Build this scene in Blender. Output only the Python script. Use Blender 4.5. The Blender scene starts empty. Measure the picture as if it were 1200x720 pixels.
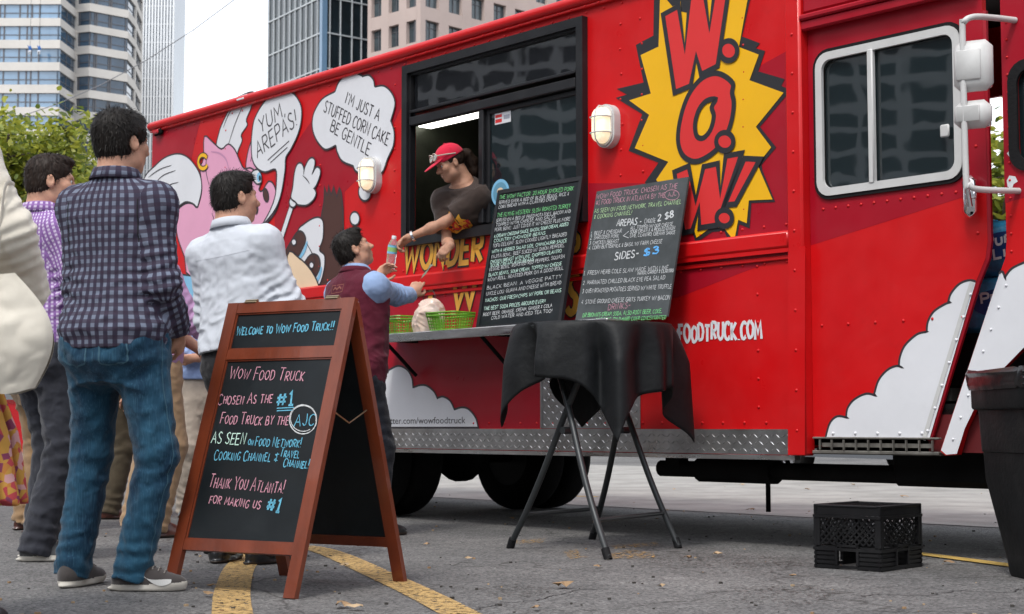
import bpy, bmesh, math, random
import numpy as np
from mathutils import Vector, Matrix
from mathutils.geometry import tessellate_polygon
from mathutils.bvhtree import BVHTree

random.seed(7); np.random.seed(7)
S = bpy.context.scene
COL = S.collection
R = math.radians

# ---------------------------------------------------------------- camera
FP, HZ, CX, CY, CH = 1850.0, 500.0, 600.0, 360.0, 0.62
PITCH = math.atan((HZ - CY) / FP)
cd = bpy.data.cameras.new('camera'); cam = bpy.data.objects.new('camera', cd); COL.objects.link(cam)
cam.location = (0, 0, CH); cam.rotation_euler = (math.pi / 2 + PITCH, 0, 0)
cd.sensor_width = 36; cd.lens = FP / 1200 * 36; cd.clip_start = 0.1; cd.clip_end = 5000
cd.dof.use_dof = True; cd.dof.focus_distance = 7.5; cd.dof.aperture_fstop = 8
S.camera = cam

# ---------------------------------------------------------------- sky, sun, exposure
SUN_EL, SUN_AZ = R(58), R(205)          # azimuth measured clockwise from +Y; light comes from behind the camera, a little left
w = bpy.data.worlds.new('World'); S.world = w; w.use_nodes = True
nt = w.node_tree; nt.nodes.clear()
sky = nt.nodes.new('ShaderNodeTexSky'); sky.sky_type = 'NISHITA'; sky.sun_disc = False
sky.sun_elevation = SUN_EL; sky.sun_rotation = SUN_AZ; sky.dust_density = 1; sky.air_density = 1; sky.ozone_density = 1
hs = nt.nodes.new('ShaderNodeHueSaturation'); hs.inputs['Saturation'].default_value = 0.22; hs.inputs['Value'].default_value = 1.75
bg = nt.nodes.new('ShaderNodeBackground'); bg.inputs['Strength'].default_value = 0.15
out = nt.nodes.new('ShaderNodeOutputWorld')
nt.links.new(sky.outputs[0], hs.inputs['Color']); nt.links.new(hs.outputs[0], bg.inputs[0]); nt.links.new(bg.outputs[0], out.inputs[0])
sl = bpy.data.lights.new('sun', 'SUN'); so = bpy.data.objects.new('sun', sl); COL.objects.link(so)
sl.energy = 1.5; sl.angle = R(12); sl.color = (1.0, 0.96, 0.9)
sd = Vector((math.sin(SUN_AZ) * math.cos(SUN_EL), math.cos(SUN_AZ) * math.cos(SUN_EL), math.sin(SUN_EL)))
so.rotation_euler = sd.to_track_quat('Z', 'Y').to_euler(); so.location = (0, -10, 30)
S.view_settings.view_transform = 'Standard'; S.view_settings.look = 'None'
S.view_settings.exposure = 0.42; S.view_settings.gamma = 1; S.view_settings.use_curve_mapping = False
S.cycles.use_denoising = True
S.cycles.max_bounces = 8; S.cycles.transparent_max_bounces = 16

# ---------------------------------------------------------------- where a photograph point lies on a real plane
def ray(x, y):
    v = (CY - y) / FP
    return Vector(((x - CX) / FP, math.cos(PITCH) - math.sin(PITCH) * v, math.sin(PITCH) + math.cos(PITCH) * v))
def ground(x, y, z=0.0):
    r = ray(x, y); t = (z - CH) / r.z; return Vector((r.x * t, r.y * t, z))
def depth(x, y, Y):
    r = ray(x, y); t = Y / r.y; return Vector((r.x * t, Y, CH + r.z * t))
TH = math.atan((CX + 1020) / math.hypot(FP, HZ - CY))
TS, TC = math.sin(TH), math.cos(TH)
TO = depth(463, 500, FP / 177.0); TO.z = 0
TROT = math.atan2(-TC, TS)
def T(x, y, off=0.0):                 # (along, up) on the truck's side plane, off metres inwards
    r = ray(x, y)
    k = (off + TO.x * TC + TO.y * TS) / (r.x * TC + r.y * TS)
    X, Y, Z = r.x * k, r.y * k, CH + r.z * k
    return ((X - TO.x) * TS - (Y - TO.y) * TC, Z)
def TW(u, off, z):                    # truck coordinates to world
    return Vector((TO.x + TS * u + TC * off, TO.y - TC * u + TS * off, z))
def TP(x, y, off):
    u, z = T(x, y, off); return TW(u, off, z)

# ---------------------------------------------------------------- materials
def nodes_of(m): return m.node_tree.nodes, m.node_tree.links
def mat(name, col, rough=0.6, metal=0.0, spec=0.5, var=0.0, vscale=8.0, bump=0.0, bscale=60.0, coat=0.0, emit=None, estr=0.0, sss=0.0, stretch=(1, 1, 1), rvar=0.0, dirt=0.0, dcol=(.08, .07, .06), sheen=0.0):
    m = bpy.data.materials.new(name); m.use_nodes = True
    N, L = nodes_of(m); b = N['Principled BSDF']
    b.inputs['Base Color'].default_value = (*col, 1); b.inputs['Roughness'].default_value = rough
    b.inputs['Metallic'].default_value = metal; b.inputs['Specular IOR Level'].default_value = spec
    b.inputs['Coat Weight'].default_value = coat; b.inputs['Sheen Weight'].default_value = sheen
    if sss: b.inputs['Subsurface Weight'].default_value = sss; b.inputs['Subsurface Radius'].default_value = (.012, .005, .003); b.inputs['Subsurface Scale'].default_value = 1
    if emit: b.inputs['Emission Color'].default_value = (*emit, 1); b.inputs['Emission Strength'].default_value = estr
    if var or bump or rvar or dirt:
        tc = N.new('ShaderNodeTexCoord'); mp = N.new('ShaderNodeMapping'); mp.inputs['Scale'].default_value = stretch
        L.new(tc.outputs['Object'], mp.inputs[0])
    colsock = None
    if var:
        n = N.new('ShaderNodeTexNoise'); n.inputs['Scale'].default_value = vscale; n.inputs['Detail'].default_value = 6; n.inputs['Roughness'].default_value = .65
        L.new(mp.outputs[0], n.inputs['Vector'])
        mx = N.new('ShaderNodeMix'); mx.data_type = 'RGBA'
        mx.inputs['A'].default_value = (*[max(0, c * (1 - var)) for c in col], 1); mx.inputs['B'].default_value = (*[min(1, c * (1 + var)) for c in col], 1)
        mr = N.new('ShaderNodeMapRange'); mr.inputs['From Min'].default_value = .3; mr.inputs['From Max'].default_value = .7
        L.new(n.outputs['Fac'], mr.inputs[0]); L.new(mr.outputs[0], mx.inputs['Factor']); colsock = mx.outputs['Result']
    if dirt:
        n3 = N.new('ShaderNodeTexNoise'); n3.inputs['Scale'].default_value = 3.1; n3.inputs['Detail'].default_value = 10; n3.inputs['Roughness'].default_value = .75
        L.new(mp.outputs[0], n3.inputs['Vector'])
        mr3 = N.new('ShaderNodeMapRange'); mr3.inputs['From Min'].default_value = .55; mr3.inputs['From Max'].default_value = .8; mr3.inputs['To Max'].default_value = dirt
        L.new(n3.outputs['Fac'], mr3.inputs[0])
        mx3 = N.new('ShaderNodeMix'); mx3.data_type = 'RGBA'; mx3.inputs['A'].default_value = (*col, 1); mx3.inputs['B'].default_value = (*dcol, 1)
        if colsock: L.new(colsock, mx3.inputs['A'])
        L.new(mr3.outputs[0], mx3.inputs['Factor']); colsock = mx3.outputs['Result']
    if colsock: L.new(colsock, b.inputs['Base Color'])
    if rvar:
        n4 = N.new('ShaderNodeTexNoise'); n4.inputs['Scale'].default_value = 5; n4.inputs['Detail'].default_value = 8
        L.new(mp.outputs[0], n4.inputs['Vector'])
        mr4 = N.new('ShaderNodeMapRange'); mr4.inputs['From Min'].default_value = .3; mr4.inputs['From Max'].default_value = .7
        mr4.inputs['To Min'].default_value = max(.02, rough - rvar); mr4.inputs['To Max'].default_value = min(1, rough + rvar)
        L.new(n4.outputs['Fac'], mr4.inputs[0]); L.new(mr4.outputs[0], b.inputs['Roughness'])
    if bump:
        n2 = N.new('ShaderNodeTexNoise'); n2.inputs['Scale'].default_value = bscale; n2.inputs['Detail'].default_value = 4
        L.new(mp.outputs[0], n2.inputs['Vector'])
        bp = N.new('ShaderNodeBump'); bp.inputs['Strength'].default_value = bump; bp.inputs['Distance'].default_value = .01
        L.new(n2.outputs['Fac'], bp.inputs['Height']); L.new(bp.outputs[0], b.inputs['Normal'])
    return m

def glass(name, tint=(.02, .03, .035), alpha=.6, rough=.02, ior=2.1, wave=.05):
    # a thin pane: dark tinted film that is partly see-through, with clear sky reflections
    m = bpy.data.materials.new(name); m.use_nodes = True; N, L = nodes_of(m); N.clear()
    o = N.new('ShaderNodeOutputMaterial'); tr = N.new('ShaderNodeBsdfTransparent'); tr.inputs[0].default_value = (.75, .8, .8, 1)
    di = N.new('ShaderNodeBsdfDiffuse'); di.inputs[0].default_value = (*tint, 1)
    gl = N.new('ShaderNodeBsdfGlossy'); gl.inputs['Roughness'].default_value = rough
    mx = N.new('ShaderNodeMixShader'); mx.inputs[0].default_value = alpha
    fr = N.new('ShaderNodeFresnel'); fr.inputs[0].default_value = ior
    tc = N.new('ShaderNodeTexCoord'); nz = N.new('ShaderNodeTexNoise'); nz.inputs['Scale'].default_value = 2.6; nz.inputs['Detail'].default_value = 2; L.new(tc.outputs['Object'], nz.inputs['Vector'])
    bp = N.new('ShaderNodeBump'); bp.inputs['Strength'].default_value = wave; bp.inputs['Distance'].default_value = .02; L.new(nz.outputs['Fac'], bp.inputs['Height']); L.new(bp.outputs[0], gl.inputs['Normal'])
    mx2 = N.new('ShaderNodeMixShader')
    L.new(tr.outputs[0], mx.inputs[1]); L.new(di.outputs[0], mx.inputs[2]); L.new(fr.outputs[0], mx2.inputs[0])
    L.new(mx.outputs[0], mx2.inputs[1]); L.new(gl.outputs[0], mx2.inputs[2]); L.new(mx2.outputs[0], o.inputs[0])
    return m

# ---------------------------------------------------------------- mesh builder
def crom(P, n=6, closed=False):
    P = [Vector(p) for p in P]; out = []; N = len(P)
    rng = range(N if closed else N - 1)
    for i in rng:
        p0 = P[(i - 1) % N] if closed or i > 0 else P[0]; p1 = P[i]; p2 = P[(i + 1) % N]
        p3 = P[(i + 2) % N] if closed or i + 2 < N else P[-1]
        for k in range(n):
            t = k / n
            out.append(.5 * ((2 * p1) + (p2 - p0) * t + (2 * p0 - 5 * p1 + 4 * p2 - p3) * t * t + (3 * p1 - p0 - 3 * p2 + p3) * t ** 3))
    if not closed: out.append(P[-1])
    return out

class MB:
    def __init__(s): s.v = []; s.f = []; s.m = []
    def add(s, vs, fs, m=0):
        o = len(s.v); s.v += [tuple(v) for v in vs]; s.f += [tuple(i + o for i in f) for f in fs]; s.m += [m] * len(fs); return s
    def box(s, c, d, m=0, bev=0.0, rot=None):
        hx, hy, hz = d[0] / 2, d[1] / 2, d[2] / 2; b = min(bev, hx * .99, hy * .99, hz * .99)
        vs = []; fs = []
        if b <= 0:
            vs = [(x * hx, y * hy, z * hz) for x in (-1, 1) for y in (-1, 1) for z in (-1, 1)]
            fs = [(0, 1, 3, 2), (4, 6, 7, 5), (0, 4, 5, 1), (2, 3, 7, 6), (0, 2, 6, 4), (1, 5, 7, 3)]
        else:
            ix = {}
            for x in (-1, 1):
                for y in (-1, 1):
                    for z in (-1, 1):
                        for a in range(3):
                            p = [x * (hx - b), y * (hy - b), z * (hz - b)]; p[a] = (x, y, z)[a] * (hx, hy, hz)[a]
                            ix[(x, y, z, a)] = len(vs); vs.append(tuple(p))
            for a in range(3):
                o1, o2 = [i for i in range(3) if i != a]
                for sg in (-1, 1):
                    q = []
                    for (p, r) in ((-1, -1), (1, -1), (1, 1), (-1, 1)):
                        k = [0, 0, 0]; k[a] = sg; k[o1] = p; k[o2] = r; q.append(ix[(*k, a)])
                    fs.append(tuple(q))
                for p in (-1, 1):
                    for r in (-1, 1):
                        k0 = [0, 0, 0]; k0[a] = -1; k0[o1] = p; k0[o2] = r; k1 = list(k0); k1[a] = 1
                        fs.append((ix[(*k0, o1)], ix[(*k1, o1)], ix[(*k1, o2)], ix[(*k0, o2)]))
            for x in (-1, 1):
                for y in (-1, 1):
                    for z in (-1, 1): fs.append(tuple(ix[(x, y, z, a)] for a in range(3)))
            out = []
            for f in fs:
                P = [Vector(vs[i]) for i in f]; n = (P[1] - P[0]).cross(P[2] - P[0]); cc = sum(P, Vector()) / len(P)
                out.append(f if n.dot(cc) > 0 else f[::-1])
            fs = out
        if rot is not None: vs = [rot @ Vector(v) for v in vs]
        return s.add([(v[0] + c[0], v[1] + c[1], v[2] + c[2]) for v in vs], fs, m)
    def tube(s, pts, r, seg=8, m=0, closed=False, caps=True, sq=1.0):
        P = [Vector(p) for p in pts]; n = len(P); rr = r if isinstance(r, (list, tuple)) else [r] * n
        tang = []
        for i in range(n):
            a = P[(i - 1) % n] if closed or i > 0 else P[i]; b = P[(i + 1) % n] if closed or i < n - 1 else P[i]
            t = (b - a); tang.append(t.normalized() if t.length > 1e-9 else Vector((0, 0, 1)))
        up = Vector((0, 0, 1)) if abs(tang[0].z) < .9 else Vector((1, 0, 0))
        nrm = (up - tang[0] * up.dot(tang[0])).normalized(); vs = []; fs = []
        for i in range(n):
            nrm = (nrm - tang[i] * nrm.dot(tang[i])).normalized(); bi = tang[i].cross(nrm)
            for k in range(seg):
                a = 2 * math.pi * (k + .5) / seg
                vs.append(P[i] + (nrm * math.cos(a) * sq + bi * math.sin(a)) * rr[i])
        for i in range(n if closed else n - 1):
            for k in range(seg):
                a, b = i * seg + k, i * seg + (k + 1) % seg; c, d = ((i + 1) % n) * seg + (k + 1) % seg, ((i + 1) % n) * seg + k
                fs.append((a, b, c, d))
        if caps and not closed: fs.append(tuple(range(seg))[::-1]); fs.append(tuple((n - 1) * seg + k for k in range(seg)))
        return s.add(vs, fs, m)
    def lathe(s, prof, seg=24, m=0, c=(0, 0, 0), axis='z', caps=True):
        vs = []; fs = []
        for (r, z) in prof:
            for k in range(seg):
                a = 2 * math.pi * k / seg; p = (r * math.cos(a), r * math.sin(a), z)
                if axis == 'y': p = (p[0], p[2], p[1])
                if axis == 'x': p = (p[2], p[0], p[1])
                vs.append((p[0] + c[0], p[1] + c[1], p[2] + c[2]))
        for i in range(len(prof) - 1):
            for k in range(seg):
                fs.append((i * seg + k, i * seg + (k + 1) % seg, (i + 1) * seg + (k + 1) % seg, (i + 1) * seg + k))
        if caps: fs.append(tuple(range(seg))[::-1]); fs.append(tuple((len(prof) - 1) * seg + k for k in range(seg)))
        return s.add(vs, fs, m)
    def flat(s, loops, mapf, off=0.0, m=0):
        loops = [[Vector((p[0], p[1], 0)) for p in lp] for lp in loops]
        tris = tessellate_polygon(loops); pts = [p for lp in loops for p in lp]
        vs = [mapf(p.x, p.y, off) for p in pts]; fs = []
        for t in tris:
            a, b, c = (pts[i] for i in t)
            ar = (b.x - a.x) * (c.y - a.y) - (c.x - a.x) * (b.y - a.y)
            if abs(ar) < 1e-12: continue
            fs.append(tuple(t) if ar > 0 else tuple(t)[::-1])
        return s.add(vs, fs, m)
    def prism(s, loops, mapf, o0, o1, m=0):       # o1 = front (towards +off), o0 = back
        s.flat(loops, mapf, o1, m)
        k = len(s.f); s.flat(loops, mapf, o0, m)
        for i in range(k, len(s.f)): s.f[i] = s.f[i][::-1]
        for lp in loops:
            n = len(lp); vs = [mapf(p[0], p[1], o) for p in lp for o in (o0, o1)]
            s.add(vs, [(2 * i, 2 * ((i + 1) % n), 2 * ((i + 1) % n) + 1, 2 * i + 1) for i in range(n)], m)
        return s
    def ribbon(s, pts, width, mapf, off=0.0, m=0, closed=False, taper=False, ch=False):
        P = [Vector((p[0], p[1])) for p in pts]; n = len(P)
        if n < 2: return s
        vs = []
        for i in range(n):
            a = P[(i - 1) % n] if closed or i > 0 else P[i]; b = P[(i + 1) % n] if closed or i < n - 1 else P[i]
            t1 = (P[i] - a); t2 = (b - P[i])
            t1 = t1.normalized() if t1.length > 1e-9 else None; t2 = t2.normalized() if t2.length > 1e-9 else None
            t = (t1 + t2) if t1 and t2 else (t1 or t2 or Vector((1, 0)))
            t = t.normalized() if t.length > 1e-6 else (t1 or Vector((1, 0)))
            nn = Vector((-t.y, t.x)); k = 1.0
            if t1 and t2: k = 1 / max(.5, abs(nn.dot(Vector((-t1.y, t1.x)))))
            wd = width / 2 * k
            if taper and not closed: wd *= max(.25, math.sin(math.pi * min(1, max(0, (i + .6) / (n + .2)))) ** .6)
            if ch: wd *= random.uniform(.75, 1.25)
            for sg in (1, -1): q = P[i] + nn * wd * sg; vs.append(mapf(q.x, q.y, off))
        fs = []
        for i in range(n if closed else n - 1):
            j = (i + 1) % n; fs.append((2 * i + 1, 2 * j + 1, 2 * j, 2 * i))
        return s.add(vs, fs, m)
    def build(s, name, mats, parent=None, smooth=None, loc=None, rz=None):
        me = bpy.data.meshes.new(name); me.from_pydata(s.v, [], s.f)
        for m in (mats if isinstance(mats, (list, tuple)) else [mats]): me.materials.append(m)
        me.polygons.foreach_set('material_index', s.m)
        if smooth is not None:
            me.polygons.foreach_set('use_smooth', [True] * len(me.polygons)); me.set_sharp_from_angle(angle=R(smooth))
        me.update(); return link(name, me, parent, loc, rz)
def link(name, me, parent=None, loc=None, rz=None):
    o = bpy.data.objects.new(name, me); COL.objects.link(o)
    if parent is not None: o.parent = parent
    if loc is not None: o.location = loc
    if rz is not None: o.rotation_euler = (0, 0, rz)
    return o
def tag(o, label=None, cat=None, group=None, kind=None):
    for k, v in (('label', label), ('category', cat), ('group', group), ('kind', kind)):
        if v: o[k] = v
    return o
def empty(name, loc=(0, 0, 0), rz=0.0, label=None, cat=None, group=None):
    o = bpy.data.objects.new(name, None); COL.objects.link(o); o.location = loc; o.rotation_euler = (0, 0, rz); o.empty_display_size = .1
    return tag(o, label, cat, group)
def XYZ(x, y, o): return (x, y, o)

# ---------------------------------------------------------------- a hand lettering alphabet drawn as single strokes
_G = {
 'A': (.62, '0,0 .3,1 .6,0;.1,.36 .5,.36'), 'B': (.55, '.05,0 .05,1;~.05,1 .4,.95 .42,.6 .05,.53;~.05,.53 .5,.48 .52,.06 .05,0'),
 'C': (.55, '~.52,.85 .35,1 .1,.85 .02,.45 .15,.05 .38,0 .54,.15'), 'D': (.58, '.05,0 .05,1;~.05,1 .45,.88 .56,.45 .4,.08 .05,0'),
 'E': (.5, '.48,1 .05,1 .05,0 .5,0;.05,.52 .42,.52'), 'F': (.48, '.48,1 .05,1 .05,0;.05,.52 .4,.52'),
 'G': (.6, '~.54,.85 .35,1 .1,.85 .02,.42 .2,.02 .5,.08 .56,.42;.56,.42 .34,.42'), 'H': (.58, '.05,0 .05,1;.53,0 .53,1;.05,.5 .53,.5'),
 'I': (.16, '.08,0 .08,1'), 'J': (.42, '~.36,1 .36,.2 .2,0 .03,.18'), 'K': (.55, '.05,0 .05,1;.5,1 .07,.45 .53,0'), 'L': (.48, '.05,1 .05,0 .48,0'),
 'M': (.72, '.03,0 .1,1 .36,.35 .62,1 .7,0'), 'N': (.58, '.04,0 .05,1 .52,0 .54,1'), 'O': (.62, '~.3,1 .06,.8 .03,.35 .28,0 .55,.22 .58,.7 .3,1'),
 'P': (.52, '.05,0 .05,1;~.05,1 .45,.95 .48,.55 .06,.46'), 'Q': (.64, '~.3,1 .06,.8 .03,.35 .28,0 .55,.22 .58,.7 .3,1;.36,.25 .62,-.08'),
 'R': (.55, '.05,0 .05,1;~.05,1 .45,.95 .48,.58 .06,.48;.2,.48 .53,0'), 'S': (.5, '~.46,.88 .25,1 .06,.8 .2,.54 .44,.36 .42,.08 .2,0 .02,.14'),
 'T': (.55, '0,1 .55,1;.28,1 .27,0'), 'U': (.58, '~.05,1 .05,.25 .28,0 .52,.22 .53,1'), 'V': (.58, '.02,1 .28,0 .56,1'),
 'W': (.82, '.02,1 .2,0 .41,.72 .6,0 .8,1'), 'X': (.55, '.03,0 .52,1;.03,1 .53,0'), 'Y': (.55, '.02,1 .28,.48 .54,1;.28,.48 .27,0'), 'Z': (.52, '.03,1 .5,1 .03,0 .52,0'),
 '0': (.5, '~.25,1 .04,.6 .1,.1 .3,0 .47,.4 .4,.88 .25,1'), '1': (.3, '.03,.8 .16,1 .16,0;.02,0 .3,0'), '2': (.5, '~.05,.78 .22,1 .44,.8 .3,.4 .04,0;.04,0 .5,0'),
 '3': (.48, '~.06,.9 .3,1 .42,.76 .2,.54;~.2,.54 .48,.4 .36,.02 .04,.1'), '4': (.52, '.38,0 .38,1 .03,.35 .5,.35'), '5': (.5, '.45,1 .1,1 .07,.56;~.07,.56 .4,.58 .46,.18 .2,0 .03,.12'),
 '6': (.5, '~.42,.95 .12,.6 .05,.2 .25,0 .46,.2 .32,.46 .08,.3'), '7': (.48, '.03,1 .46,1 .15,0'), '8': (.5, '~.25,.54 .06,.75 .25,1 .44,.76 .25,.54 .03,.26 .25,0 .48,.24 .25,.54'), '9': (.48, '~.42,.7 .2,.5 .06,.75 .25,1 .43,.75 .36,0'),
 '!': (.16, '.1,1 .07,.3;.06,.06 .06,0'), '.': (.14, '.06,.07 .07,0'), ',': (.16, '.1,.08 .04,-.14'), ':': (.16, '.08,.62 .08,.55;.08,.1 .08,.03'), '-': (.4, '.05,.45 .36,.45'),
 '#': (.62, '.2,.95 .12,.05;.48,.95 .4,.05;.02,.66 .6,.66;0,.32 .58,.32'), '&': (.5, '.25,1 .25,0;~.46,.85 .1,.8 .3,.52 .08,.2 .45,.16'), "'": (.12, '.07,1 .05,.82'), '/': (.4, '.03,-.05 .38,1.05'),
 '$': (.5, '~.46,.84 .25,.95 .06,.76 .2,.54 .44,.36 .42,.1 .2,.03 .02,.16;.25,1.1 .25,-.1'), '*': (.3, '.15,.6 .15,.3;.03,.52 .27,.38;.03,.38 .27,.52'), '<': (.4, '.36,.9 .05,.5 .36,.05'), '(': (.25, '~.2,1.1 .04,.5 .2,-.1'), ')': (.25, '~.04,1.1 .2,.5 .04,-.1'), '"': (.22, '.05,1 .05,.8;.16,1 .16,.8'), '?': (.45, '~.05,.8 .25,1 .42,.76 .22,.45 .22,.25;.22,.05 .22,0'),
}
GL = {}
for _k, (_w, _s) in _G.items():
    st = []
    for part in _s.split(';'):
        c = part[0] == '~'; pts = [tuple(float(a) for a in q.split(',')) for q in part.lstrip('~').split()]
        st.append([(p.x, p.y) for p in crom([(a, b, 0) for a, b in pts], 4)] if c else pts)
    GL[_k] = (_w, st)
def letter(text, jit=.03, caps=.78, gap=.14, space=.36):
    """strokes of a text in units of its capital height, and its width; lower case is set as small capitals"""
    x = 0; out = []
    for ch in text:
        if ch == ' ': x += space; continue
        small = ch.islower(); k = caps if small else 1.0; wd, st = GL.get(ch.upper(), GL['-'])
        dy = random.uniform(-jit, jit); k *= 1 + random.uniform(-jit, jit); sh = random.uniform(-jit, jit)
        for pl in st:
            out.append([(x + (a + b * sh) * k + random.uniform(-jit, jit) * .25, b * k + dy + random.uniform(-jit, jit) * .25) for a, b in pl])
        x += wd * k + gap
    return out, max(x - gap, .1)
def write(mb, text, p0, p1, h, lw, mapf, off, m=0, jit=.03, ch=False, taper=False, slant=0.0, caps=.78):
    """write text along the line p0 to p1 (2-D), capital height h, stretched to fill it"""
    st, wd = letter(text, jit, caps); d = Vector(p1) - Vector(p0); L = d.length; d.normalize(); n = Vector((-d.y, d.x)); k = L / wd
    for pl in st:
        pts = [(Vector(p0) + d * (a * k + b * h * slant) + n * b * h) for a, b in pl]
        # points closer together read as a hand-drawn line
        mb.ribbon(pts, lw, mapf, off, m, taper=taper, ch=ch)
def text_mesh(mb, text, p0, p1, h, mapf, off, m=0, shear=0.0):
    """plain printed type: the built-in sans face, as faces"""
    cu = bpy.data.curves.new('type', 'FONT'); cu.body = text; cu.size = 1; cu.shear = shear; cu.resolution_u = 3
    o = bpy.data.objects.new('type', cu); COL.objects.link(o); bpy.context.view_layer.update()
    me = bpy.data.meshes.new_from_object(o.evaluated_get(bpy.context.evaluated_depsgraph_get()))
    xs = [v.co.x for v in me.vertices]; x0, x1 = min(xs), max(xs); d = Vector(p1) - Vector(p0); L = d.length; d.normalize(); n = Vector((-d.y, d.x))
    vs = []
    for v in me.vertices:
        q = Vector(p0) + d * ((v.co.x - x0) / (x1 - x0) * L) + n * (v.co.y / .7 * h); vs.append(mapf(q.x, q.y, off))
    mb.add(vs, [tuple(p.vertices) for p in me.polygons], m)
    bpy.data.objects.remove(o); bpy.data.curves.remove(cu); bpy.data.meshes.remove(me)
# ================================================================ THE SETTING: GROUND
def ground_mat():
    m = bpy.data.materials.new('asphalt'); m.use_nodes = True; N, L = nodes_of(m); b = N['Principled BSDF']
    tc = N.new('ShaderNodeTexCoord')
    def noise(sc, det=4, ro=.6):
        n = N.new('ShaderNodeTexNoise'); n.inputs['Scale'].default_value = sc; n.inputs['Detail'].default_value = det; n.inputs['Roughness'].default_value = ro
        L.new(tc.outputs['Object'], n.inputs['Vector']); return n.outputs['Fac']
    def ramp(s, a, b_, c0, c1):
        r = N.new('ShaderNodeValToRGB'); r.color_ramp.elements[0].position = a; r.color_ramp.elements[1].position = b_
        r.color_ramp.elements[0].color = (*c0, 1); r.color_ramp.elements[1].color = (*c1, 1); L.new(s, r.inputs[0]); return r.outputs[0]
    def mul(a, b_, f=1.0, bt='MULTIPLY'):
        x = N.new('ShaderNodeMix'); x.data_type = 'RGBA'; x.blend_type = bt; x.inputs['Factor'].default_value = f
        L.new(a, x.inputs['A']); L.new(b_, x.inputs['B']); return x.outputs['Result']
    v = N.new('ShaderNodeTexVoronoi'); v.inputs['Scale'].default_value = 95; L.new(tc.outputs['Object'], v.inputs['Vector'])
    stones = ramp(v.outputs['Color'], .1, .95, (.068, .067, .067), (.275, .27, .265))
    big = ramp(noise(.45, 9, .66), .34, .66, (.55, .55, .56), (1.18, 1.16, 1.14))
    mid = ramp(noise(5, 8, .7), .3, .72, (.72, .72, .72), (1.1, 1.1, 1.1))
    spot = ramp(noise(1.7, 10, .8), .63, .72, (1, 1, 1), (.55, .52, .5))
    c = mul(mul(mul(stones, big), mid), spot)
    # hairline cracks
    v2 = N.new('ShaderNodeTexVoronoi'); v2.feature = 'DISTANCE_TO_EDGE'; v2.inputs['Scale'].default_value = .55
    wn = N.new('ShaderNodeTexNoise'); wn.inputs['Scale'].default_value = 2.2; wn.inputs['Detail'].default_value = 6; L.new(tc.outputs['Object'], wn.inputs['Vector'])
    ad = N.new('ShaderNodeMix'); ad.data_type = 'RGBA'; ad.blend_type = 'ADD'; ad.inputs['Factor'].default_value = .7
    L.new(tc.outputs['Object'], ad.inputs['A']); L.new(wn.outputs['Color'], ad.inputs['B']); L.new(ad.outputs['Result'], v2.inputs['Vector'])
    c = mul(c, ramp(v2.outputs['Distance'], .002, .007, (.45, .44, .43), (1, 1, 1)))
    # the lane beyond the truck is a separate, paler strip
    sx = N.new('ShaderNodeSeparateXYZ'); L.new(tc.outputs['Object'], sx.inputs[0])
    L.new(c, b.inputs['Base Color']); b.inputs['Roughness'].default_value = .88
    bp = N.new('ShaderNodeBump'); bp.inputs['Strength'].default_value = .9; bp.inputs['Distance'].default_value = .006
    L.new(v.outputs['Distance'], bp.inputs['Height']); L.new(bp.outputs[0], b.inputs['Normal'])
    return m
ASPH = ground_mat()
mb = MB(); mb.add([(-900, -300, 0), (900, -300, 0), (900, 1500, 0), (-900, 1500, 0)], [(0, 1, 2, 3)]); tag(mb.build('ground', ASPH), kind='structure')
PALE = mat('pale grey paving', (.31, .298, .28), .9, var=.3, vscale=1.6, bump=.6, bscale=90, dirt=.5, dcol=(.16, .15, .14))  # paler grey strip of ground beyond the truck
mb = MB(); e = [TW(-60, 2.35, .004), TW(90, 2.35, .004), TW(90, 11.5, .004), TW(-60, 11.5, .004)]
mb.add(e, [(0, 1, 2, 3)]); tag(mb.build('pavement', PALE), kind='structure')

def worn_paint(name, col, cut):
    m = mat(name, col, .8, var=.25, vscale=20, bump=.6, bscale=95); N, L = nodes_of(m)
    o = [n for n in N if n.type == 'OUTPUT_MATERIAL'][0]; b = N['Principled BSDF']; tr = N.new('ShaderNodeBsdfTransparent'); mx = N.new('ShaderNodeMixShader')
    tc = N.new('ShaderNodeTexCoord'); n = N.new('ShaderNodeTexNoise'); n.inputs['Scale'].default_value = 38; n.inputs['Detail'].default_value = 8; n.inputs['Roughness'].default_value = .75
    L.new(tc.outputs['Object'], n.inputs['Vector']); r = N.new('ShaderNodeMapRange'); r.inputs['From Min'].default_value = cut; r.inputs['From Max'].default_value = cut + .05
    L.new(n.outputs['Fac'], r.inputs[0]); L.new(r.outputs[0], mx.inputs[0]); L.new(tr.outputs[0], mx.inputs[1]); L.new(b.outputs[0], mx.inputs[2]); L.new(mx.outputs[0], o.inputs[0])
    return m
YEL = worn_paint('yellow road paint', (.46, .30, .115), .43); YOLD = worn_paint('faded yellow paint', (.42, .25, .08), .52)
mb = MB()
arc = crom([ground(*p) for p in ((278, 760), (272, 716), (273, 690), (284, 662), (312, 645), (348, 641), (385, 648), (440, 672), (500, 700), (585, 745))], 8)
mb.ribbon([(p.x, p.y) for p in arc], .135, XYZ, .004)
tag(mb.build('road_marking', YEL), kind='structure')
mb = MB()
for a, b, wd in (((1063, 648), (1215, 668), .1), ((585, 580), (700, 583), .1)):
    a, b = ground(*a), ground(*b); mb.ribbon([(a.x, a.y), ((a.x + b.x) / 2, (a.y + b.y) / 2), (b.x, b.y)], wd, XYZ, .006)
tag(mb.build('road_marking', worn_paint('thin yellow paint', (.55, .36, .09), .33)), kind='structure')
mb = MB()
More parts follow.
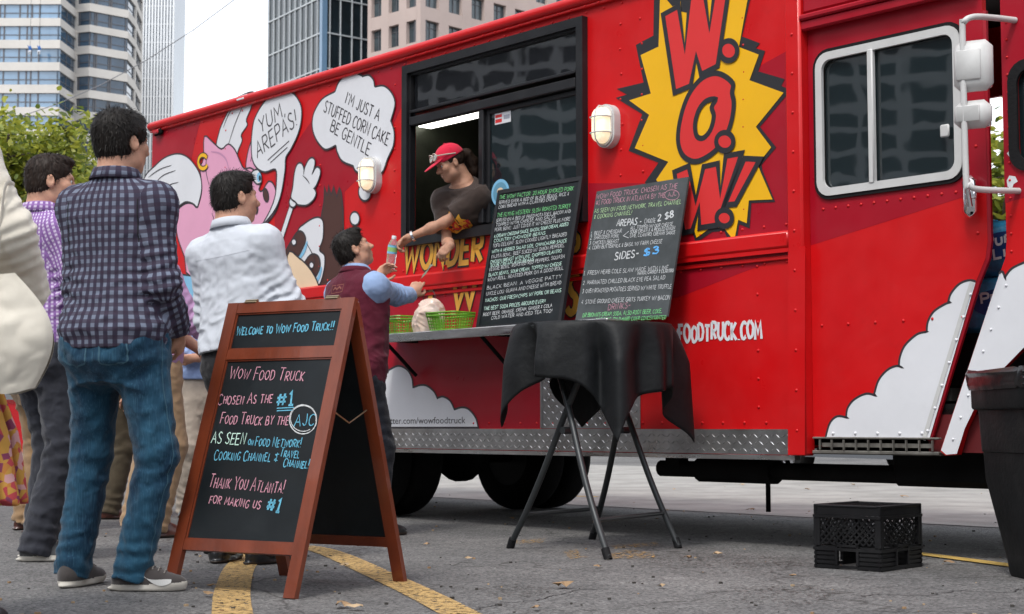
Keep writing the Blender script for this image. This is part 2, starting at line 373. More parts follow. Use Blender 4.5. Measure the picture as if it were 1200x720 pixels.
for poly in (((660, 648), (676, 644), (680, 651), (690, 654), (668, 656)), ((713, 650), (735, 645), (766, 648), (768, 655), (730, 656), (712, 655)), ((600, 634), (640, 632), (636, 637), (604, 638)), ((715, 640), (770, 636), (772, 640), (720, 644))):
    mb.flat([[tuple(ground(*p))[:2] for p in poly[::-1]]], XYZ, .004)
tag(mb.build('road_marking', YOLD), kind='structure')
# oil-dark stains and tarred cracks
mb = MB()
for poly in (((735, 655), (790, 648), (860, 650), (930, 654), (948, 662), (900, 668), (820, 667), (760, 664)), ((560, 690), (600, 684), (650, 690), (630, 700), (575, 700)), ((860, 690), (930, 685), (990, 695), (940, 712), (870, 706))):
    mb.flat([[tuple(ground(*p))[:2] for p in poly[::-1]]], XYZ, .0025)
tag(mb.build('stain', worn_paint('oil stain', (.055, .045, .038), .55)), kind='stuff')
mb = MB(); r_ = random.Random(4)
for a, b in (((440, 735), (700, 690)), ((1010, 700), (1240, 690)), ((690, 620), (930, 640))):
    a, b = ground(*a), ground(*b); mb.ribbon([(a.x + (b.x - a.x) * t / 40 + r_.gauss(0, .008), a.y + (b.y - a.y) * t / 40 + r_.gauss(0, .012) + .05 * math.sin(t * .4)) for t in range(41)], .006, XYZ, .002, ch=True)
tag(mb.build('tarred_crack', mat('tar', (.022, .022, .022), .6)), kind='stuff')
mb = MB()
random.seed(5)
LEAF = [mat('dry leaf', (.30, .19, .10), .8, var=.3), mat('pale leaf', (.42, .30, .18), .8, var=.3), mat('grit', (.05, .045, .04), .9)]
spots = [(660, 690, .10), (806, 657, .07), (840, 652, .08), (700, 667, .05), (775, 690, .05), (880, 600, .09), (960, 600, .06), (1110, 570, .12), (1098, 573, .1), (1060, 584, .09), (1135, 571, .08), (945, 575, .08), (870, 570, .1),
         (245, 700, .06), (405, 665, .05), (400, 713, .09), (418, 716, .07), (600, 610, .07), (628, 716, .05), (1112, 662, .06), (548, 657, .05), (930, 678, .04), (500, 640, .05), (1000, 570, .09), (790, 575, .05), (782, 600, .05), (770, 610, .04), (250, 690, .05)]
for i, (px, py, sz) in enumerate(spots):
    g = ground(px, py); a = random.uniform(0, 6.28); n = 9; vs = [(g.x, g.y, .012 + sz * .16)]; fs = []
    for k in range(n):
        t = k / n * 6.283; r = sz * .5 * (1.15 if k % 3 == 0 else .62) * random.uniform(.8, 1.2); sx = .62
        x, y = r * math.cos(t), r * math.sin(t) * sx
        vs.append((g.x + x * math.cos(a) - y * math.sin(a), g.y + x * math.sin(a) + y * math.cos(a), .008 + random.uniform(0, sz * .22)))
    for k in range(n): fs.append((0, 1 + k, 1 + (k + 1) % n))
    mb.add(vs, fs, random.choice((0, 0, 1)))
for i in range(420):
    px = random.uniform(-20, 1220); py = 535 + 200 * random.random() ** 1.3; g = ground(px, py); sz = random.uniform(.004, .014)
    mb.box((g.x, g.y, sz * .3), (sz, sz * .8, sz * .6), random.choice((2, 2, 1, 0)), rot=Matrix.Rotation(random.uniform(0, 3), 3, 'Z'))
tag(mb.build('litter', LEAF), kind='stuff')

# ================================================================ THE FOOD TRUCK
RED = mat('truck red paint', (.58, .006, .008), .38, spec=.35, coat=.10, var=.10, vscale=1.1, bump=.16, bscale=3.5, rvar=.12, dirt=.35, dcol=(.30, .012, .012))
DEEP = mat('truck deep red paint', (.36, .004, .016), .38, spec=.35, coat=.10, var=.10, vscale=1.1, bump=.16, bscale=3.5, rvar=.12)
def paint(n, c, r=.42, **k): return mat(n, c, r, coat=.1, var=.05, vscale=2, **k)
WHT = paint('mural white', (.72, .73, .76), dirt=.2, dcol=(.5, .5, .5)); BLK = paint('mural black', (.022, .022, .026)); PNK = paint('mural pink', (.76, .36, .52)); YLW = paint('mural yellow', (.86, .46, .004)); LRED = paint('mural letter red', (.68, .030, .030))
BRN = paint('mural brown', (.07, .025, .018)); BLU = paint('mural light blue', (.22, .50, .72)); CRM = paint('mural cream', (.80, .60, .40)); PNK2 = paint('mural pink shade', (.55, .26, .42)); GOLD = paint('lettering yellow', (.72, .36, .05)); INK = paint('ink line', (.035, .03, .035))
TRIM = mat('black window frame', (.014, .014, .016), .4, spec=.35, coat=.05, rvar=.12, var=.2, dirt=.3, dcol=(.07, .07, .07)); RUB = mat('black rubber', (.010, .010, .011), .7, spec=.2, bump=.3)
ALU = mat('aluminium', (.62, .62, .61), .34, 1.0, rvar=.15, var=.12, bump=.15, bscale=25, stretch=(1, 1, 5)); CHR = mat('chrome', (.8, .8, .82), .08, 1.0); WMET = mat('white painted metal', (.58, .58, .57), .4, var=.06, rvar=.1, dirt=.35, dcol=(.45, .43, .4))
DARK = mat('underbody black', (.007, .007, .007), .8, spec=.15, var=.4); TYRE = mat('tyre rubber', (.009, .009, .009), .9, spec=.15, bump=.5)
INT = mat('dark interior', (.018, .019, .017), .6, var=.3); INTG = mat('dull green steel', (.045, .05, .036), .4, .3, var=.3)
GLS = glass('tinted window glass', (.012, .022, .026), .75); GLS2 = glass('transom glass', (.02, .022, .028), .35)
WARM = mat('lit lamp glass', (.9, .85, .7), .35, emit=(1, .80, .50), estr=.55); TUBE = mat('fluorescent tube', (1, 1, 1), .4, emit=(1, .98, .9), estr=3.0)

truck = empty('food_truck', tuple(TO), TROT, 'long red food truck with cartoon mural, speech bubbles and a yellow starburst, serving window open', 'food truck')
def TM(u, z, o): return (u, -o, z)
def px(pts): return [T(*p) for p in pts]
def ell(c, rx, ry, n=28, tilt=0.0):
    return [(c[0] + rx * math.cos(a) * math.cos(tilt) - ry * math.sin(a) * math.sin(tilt), c[1] + rx * math.cos(a) * math.sin(tilt) + ry * math.sin(a) * math.cos(tilt)) for a in (2 * math.pi * k / n for k in range(n))]
def sm(pts, n=5, closed=True): return [(p.x, p.y) for p in crom([(a, b, 0) for a, b in pts], n, closed)]
def lobes(L, n=6):
    o = []
    for l in L: o += sm(l, n, False)
    return o
def shape(mb, pts, m, lv, line=None, lw=.012, li=1):
    """one painted patch given by photograph points, with an ink line round it"""
    P = px(pts); mb.flat([P], TM, .0012 * lv + .0005, m)
    if line is not None: mb.ribbon(P, lw, TM, .0012 * lv + .0010, line, closed=True)
U0, U1, ZB, ZT = -3.375, 3.335, .475, 3.10
rnd = random.Random(3)
# --- side panel with the serving-window opening and its rivets
WX0, WX1, WZ0, WZ1 = .17, 1.80, 1.85, 2.965
mb = MB()
mb.prism([[(U0, ZB), (U1, ZB), (U1, ZT), (U0, ZT)], [(WX0, WZ0), (WX0, WZ1), (WX1, WZ1), (WX1, WZ0)]], TM, -.03, 0)
def rivet(mb, u, z, o=0.0, m=0, r=.009): mb.lathe([(r, 0), (r * .8, -.004), (r * .3, -.0065)], 6, m, (u, -o, z), 'y')
for k in range(46):
    u = U0 + .1 + k * .146
    rivet(mb, u, 3.03)
    if k % 1 == 0: rivet(mb, u, 1.645)
    rivet(mb, u, 1.455)
    if u > .75: rivet(mb, u, .64)
for k in range(9):
    for u in (2.12, 2.28, 3.02): rivet(mb, u + rnd.uniform(-.01, .01), 1.75 + k * .145)
    for u in (-2.2, -.9, -.02): rivet(mb, u, 1.75 + k * .145)
    if k < 6:
        for u in (2.45, 3.1): rivet(mb, u, .72 + k * .145)
mb.build('side_panel', RED, truck)
# --- darker red rays of the paint scheme
mb = MB()
for poly in ([(868, 90), (933, 54), (931, 271), (800, 288), (690, 302), (690, 215), (800, 215)],
             [(931, 297), (866, 321), (800, 347), (690, 376), (690, 318), (931, 291)],
             [(179, 156), (236, 137), (228, 170), (214, 240), (200, 316), (179, 340)],
             [(322, 205), (372, 132), (398, 100), (412, 78), (477, 56), (477, 112), (440, 190), (404, 225), (402, 316), (322, 330)],
             [(456, 350), (690, 319), (690, 502), (300, 502), (300, 374)]):
    mb.flat([px(poly)[::-1] if sum((b[0] - a[0]) * (b[1] + a[1]) for a, b in zip(px(poly), px(poly)[1:] + px(poly)[:1])) > 0 else px(poly)], TM, .0007)
mb.build('painted_ray', DEEP, truck)
# --- rails, roof, post, far walls
mb = MB()
mb.prism([[(U0, 1.50), (U1, 1.50), (U1, 1.52), (U0, 1.52)]], TM, .001, .03); mb.box(((U0 + U1) / 2, -.018, 1.565), (U1 - U0, .034, .092), 0, .014)
mb.box(((U0 + U1) / 2, -.008, 1.475), (U1 - U0, .014, .022), 0, .004)
mb.build('side_rail', RED, truck, 40)
mb = MB()
mb.tube([(U0 - .01, -.012, 3.105), (U1 + .11, -.012, 3.105)], .036, 12); mb.box((0, 0, 3.062), (2 * 3.38, .05, .018), 0, .004)
for k in range(60): rivet(mb, U0 + .05 + k * .115, 3.062, .027, r=.007)
mb.build('roof_rail', RED, truck, 50)
mb = MB(); mb.box(((U0 + 5.4) / 2, 1.05, 3.10), (5.4 - U0, 2.06, .07), 0, .03); mb.build('roof', WMET, truck)
mb = MB(); mb.box((U0 + .02, 1.06, 1.79), (.04, 2.04, 2.6), 0, .01); mb.build('rear_wall', RED, truck)
mb = MB()
mb.prism([[(U0 + .05, .475), (2.93, .475), (2.93, 3.06), (U0 + .05, 3.06)]], TM, -2.1, -2.07)
mb.prism([[(3.85, .475), (5.4, .475), (5.4, 3.06), (3.85, 3.06)]], TM, -2.1, -2.07); mb.prism([[(2.93, 2.6), (3.85, 2.6), (3.85, 3.06), (2.93, 3.06)]], TM, -2.1, -2.07)
mb.build('far_wall', RED, truck)
mb = MB(); mb.box(((3.335 + 3.435) / 2, -.008, 1.79), (.1, .085, 2.63), 0, .012); rivets = [rivet(mb, 3.385, .6 + .2 * k, .05) for k in range(12)]
mb.flat([px([(931, 297), (951, 289), (951, 533), (931, 533)])[::-1]], lambda u, z, o: TM(u, z, .0515), 0, 0); mb.build('corner_post', RED, truck, 40)
# --- diamond plate skirt
def diamond(mb, u0, u1, z0, z1, o):
    mb.prism([[(u0, z0), (u1, z0), (u1, z1), (u0, z1)]], TM, o - .004, o)
    st = .036; i = 0
    z = z0 + st * .6
    while z < z1 - st * .4:
        u = u0 + st * .6; j = 0
        while u < u1 - st * .4:
            a = R(38) if (i + j) % 2 else R(-38); c, s_ = math.cos(a), math.sin(a); l, h = .0155, .0042
            q = [(l, 0, 0), (0, h, 0), (-l, 0, 0), (0, -h, 0), (l * .55, 0, 1), (-l * .55, 0, 1)]
            vs = [TM(u + x * c - y * s_, z + x * s_ + y * c, o + .0003 + .0032 * k) for x, y, k in q]
            mb.add(vs, [(0, 1, 5, 4), (1, 2, 5), (2, 3, 5), (3, 0, 4, 5), ]); u += st; j += 1
        z += st; i += 1
PLATE = mat('diamond plate', (.48, .48, .48), .36, .95, rvar=.14, var=.3, vscale=4, dirt=.7, dcol=(.16, .14, .12))
mb = MB(); diamond(mb, -.9, U1 - .002, .478, .606, .006); mb.build('skirt_plate', PLATE, truck)
mb = MB(); mb.prism([[(U0, .478), (-.902, .478), (-.902, .606), (U0, .606)]], TM, .002, .006); mb.build('skirt_plate', PLATE, truck)
ua, ub = T(636, 470)[0], T(751, 487)[0]
mb = MB(); diamond(mb, ua, ub, .609, 1.12, .005); mb.box((ua - .006, -.006, .865), (.012, .008, .512)); mb.build('wear_plate', PLATE, truck)
mb = MB(); mb.box(((U0 + U1) / 2, .01, .462), (U1 - U0, .04, .022)); mb.build('sill_edge', ALU, truck)
# --- serving window
fr = MB(); f0 = T(480, 78); a = .1
def frame(mb, u0, u1, z0, z1, wd, o0, o1, m=0):
    mb.prism([[(u0, z0), (u1, z0), (u1, z1), (u0, z1)], [(u0 + wd, z0 + wd), (u0 + wd, z1 - wd), (u1 - wd, z1 - wd), (u1 - wd, z0 + wd)]], TM, o0, o1, m)
frame(fr, .11, 1.845, 1.80, 3.005, .055, .001, .045); frame(fr, .15, 1.80, 1.84, 2.965, .03, -.02, .022)
win = fr.build('serving_window', TRIM, truck)
mb = MB(); mb.box((.975, -.012, 2.625), (1.59, .05, .06), 0, .006); mb.box((.975, -.02, 2.69), (1.59, .03, .02), 0, .004); mb.build('mullion', TRIM, win)
mb = MB(); mb.box((.905, -.006, 2.24), (.045, .045, .72), 0, .006); mb.box((.945, .012, 2.24), (.03, .03, .72), 0, .004); mb.box((1.765, .012, 2.24), (.03, .03, .72), 0, .004); mb.box((1.36, .012, 2.575), (.80, .03, .03), 0, .004); mb.build('sash', TRIM, win)
mb = MB(); mb.box((.975, .005, 2.82), (1.56, .006, .24)); mb.build('pane', GLS2, win)
mb = MB(); mb.box((1.355, .014, 2.22), (.79, .006, .70)); mb.build('pane', GLS, win)
mb = MB()
nz = [(px_, T(px_, py_)) for px_, py_ in ((525, 0), (560, 0))]
for (u0, u1, z0, z1, m) in ((.25, .52, 2.70, 2.92, 0), (.55, .78, 2.72, 2.93, 1), (.80, 1.22, 2.71, 2.93, 0), (1.3, 1.52, 2.75, 2.93, 1), (1.54, 1.76, 2.74, 2.93, 1)):
    mb.prism([[(u0, z0), (u1, z0 + .004), (u1, z1), (u0, z1)]], TM, -.014, -.0125, m)
mb.build('posted_notice', [mat('grey paper', (.30, .30, .33), .8, var=.25, vscale=14, stretch=(1, 1, 3)), mat('brown paper', (.42, .40, .42), .8, var=.2, vscale=10)], win)
mb = MB(); c = T(588, 138); mb.prism([[(c[0] - .075, c[1] - .035), (c[0] + .075, c[1] - .035), (c[0] + .075, c[1] + .035), (c[0] - .075, c[1] + .035)]], TM, -.0095, -.008, 0)
mb.flat([[(c[0] - .07, c[1] - .025), (c[0] - .008, c[1] - .025), (c[0] - .008, c[1] + .025), (c[0] - .07, c[1] + .025)]], TM, -.0072, 1); mb.flat([[(c[0] - .07, c[1] - .003), (c[0] - .008, c[1] - .003), (c[0] - .008, c[1] + .006), (c[0] - .07, c[1] + .006)]], TM, -.0066, 0); mb.flat([[(c[0] + .01, c[1] - .012), (c[0] + .066, c[1] - .012), (c[0] + .066, c[1] + .014), (c[0] + .01, c[1] + .014)]], TM, -.0072, 2)
mb.build('card_sticker', [WHT, LRED, mat('grey print', (.35, .36, .42), .6)], win)
c = T(585, 226); mb = MB(); mb.flat([ell(c, .085, .085)], TM, -.0085, 0); mb.flat([ell(c, .066, .066)], TM, -.0078, 1); mb.flat([ell((c[0], c[1] + .01), .03, .022)], TM, -.0072, 2); mb.build('round_sticker', [BLU, paint('sticker teal', (.12, .3, .42)), CRM], win)
# --- inside the truck
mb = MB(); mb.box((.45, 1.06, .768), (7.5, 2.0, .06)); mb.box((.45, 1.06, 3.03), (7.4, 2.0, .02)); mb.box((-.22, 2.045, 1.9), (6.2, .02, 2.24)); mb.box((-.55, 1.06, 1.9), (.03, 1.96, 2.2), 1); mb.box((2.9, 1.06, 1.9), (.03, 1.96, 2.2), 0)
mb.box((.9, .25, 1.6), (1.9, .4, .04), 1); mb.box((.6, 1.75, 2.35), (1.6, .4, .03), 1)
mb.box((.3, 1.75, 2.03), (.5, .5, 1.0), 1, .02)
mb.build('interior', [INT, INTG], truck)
mb = MB(); e0 = T(494, 146, .62); e1 = T(572, 130, .62); mb.box(((e0[0] + e1[0]) / 2, .62, (e0[1] + e1[1]) / 2 + .05), (e1[0] - e0[0], .17, .05), 0, .01)
lt = mb.build('ceiling_light', WMET, truck)
mb = MB(); mb.box(((e0[0] + e1[0]) / 2 - .01, .62, (e0[1] + e1[1]) / 2), (e1[0] - e0[0] - .06, .15, .05), 0, .02); mb.build('tube', TUBE, lt)
mb = MB(); mb.box((T(567, 146, .5)[0], .5, T(567, 146, .5)[1]), (.05, .02, .12), 0, .006); mb.build('pull_tag', CRM, lt)
# --- counter
mb = MB(); CO = .335; mb.box(((.02 + 2.34) / 2, -CO / 2 - .004, 1.188), (2.32, CO, .022), 0, .005); mb.box(((.02 + 2.34) / 2, -CO, 1.175), (2.32, .014, .055), 0, .005)
ctr = mb.build('counter_shelf', ALU, truck)
for u in (.25, 1.2, 2.1):
    mb = MB(); mb.tube([(u, -.02, .95), (u, -CO + .06, 1.165)], .012, 8); mb.box((u, -CO * .5, 1.168), (.03, CO - .03, .016)); mb.build('bracket', DARK, ctr)
# --- lamps
def wall_lamp(c):
    u, z = c; mb = MB()
    def stadium(w_, h_, n=8): return [(u + (w_ - 0) * math.cos(a) * .5, z + (h_ - w_) / 2 * (1 if math.sin(a) >= 0 else -1) + w_ / 2 * math.sin(a)) for a in (2 * math.pi * (k + .5) / (4 * n) for k in range(4 * n))]
    mb.prism([stadium(.155, .25)], TM, .001, .05); mb.prism([stadium(.135, .232)], TM, .05, .062)
    o = mb.build('wall_lamp', WMET, truck, 30)
    g = MB(); st = [stadium(.112 * s_, .205 - .112 * (1 - s_)) for s_ in (1, .98, .88, .6, .2)]; d = (.062, .088, .108, .118, .121); n = len(st[0])
    for i in range(5): g.v += [TM(a_, b_, d[i]) for a_, b_ in st[i]]
    for i in range(4):
        for k in range(n): g.f.append((i * n + k, i * n + (k + 1) % n, (i + 1) * n + (k + 1) % n, (i + 1) * n + k)); g.m.append(0)
    g.f.append(tuple(4 * n + k for k in range(n))); g.m.append(0)
    g.build('lens', WARM, o, 60)
    c_ = MB()
    arch = [(s_ * .06, dd) for s_, dd in ((1, .055), (1, .095), (.75, .122), (.3, .132), (-.3, .132), (-.75, .122), (-1, .095), (-1, .055))]
    for zz in (-.045, .045): c_.tube([(u + a_, -b_, z + zz) for a_, b_ in arch], .0045, 6)
    c_.tube([(u, -b_, z + a_ * 1.85) for a_, b_ in arch], .0045, 6)
    c_.build('cage', WMET, o, 60)
wall_lamp(T(440, 206)); wall_lamp(T(716, 149))
c = T(186, 156); mb = MB(); mb.box((c[0] + .03, -.02, c[1]), (.13, .04, .055), 0, .015); mb.box((c[0] + .03, -.045, c[1]), (.09, .02, .038), 1, .01); mb.build('marker_lamp', [DARK, mat('red lens', (.5, .02, .03), .15, coat=.5)], truck)
# --- mural: winged pig, bubbles, corn-cake figure
MUR = [PNK, INK, WHT, PNK2, YLW, BLU, BRN, CRM, BLK]
def cw(p): return p[::-1] if sum((b[0] - a[0]) * (b[1] + a[1]) for a, b in zip(p, p[1:] + p[:1])) < 0 else p   # image y runs down
def shp(mb, pts, m, lv, line=1, lw=.013): shape(mb, cw(pts), m, lv, line, lw)
def ln(mb, pts, lv=6, m=1, lw=.009, smooth=True): mb.ribbon(px(sm(pts, 5, False) if smooth else pts), lw, TM, .0012 * lv + .0011, m, taper=True)
mb = MB()
shp(mb, sm([(254, 176), (257, 155), (263, 140), (271, 124), (276, 116), (297, 108), (295, 125), (289, 140), (290, 147), (283, 158), (284, 165), (279, 178), (277, 190), (268, 186)], 4), 2, 1)
ln(mb, [(262, 150), (268, 135), (277, 120)], 2); ln(mb, [(268, 170), (276, 145), (286, 122)], 2)
shp(mb, sm([(289, 198), (291, 178), (297, 162), (308, 151), (308, 165), (305, 180), (300, 200)], 5), 0, 2); ln(mb, [(294, 190), (298, 174), (303, 164)], 3); ln(mb, [(297, 190), (301, 175), (305, 166)], 3)
body = [(232, 243), (237, 225), (236, 208), (235, 196), (239, 186), (240, 160), (250, 167), (260, 175), (268, 169), (276, 176), (282, 190), (287, 198), (294, 197), (302, 203), (307, 212), (304, 222), (308, 224), (315, 213), (321, 216), (325, 228), (327, 239), (322, 251), (312, 263), (300, 270), (292, 280), (292, 330), (226, 326), (217, 302), (209, 279), (207, 262), (209, 247), (218, 239), (226, 239)]
shp(mb, sm(body, 3), 0, 3)
ln(mb, [(248, 178), (258, 180), (266, 188), (270, 205)], 4, 3, .016); ln(mb, [(243, 182), (242, 200), (246, 218)], 4); ln(mb, [(287, 198), (298, 205), (302, 216)], 4); ln(mb, [(249, 250), (251, 256), (251, 261)], 4)
shp(mb, sm([(296, 202), (303, 199), (307, 206), (307, 214), (302, 216), (297, 210)], 4), 2, 5); shp(mb, ell((304.5, 208), 2.6, 5.5), 5, 6, None); shp(mb, ell((305.6, 209), 1.3, 3.2), 8, 7, None)
shp(mb, ell((312.5, 229), 3.0, 7.6, tilt=-.15), 6, 5); shp(mb, ell((300.5, 244), 2.5, 6.5, tilt=-.1), 6, 5)
ln(mb, [(326, 240), (316, 256), (307, 263), (298, 266)], 5)
shp(mb, sm([(166, 226), (171, 207), (182, 195), (194, 185), (208, 180.5), (220, 184), (230, 195), (236, 208), (237, 223), (234, 237), (231.7, 243), (227, 239), (218, 237), (208, 244), (199, 250), (180, 246)], 4), 2, 5)
for q in ([(175, 208), (188, 199), (202, 194)], [(182, 216), (192, 206), (207, 200)], [(190, 225), (200, 217), (210, 214)], [(199, 240), (205, 235), (210, 232)]): ln(mb, q, 6)
P = px([(239 + 5.5 * math.cos(a), 190 + 8 * math.sin(a)) for a in (R(25 + 300 * k / 20) for k in range(21))]); mb.ribbon(P, .045, TM, .0085, 1); mb.ribbon(P, .028, TM, .0092, 4)
shp(mb, [(214, 322), (229, 324), (231, 345), (240, 380), (236, 420), (216, 420)], 5, 5); shp(mb, ell((206, 415), 9, 24), 4, 5); shp(mb, ell((206, 470), 12, 20), 4, 5)
mb.build('pig_mural', MUR, truck)
mb = MB()
shp(mb, sm([(297, 150), (300, 138), (307, 125), (317, 113), (328, 107.5), (338, 107), (347, 112), (354, 125), (354, 142), (350, 158), (342, 175), (336, 185), (335, 200), (331, 225), (325, 243), (316, 256), (309, 263), (317, 248), (323, 232), (325, 215), (324, 199), (312, 202), (303, 198), (297, 188), (295.5, 170)], 4), 2, 6)
W_ = lambda t, a, b, h, lw=.011, m=1, lv=7, **k: write(mb, t, T(*a), T(*b), h, lw, TM, .0012 * lv + .0005, m, jit=.025, caps=1, **k)
W_('YUM,', (306, 157), (336, 134), .115); W_('AREPAS!', (303, 186), (350, 146), .125)
ln(mb, [(315, 188), (340, 165.5)], 7, smooth=False); ln(mb, [(318, 191), (338, 173)], 7, smooth=False)
mb.build('speech_bubble', MUR, truck)
mb = MB()
shp(mb, lobes([[(394, 171), (382.5, 175.6), (373.5, 167), (368, 155), (367, 142), (370, 130), (379, 116), (393, 108)], [(394, 107), (398, 97), (406, 89), (417, 86), (425, 89)], [(426, 90), (433, 88.4), (438.5, 93.5), (440, 101)], [(441, 102), (451, 101), (460, 109), (464, 122), (459, 142)], [(459.5, 143), (463, 155), (462, 171), (455, 187), (452, 196), (448, 203), (437, 205), (427, 205), (418, 201), (415, 195)], [(414, 194.5), (402, 189), (396, 178), (395, 172)]], 5), 2, 6)
W_('I\'M JUST A', (405, 121), (444.5, 142.5), .078, .009); W_('STUFFED CORN CAKE', (380, 131), (455, 171), .082, .009); W_('BE GENTLE', (387.5, 153), (433, 183), .082, .009)
mb.build('thought_bubble', MUR, truck)
mb = MB(); shp(mb, ell((428.5, 225), 7.3, 10.8), 2, 6); mb.build('thought_bubble', MUR, truck)
mb = MB(); shp(mb, ell((416.8, 256.5), 5.6, 8), 2, 6); mb.build('thought_bubble', MUR, truck)
mb = MB()
shp(mb, [(372, 345), (372, 300), (377.5, 250), (380, 237), (380.5, 219), (384, 229), (385.5, 218), (388.5, 229), (391.5, 219), (395, 231), (398, 220.5), (400.5, 226), (402.5, 245), (403, 268), (403, 345)], 6, 2)
shp(mb, sm([(349, 273), (358, 262), (369, 255.5), (376, 255.5), (379.5, 262), (379, 280), (375, 293), (381, 300), (380, 318), (374, 336), (362, 350), (350, 350), (348, 310)], 4), 2, 3)
shp(mb, sm([(335, 297), (343, 281), (350, 271.5), (356, 273), (359, 281), (355, 292), (349, 302), (338, 306)], 4), 6, 4); shp(mb, ell((345.3, 284), 2.8, 4), 2, 5); ln(mb, [(361, 283), (357, 295), (350, 305)], 5, 5, .03)
shp(mb, sm([(353, 320), (360, 304), (367, 298), (374, 301), (376, 312), (371, 324), (362, 334), (354, 332)], 4), 6, 4); shp(mb, ell((366, 311), 2.6, 4), 2, 5); ln(mb, [(378, 313), (374, 326), (366, 336)], 5, 5, .03)
ln(mb, [(360, 285), (368, 300), (370, 310)], 5)
P = px(sm([(343, 240), (337, 258), (330, 280), (324, 302), (318, 322)], 5, False)); mb.ribbon(P, .062, TM, .0040, 1); mb.ribbon(P, .044, TM, .0046, 2)
shp(mb, ell((344, 237.5), 4.2, 6), 2, 5)
shp(mb, lobes([[(347, 237), (342, 232), (344, 220), (346, 203), (349, 193.5), (353, 191), (356, 194), (357.5, 200)], [(358, 197), (362, 188.5), (366.5, 185), (370, 188), (369.5, 196), (367, 204)], [(368, 202), (372, 196), (376, 198), (376.3, 205), (372, 217), (369, 221)], [(369.5, 221), (371.5, 227), (368, 235), (360, 241), (350, 240.5)]], 5), 2, 6)
ln(mb, [(356, 206), (361, 211), (364, 216)], 7); ln(mb, [(357.5, 199), (357, 205)], 7)
shp(mb, sm([(338, 300), (352, 303), (365, 316), (374, 333), (377, 352), (368, 380), (338, 380)], 4), 7, 7)
mb.build('figure_mural', MUR, truck)
mb = MB()   # the wing tip painted over the roof rail
pr = [T(277, 114), T(298, 105)]; mb.box(((pr[0][0] + pr[1][0]) / 2 + .005, -.013, 3.106), (.165, .075, .075), 0, .034); mb.build('wing_tip', WHT, truck, 50)
# --- yellow lettering under the window
mb = MB()
def fat(text, a, b, h, lw, ow):
    sd_ = random.getstate(); mb = MB()
    for lv, m, wd in ((3, 1, ow), (5, 0, lw)):
        random.setstate(sd_); write(mb, text, T(*a), T(*b), h, wd, TM, .0012 * lv, m, jit=.03, caps=1, slant=.12)
    mb.build('painted_name', [GOLD, BLK], truck)
fat('WONDER', (474, 317), (565, 306.5), .172, .036, .056); fat('S', (670, 293), (679, 291.5), .172, .036, .056)
fat('W', (530, 362), (559, 358), .20, .045, .062); fat('L', (503, 366), (514, 364.5), .19, .045, .062); fat('S', (664, 368), (676, 366.5), .22, .045, .062)
mb = MB(); random.seed(4); write(mb, 'WowFOODTRUCK.COM', T(771, 402), T(893, 396.5), .088, .017, TM, .003, 0, jit=.07, caps=.9); mb.build('painted_address', WHT, truck)
mb = MB()
cl = lobes([[(395, 471), (402, 455), (412, 452), (420, 461)], [(421, 458), (428, 442), (442, 433), (455, 437)], [(456, 434), (467, 429), (477, 433), (483, 443), (484.5, 454)], [(485.5, 454), (493, 451.5), (501, 452.5), (509, 459), (513, 467)], [(514.5, 466), (520, 465), (528, 470), (533, 480)], [(534.5, 479.5), (542, 477.5), (550, 480), (558, 490), (561, 501.5)]], 5) + [(395, 501.5)]
shape(mb, cw(cl), 0, 2, 1, .013); text_mesh(mb, 'twitter.com/wowfoodtruck', T(447, 497), T(546, 496.3), .042, TM, .004, 1); mb.build('cloud_mural', [WHT, INK], truck)
# --- the yellow starburst
mb = MB()
shape(mb, cw([(767, -12), (766, 42), (745.5, 53), (754.5, 97), (723, 104.5), (735, 111), (722, 115), (753, 134), (737, 177), (772, 191), (756, 214), (790, 255), (808, 262), (816, 285), (835, 272), (849, 271), (861, 298), (867, 263), (879, 268), (881, 238), (909, 237), (894, 200), (893, 193), (910, 173), (891, 149), (927, 106), (916, 101), (920, 93), (889, 84), (897, 60), (886, 57), (891, 51), (870, 43), (882, -12)]), 1, 2)
shape(mb, cw([(774.5, -12), (772.5, 55), (751.5, 65), (763.5, 110), (738, 118), (761.5, 135), (744.6, 174), (784, 190), (769.6, 211), (800, 250), (811, 259.5), (817, 279), (832.5, 267.7), (848.7, 266.8), (861.2, 283), (865.9, 257.8), (875.8, 262), (878.3, 235.2), (906, 234), (893, 204), (888.5, 193), (904.5, 173), (886.5, 149), (919, 109), (879, 94.4), (890, 64.4), (866.7, 55.5), (879, -12)]), 0, 4)
def c8(q): return [(700 + a_ / 4.5, b_ / 4.5) for a_, b_ in q]
def c6(q): return [(680 + a_ / 2.4, b_ / 2.4) for a_, b_ in q]
shape(mb, cw(c8([(320, -60), (400, 35), (440, 20), (455, -60)])), 1, 5); shape(mb, cw(c8([(440, -60), (495, -60), (480, 70), (446, 62)])), 1, 5)
for q in (c8([(352, 80), (435, 35), (467, 262), (495, -45), (570, -45), (597, 150), (625, -60), (700, -60), (640, 350), (552, 395), (527, 300), (498, 455), (413, 490)]),
          c6([(268, 485), (308, 468), (328, 565), (350, 470), (390, 461), (397, 545), (412, 440), (457, 432), (388, 634), (338, 642), (337, 585), (318, 650), (294, 656)]), c6([(465, 447), (508, 449), (440, 575), (409, 578)])):
    shape(mb, cw(q), 2, 7, 1, .030)
for q in (ell((855.5, 60), 10, 11.5), ell((851, 166.5), 10, 10.6), ell((850.5, 256), 9, 9.4)): shape(mb, cw(q), 2, 9, 1, .030)
ocut = c6(sm([(432, 236), (405, 213), (375, 208), (340, 226), (307, 270), (286, 330), (278, 392), (290, 436), (320, 455), (352, 447), (388, 420), (415, 380), (430, 335), (435, 290), (430, 262)], 4)); icut = c6(sm([(384, 281), (358, 285), (337, 310), (326, 350), (331, 384), (350, 389), (370, 365), (379, 328), (373, 303)], 4))
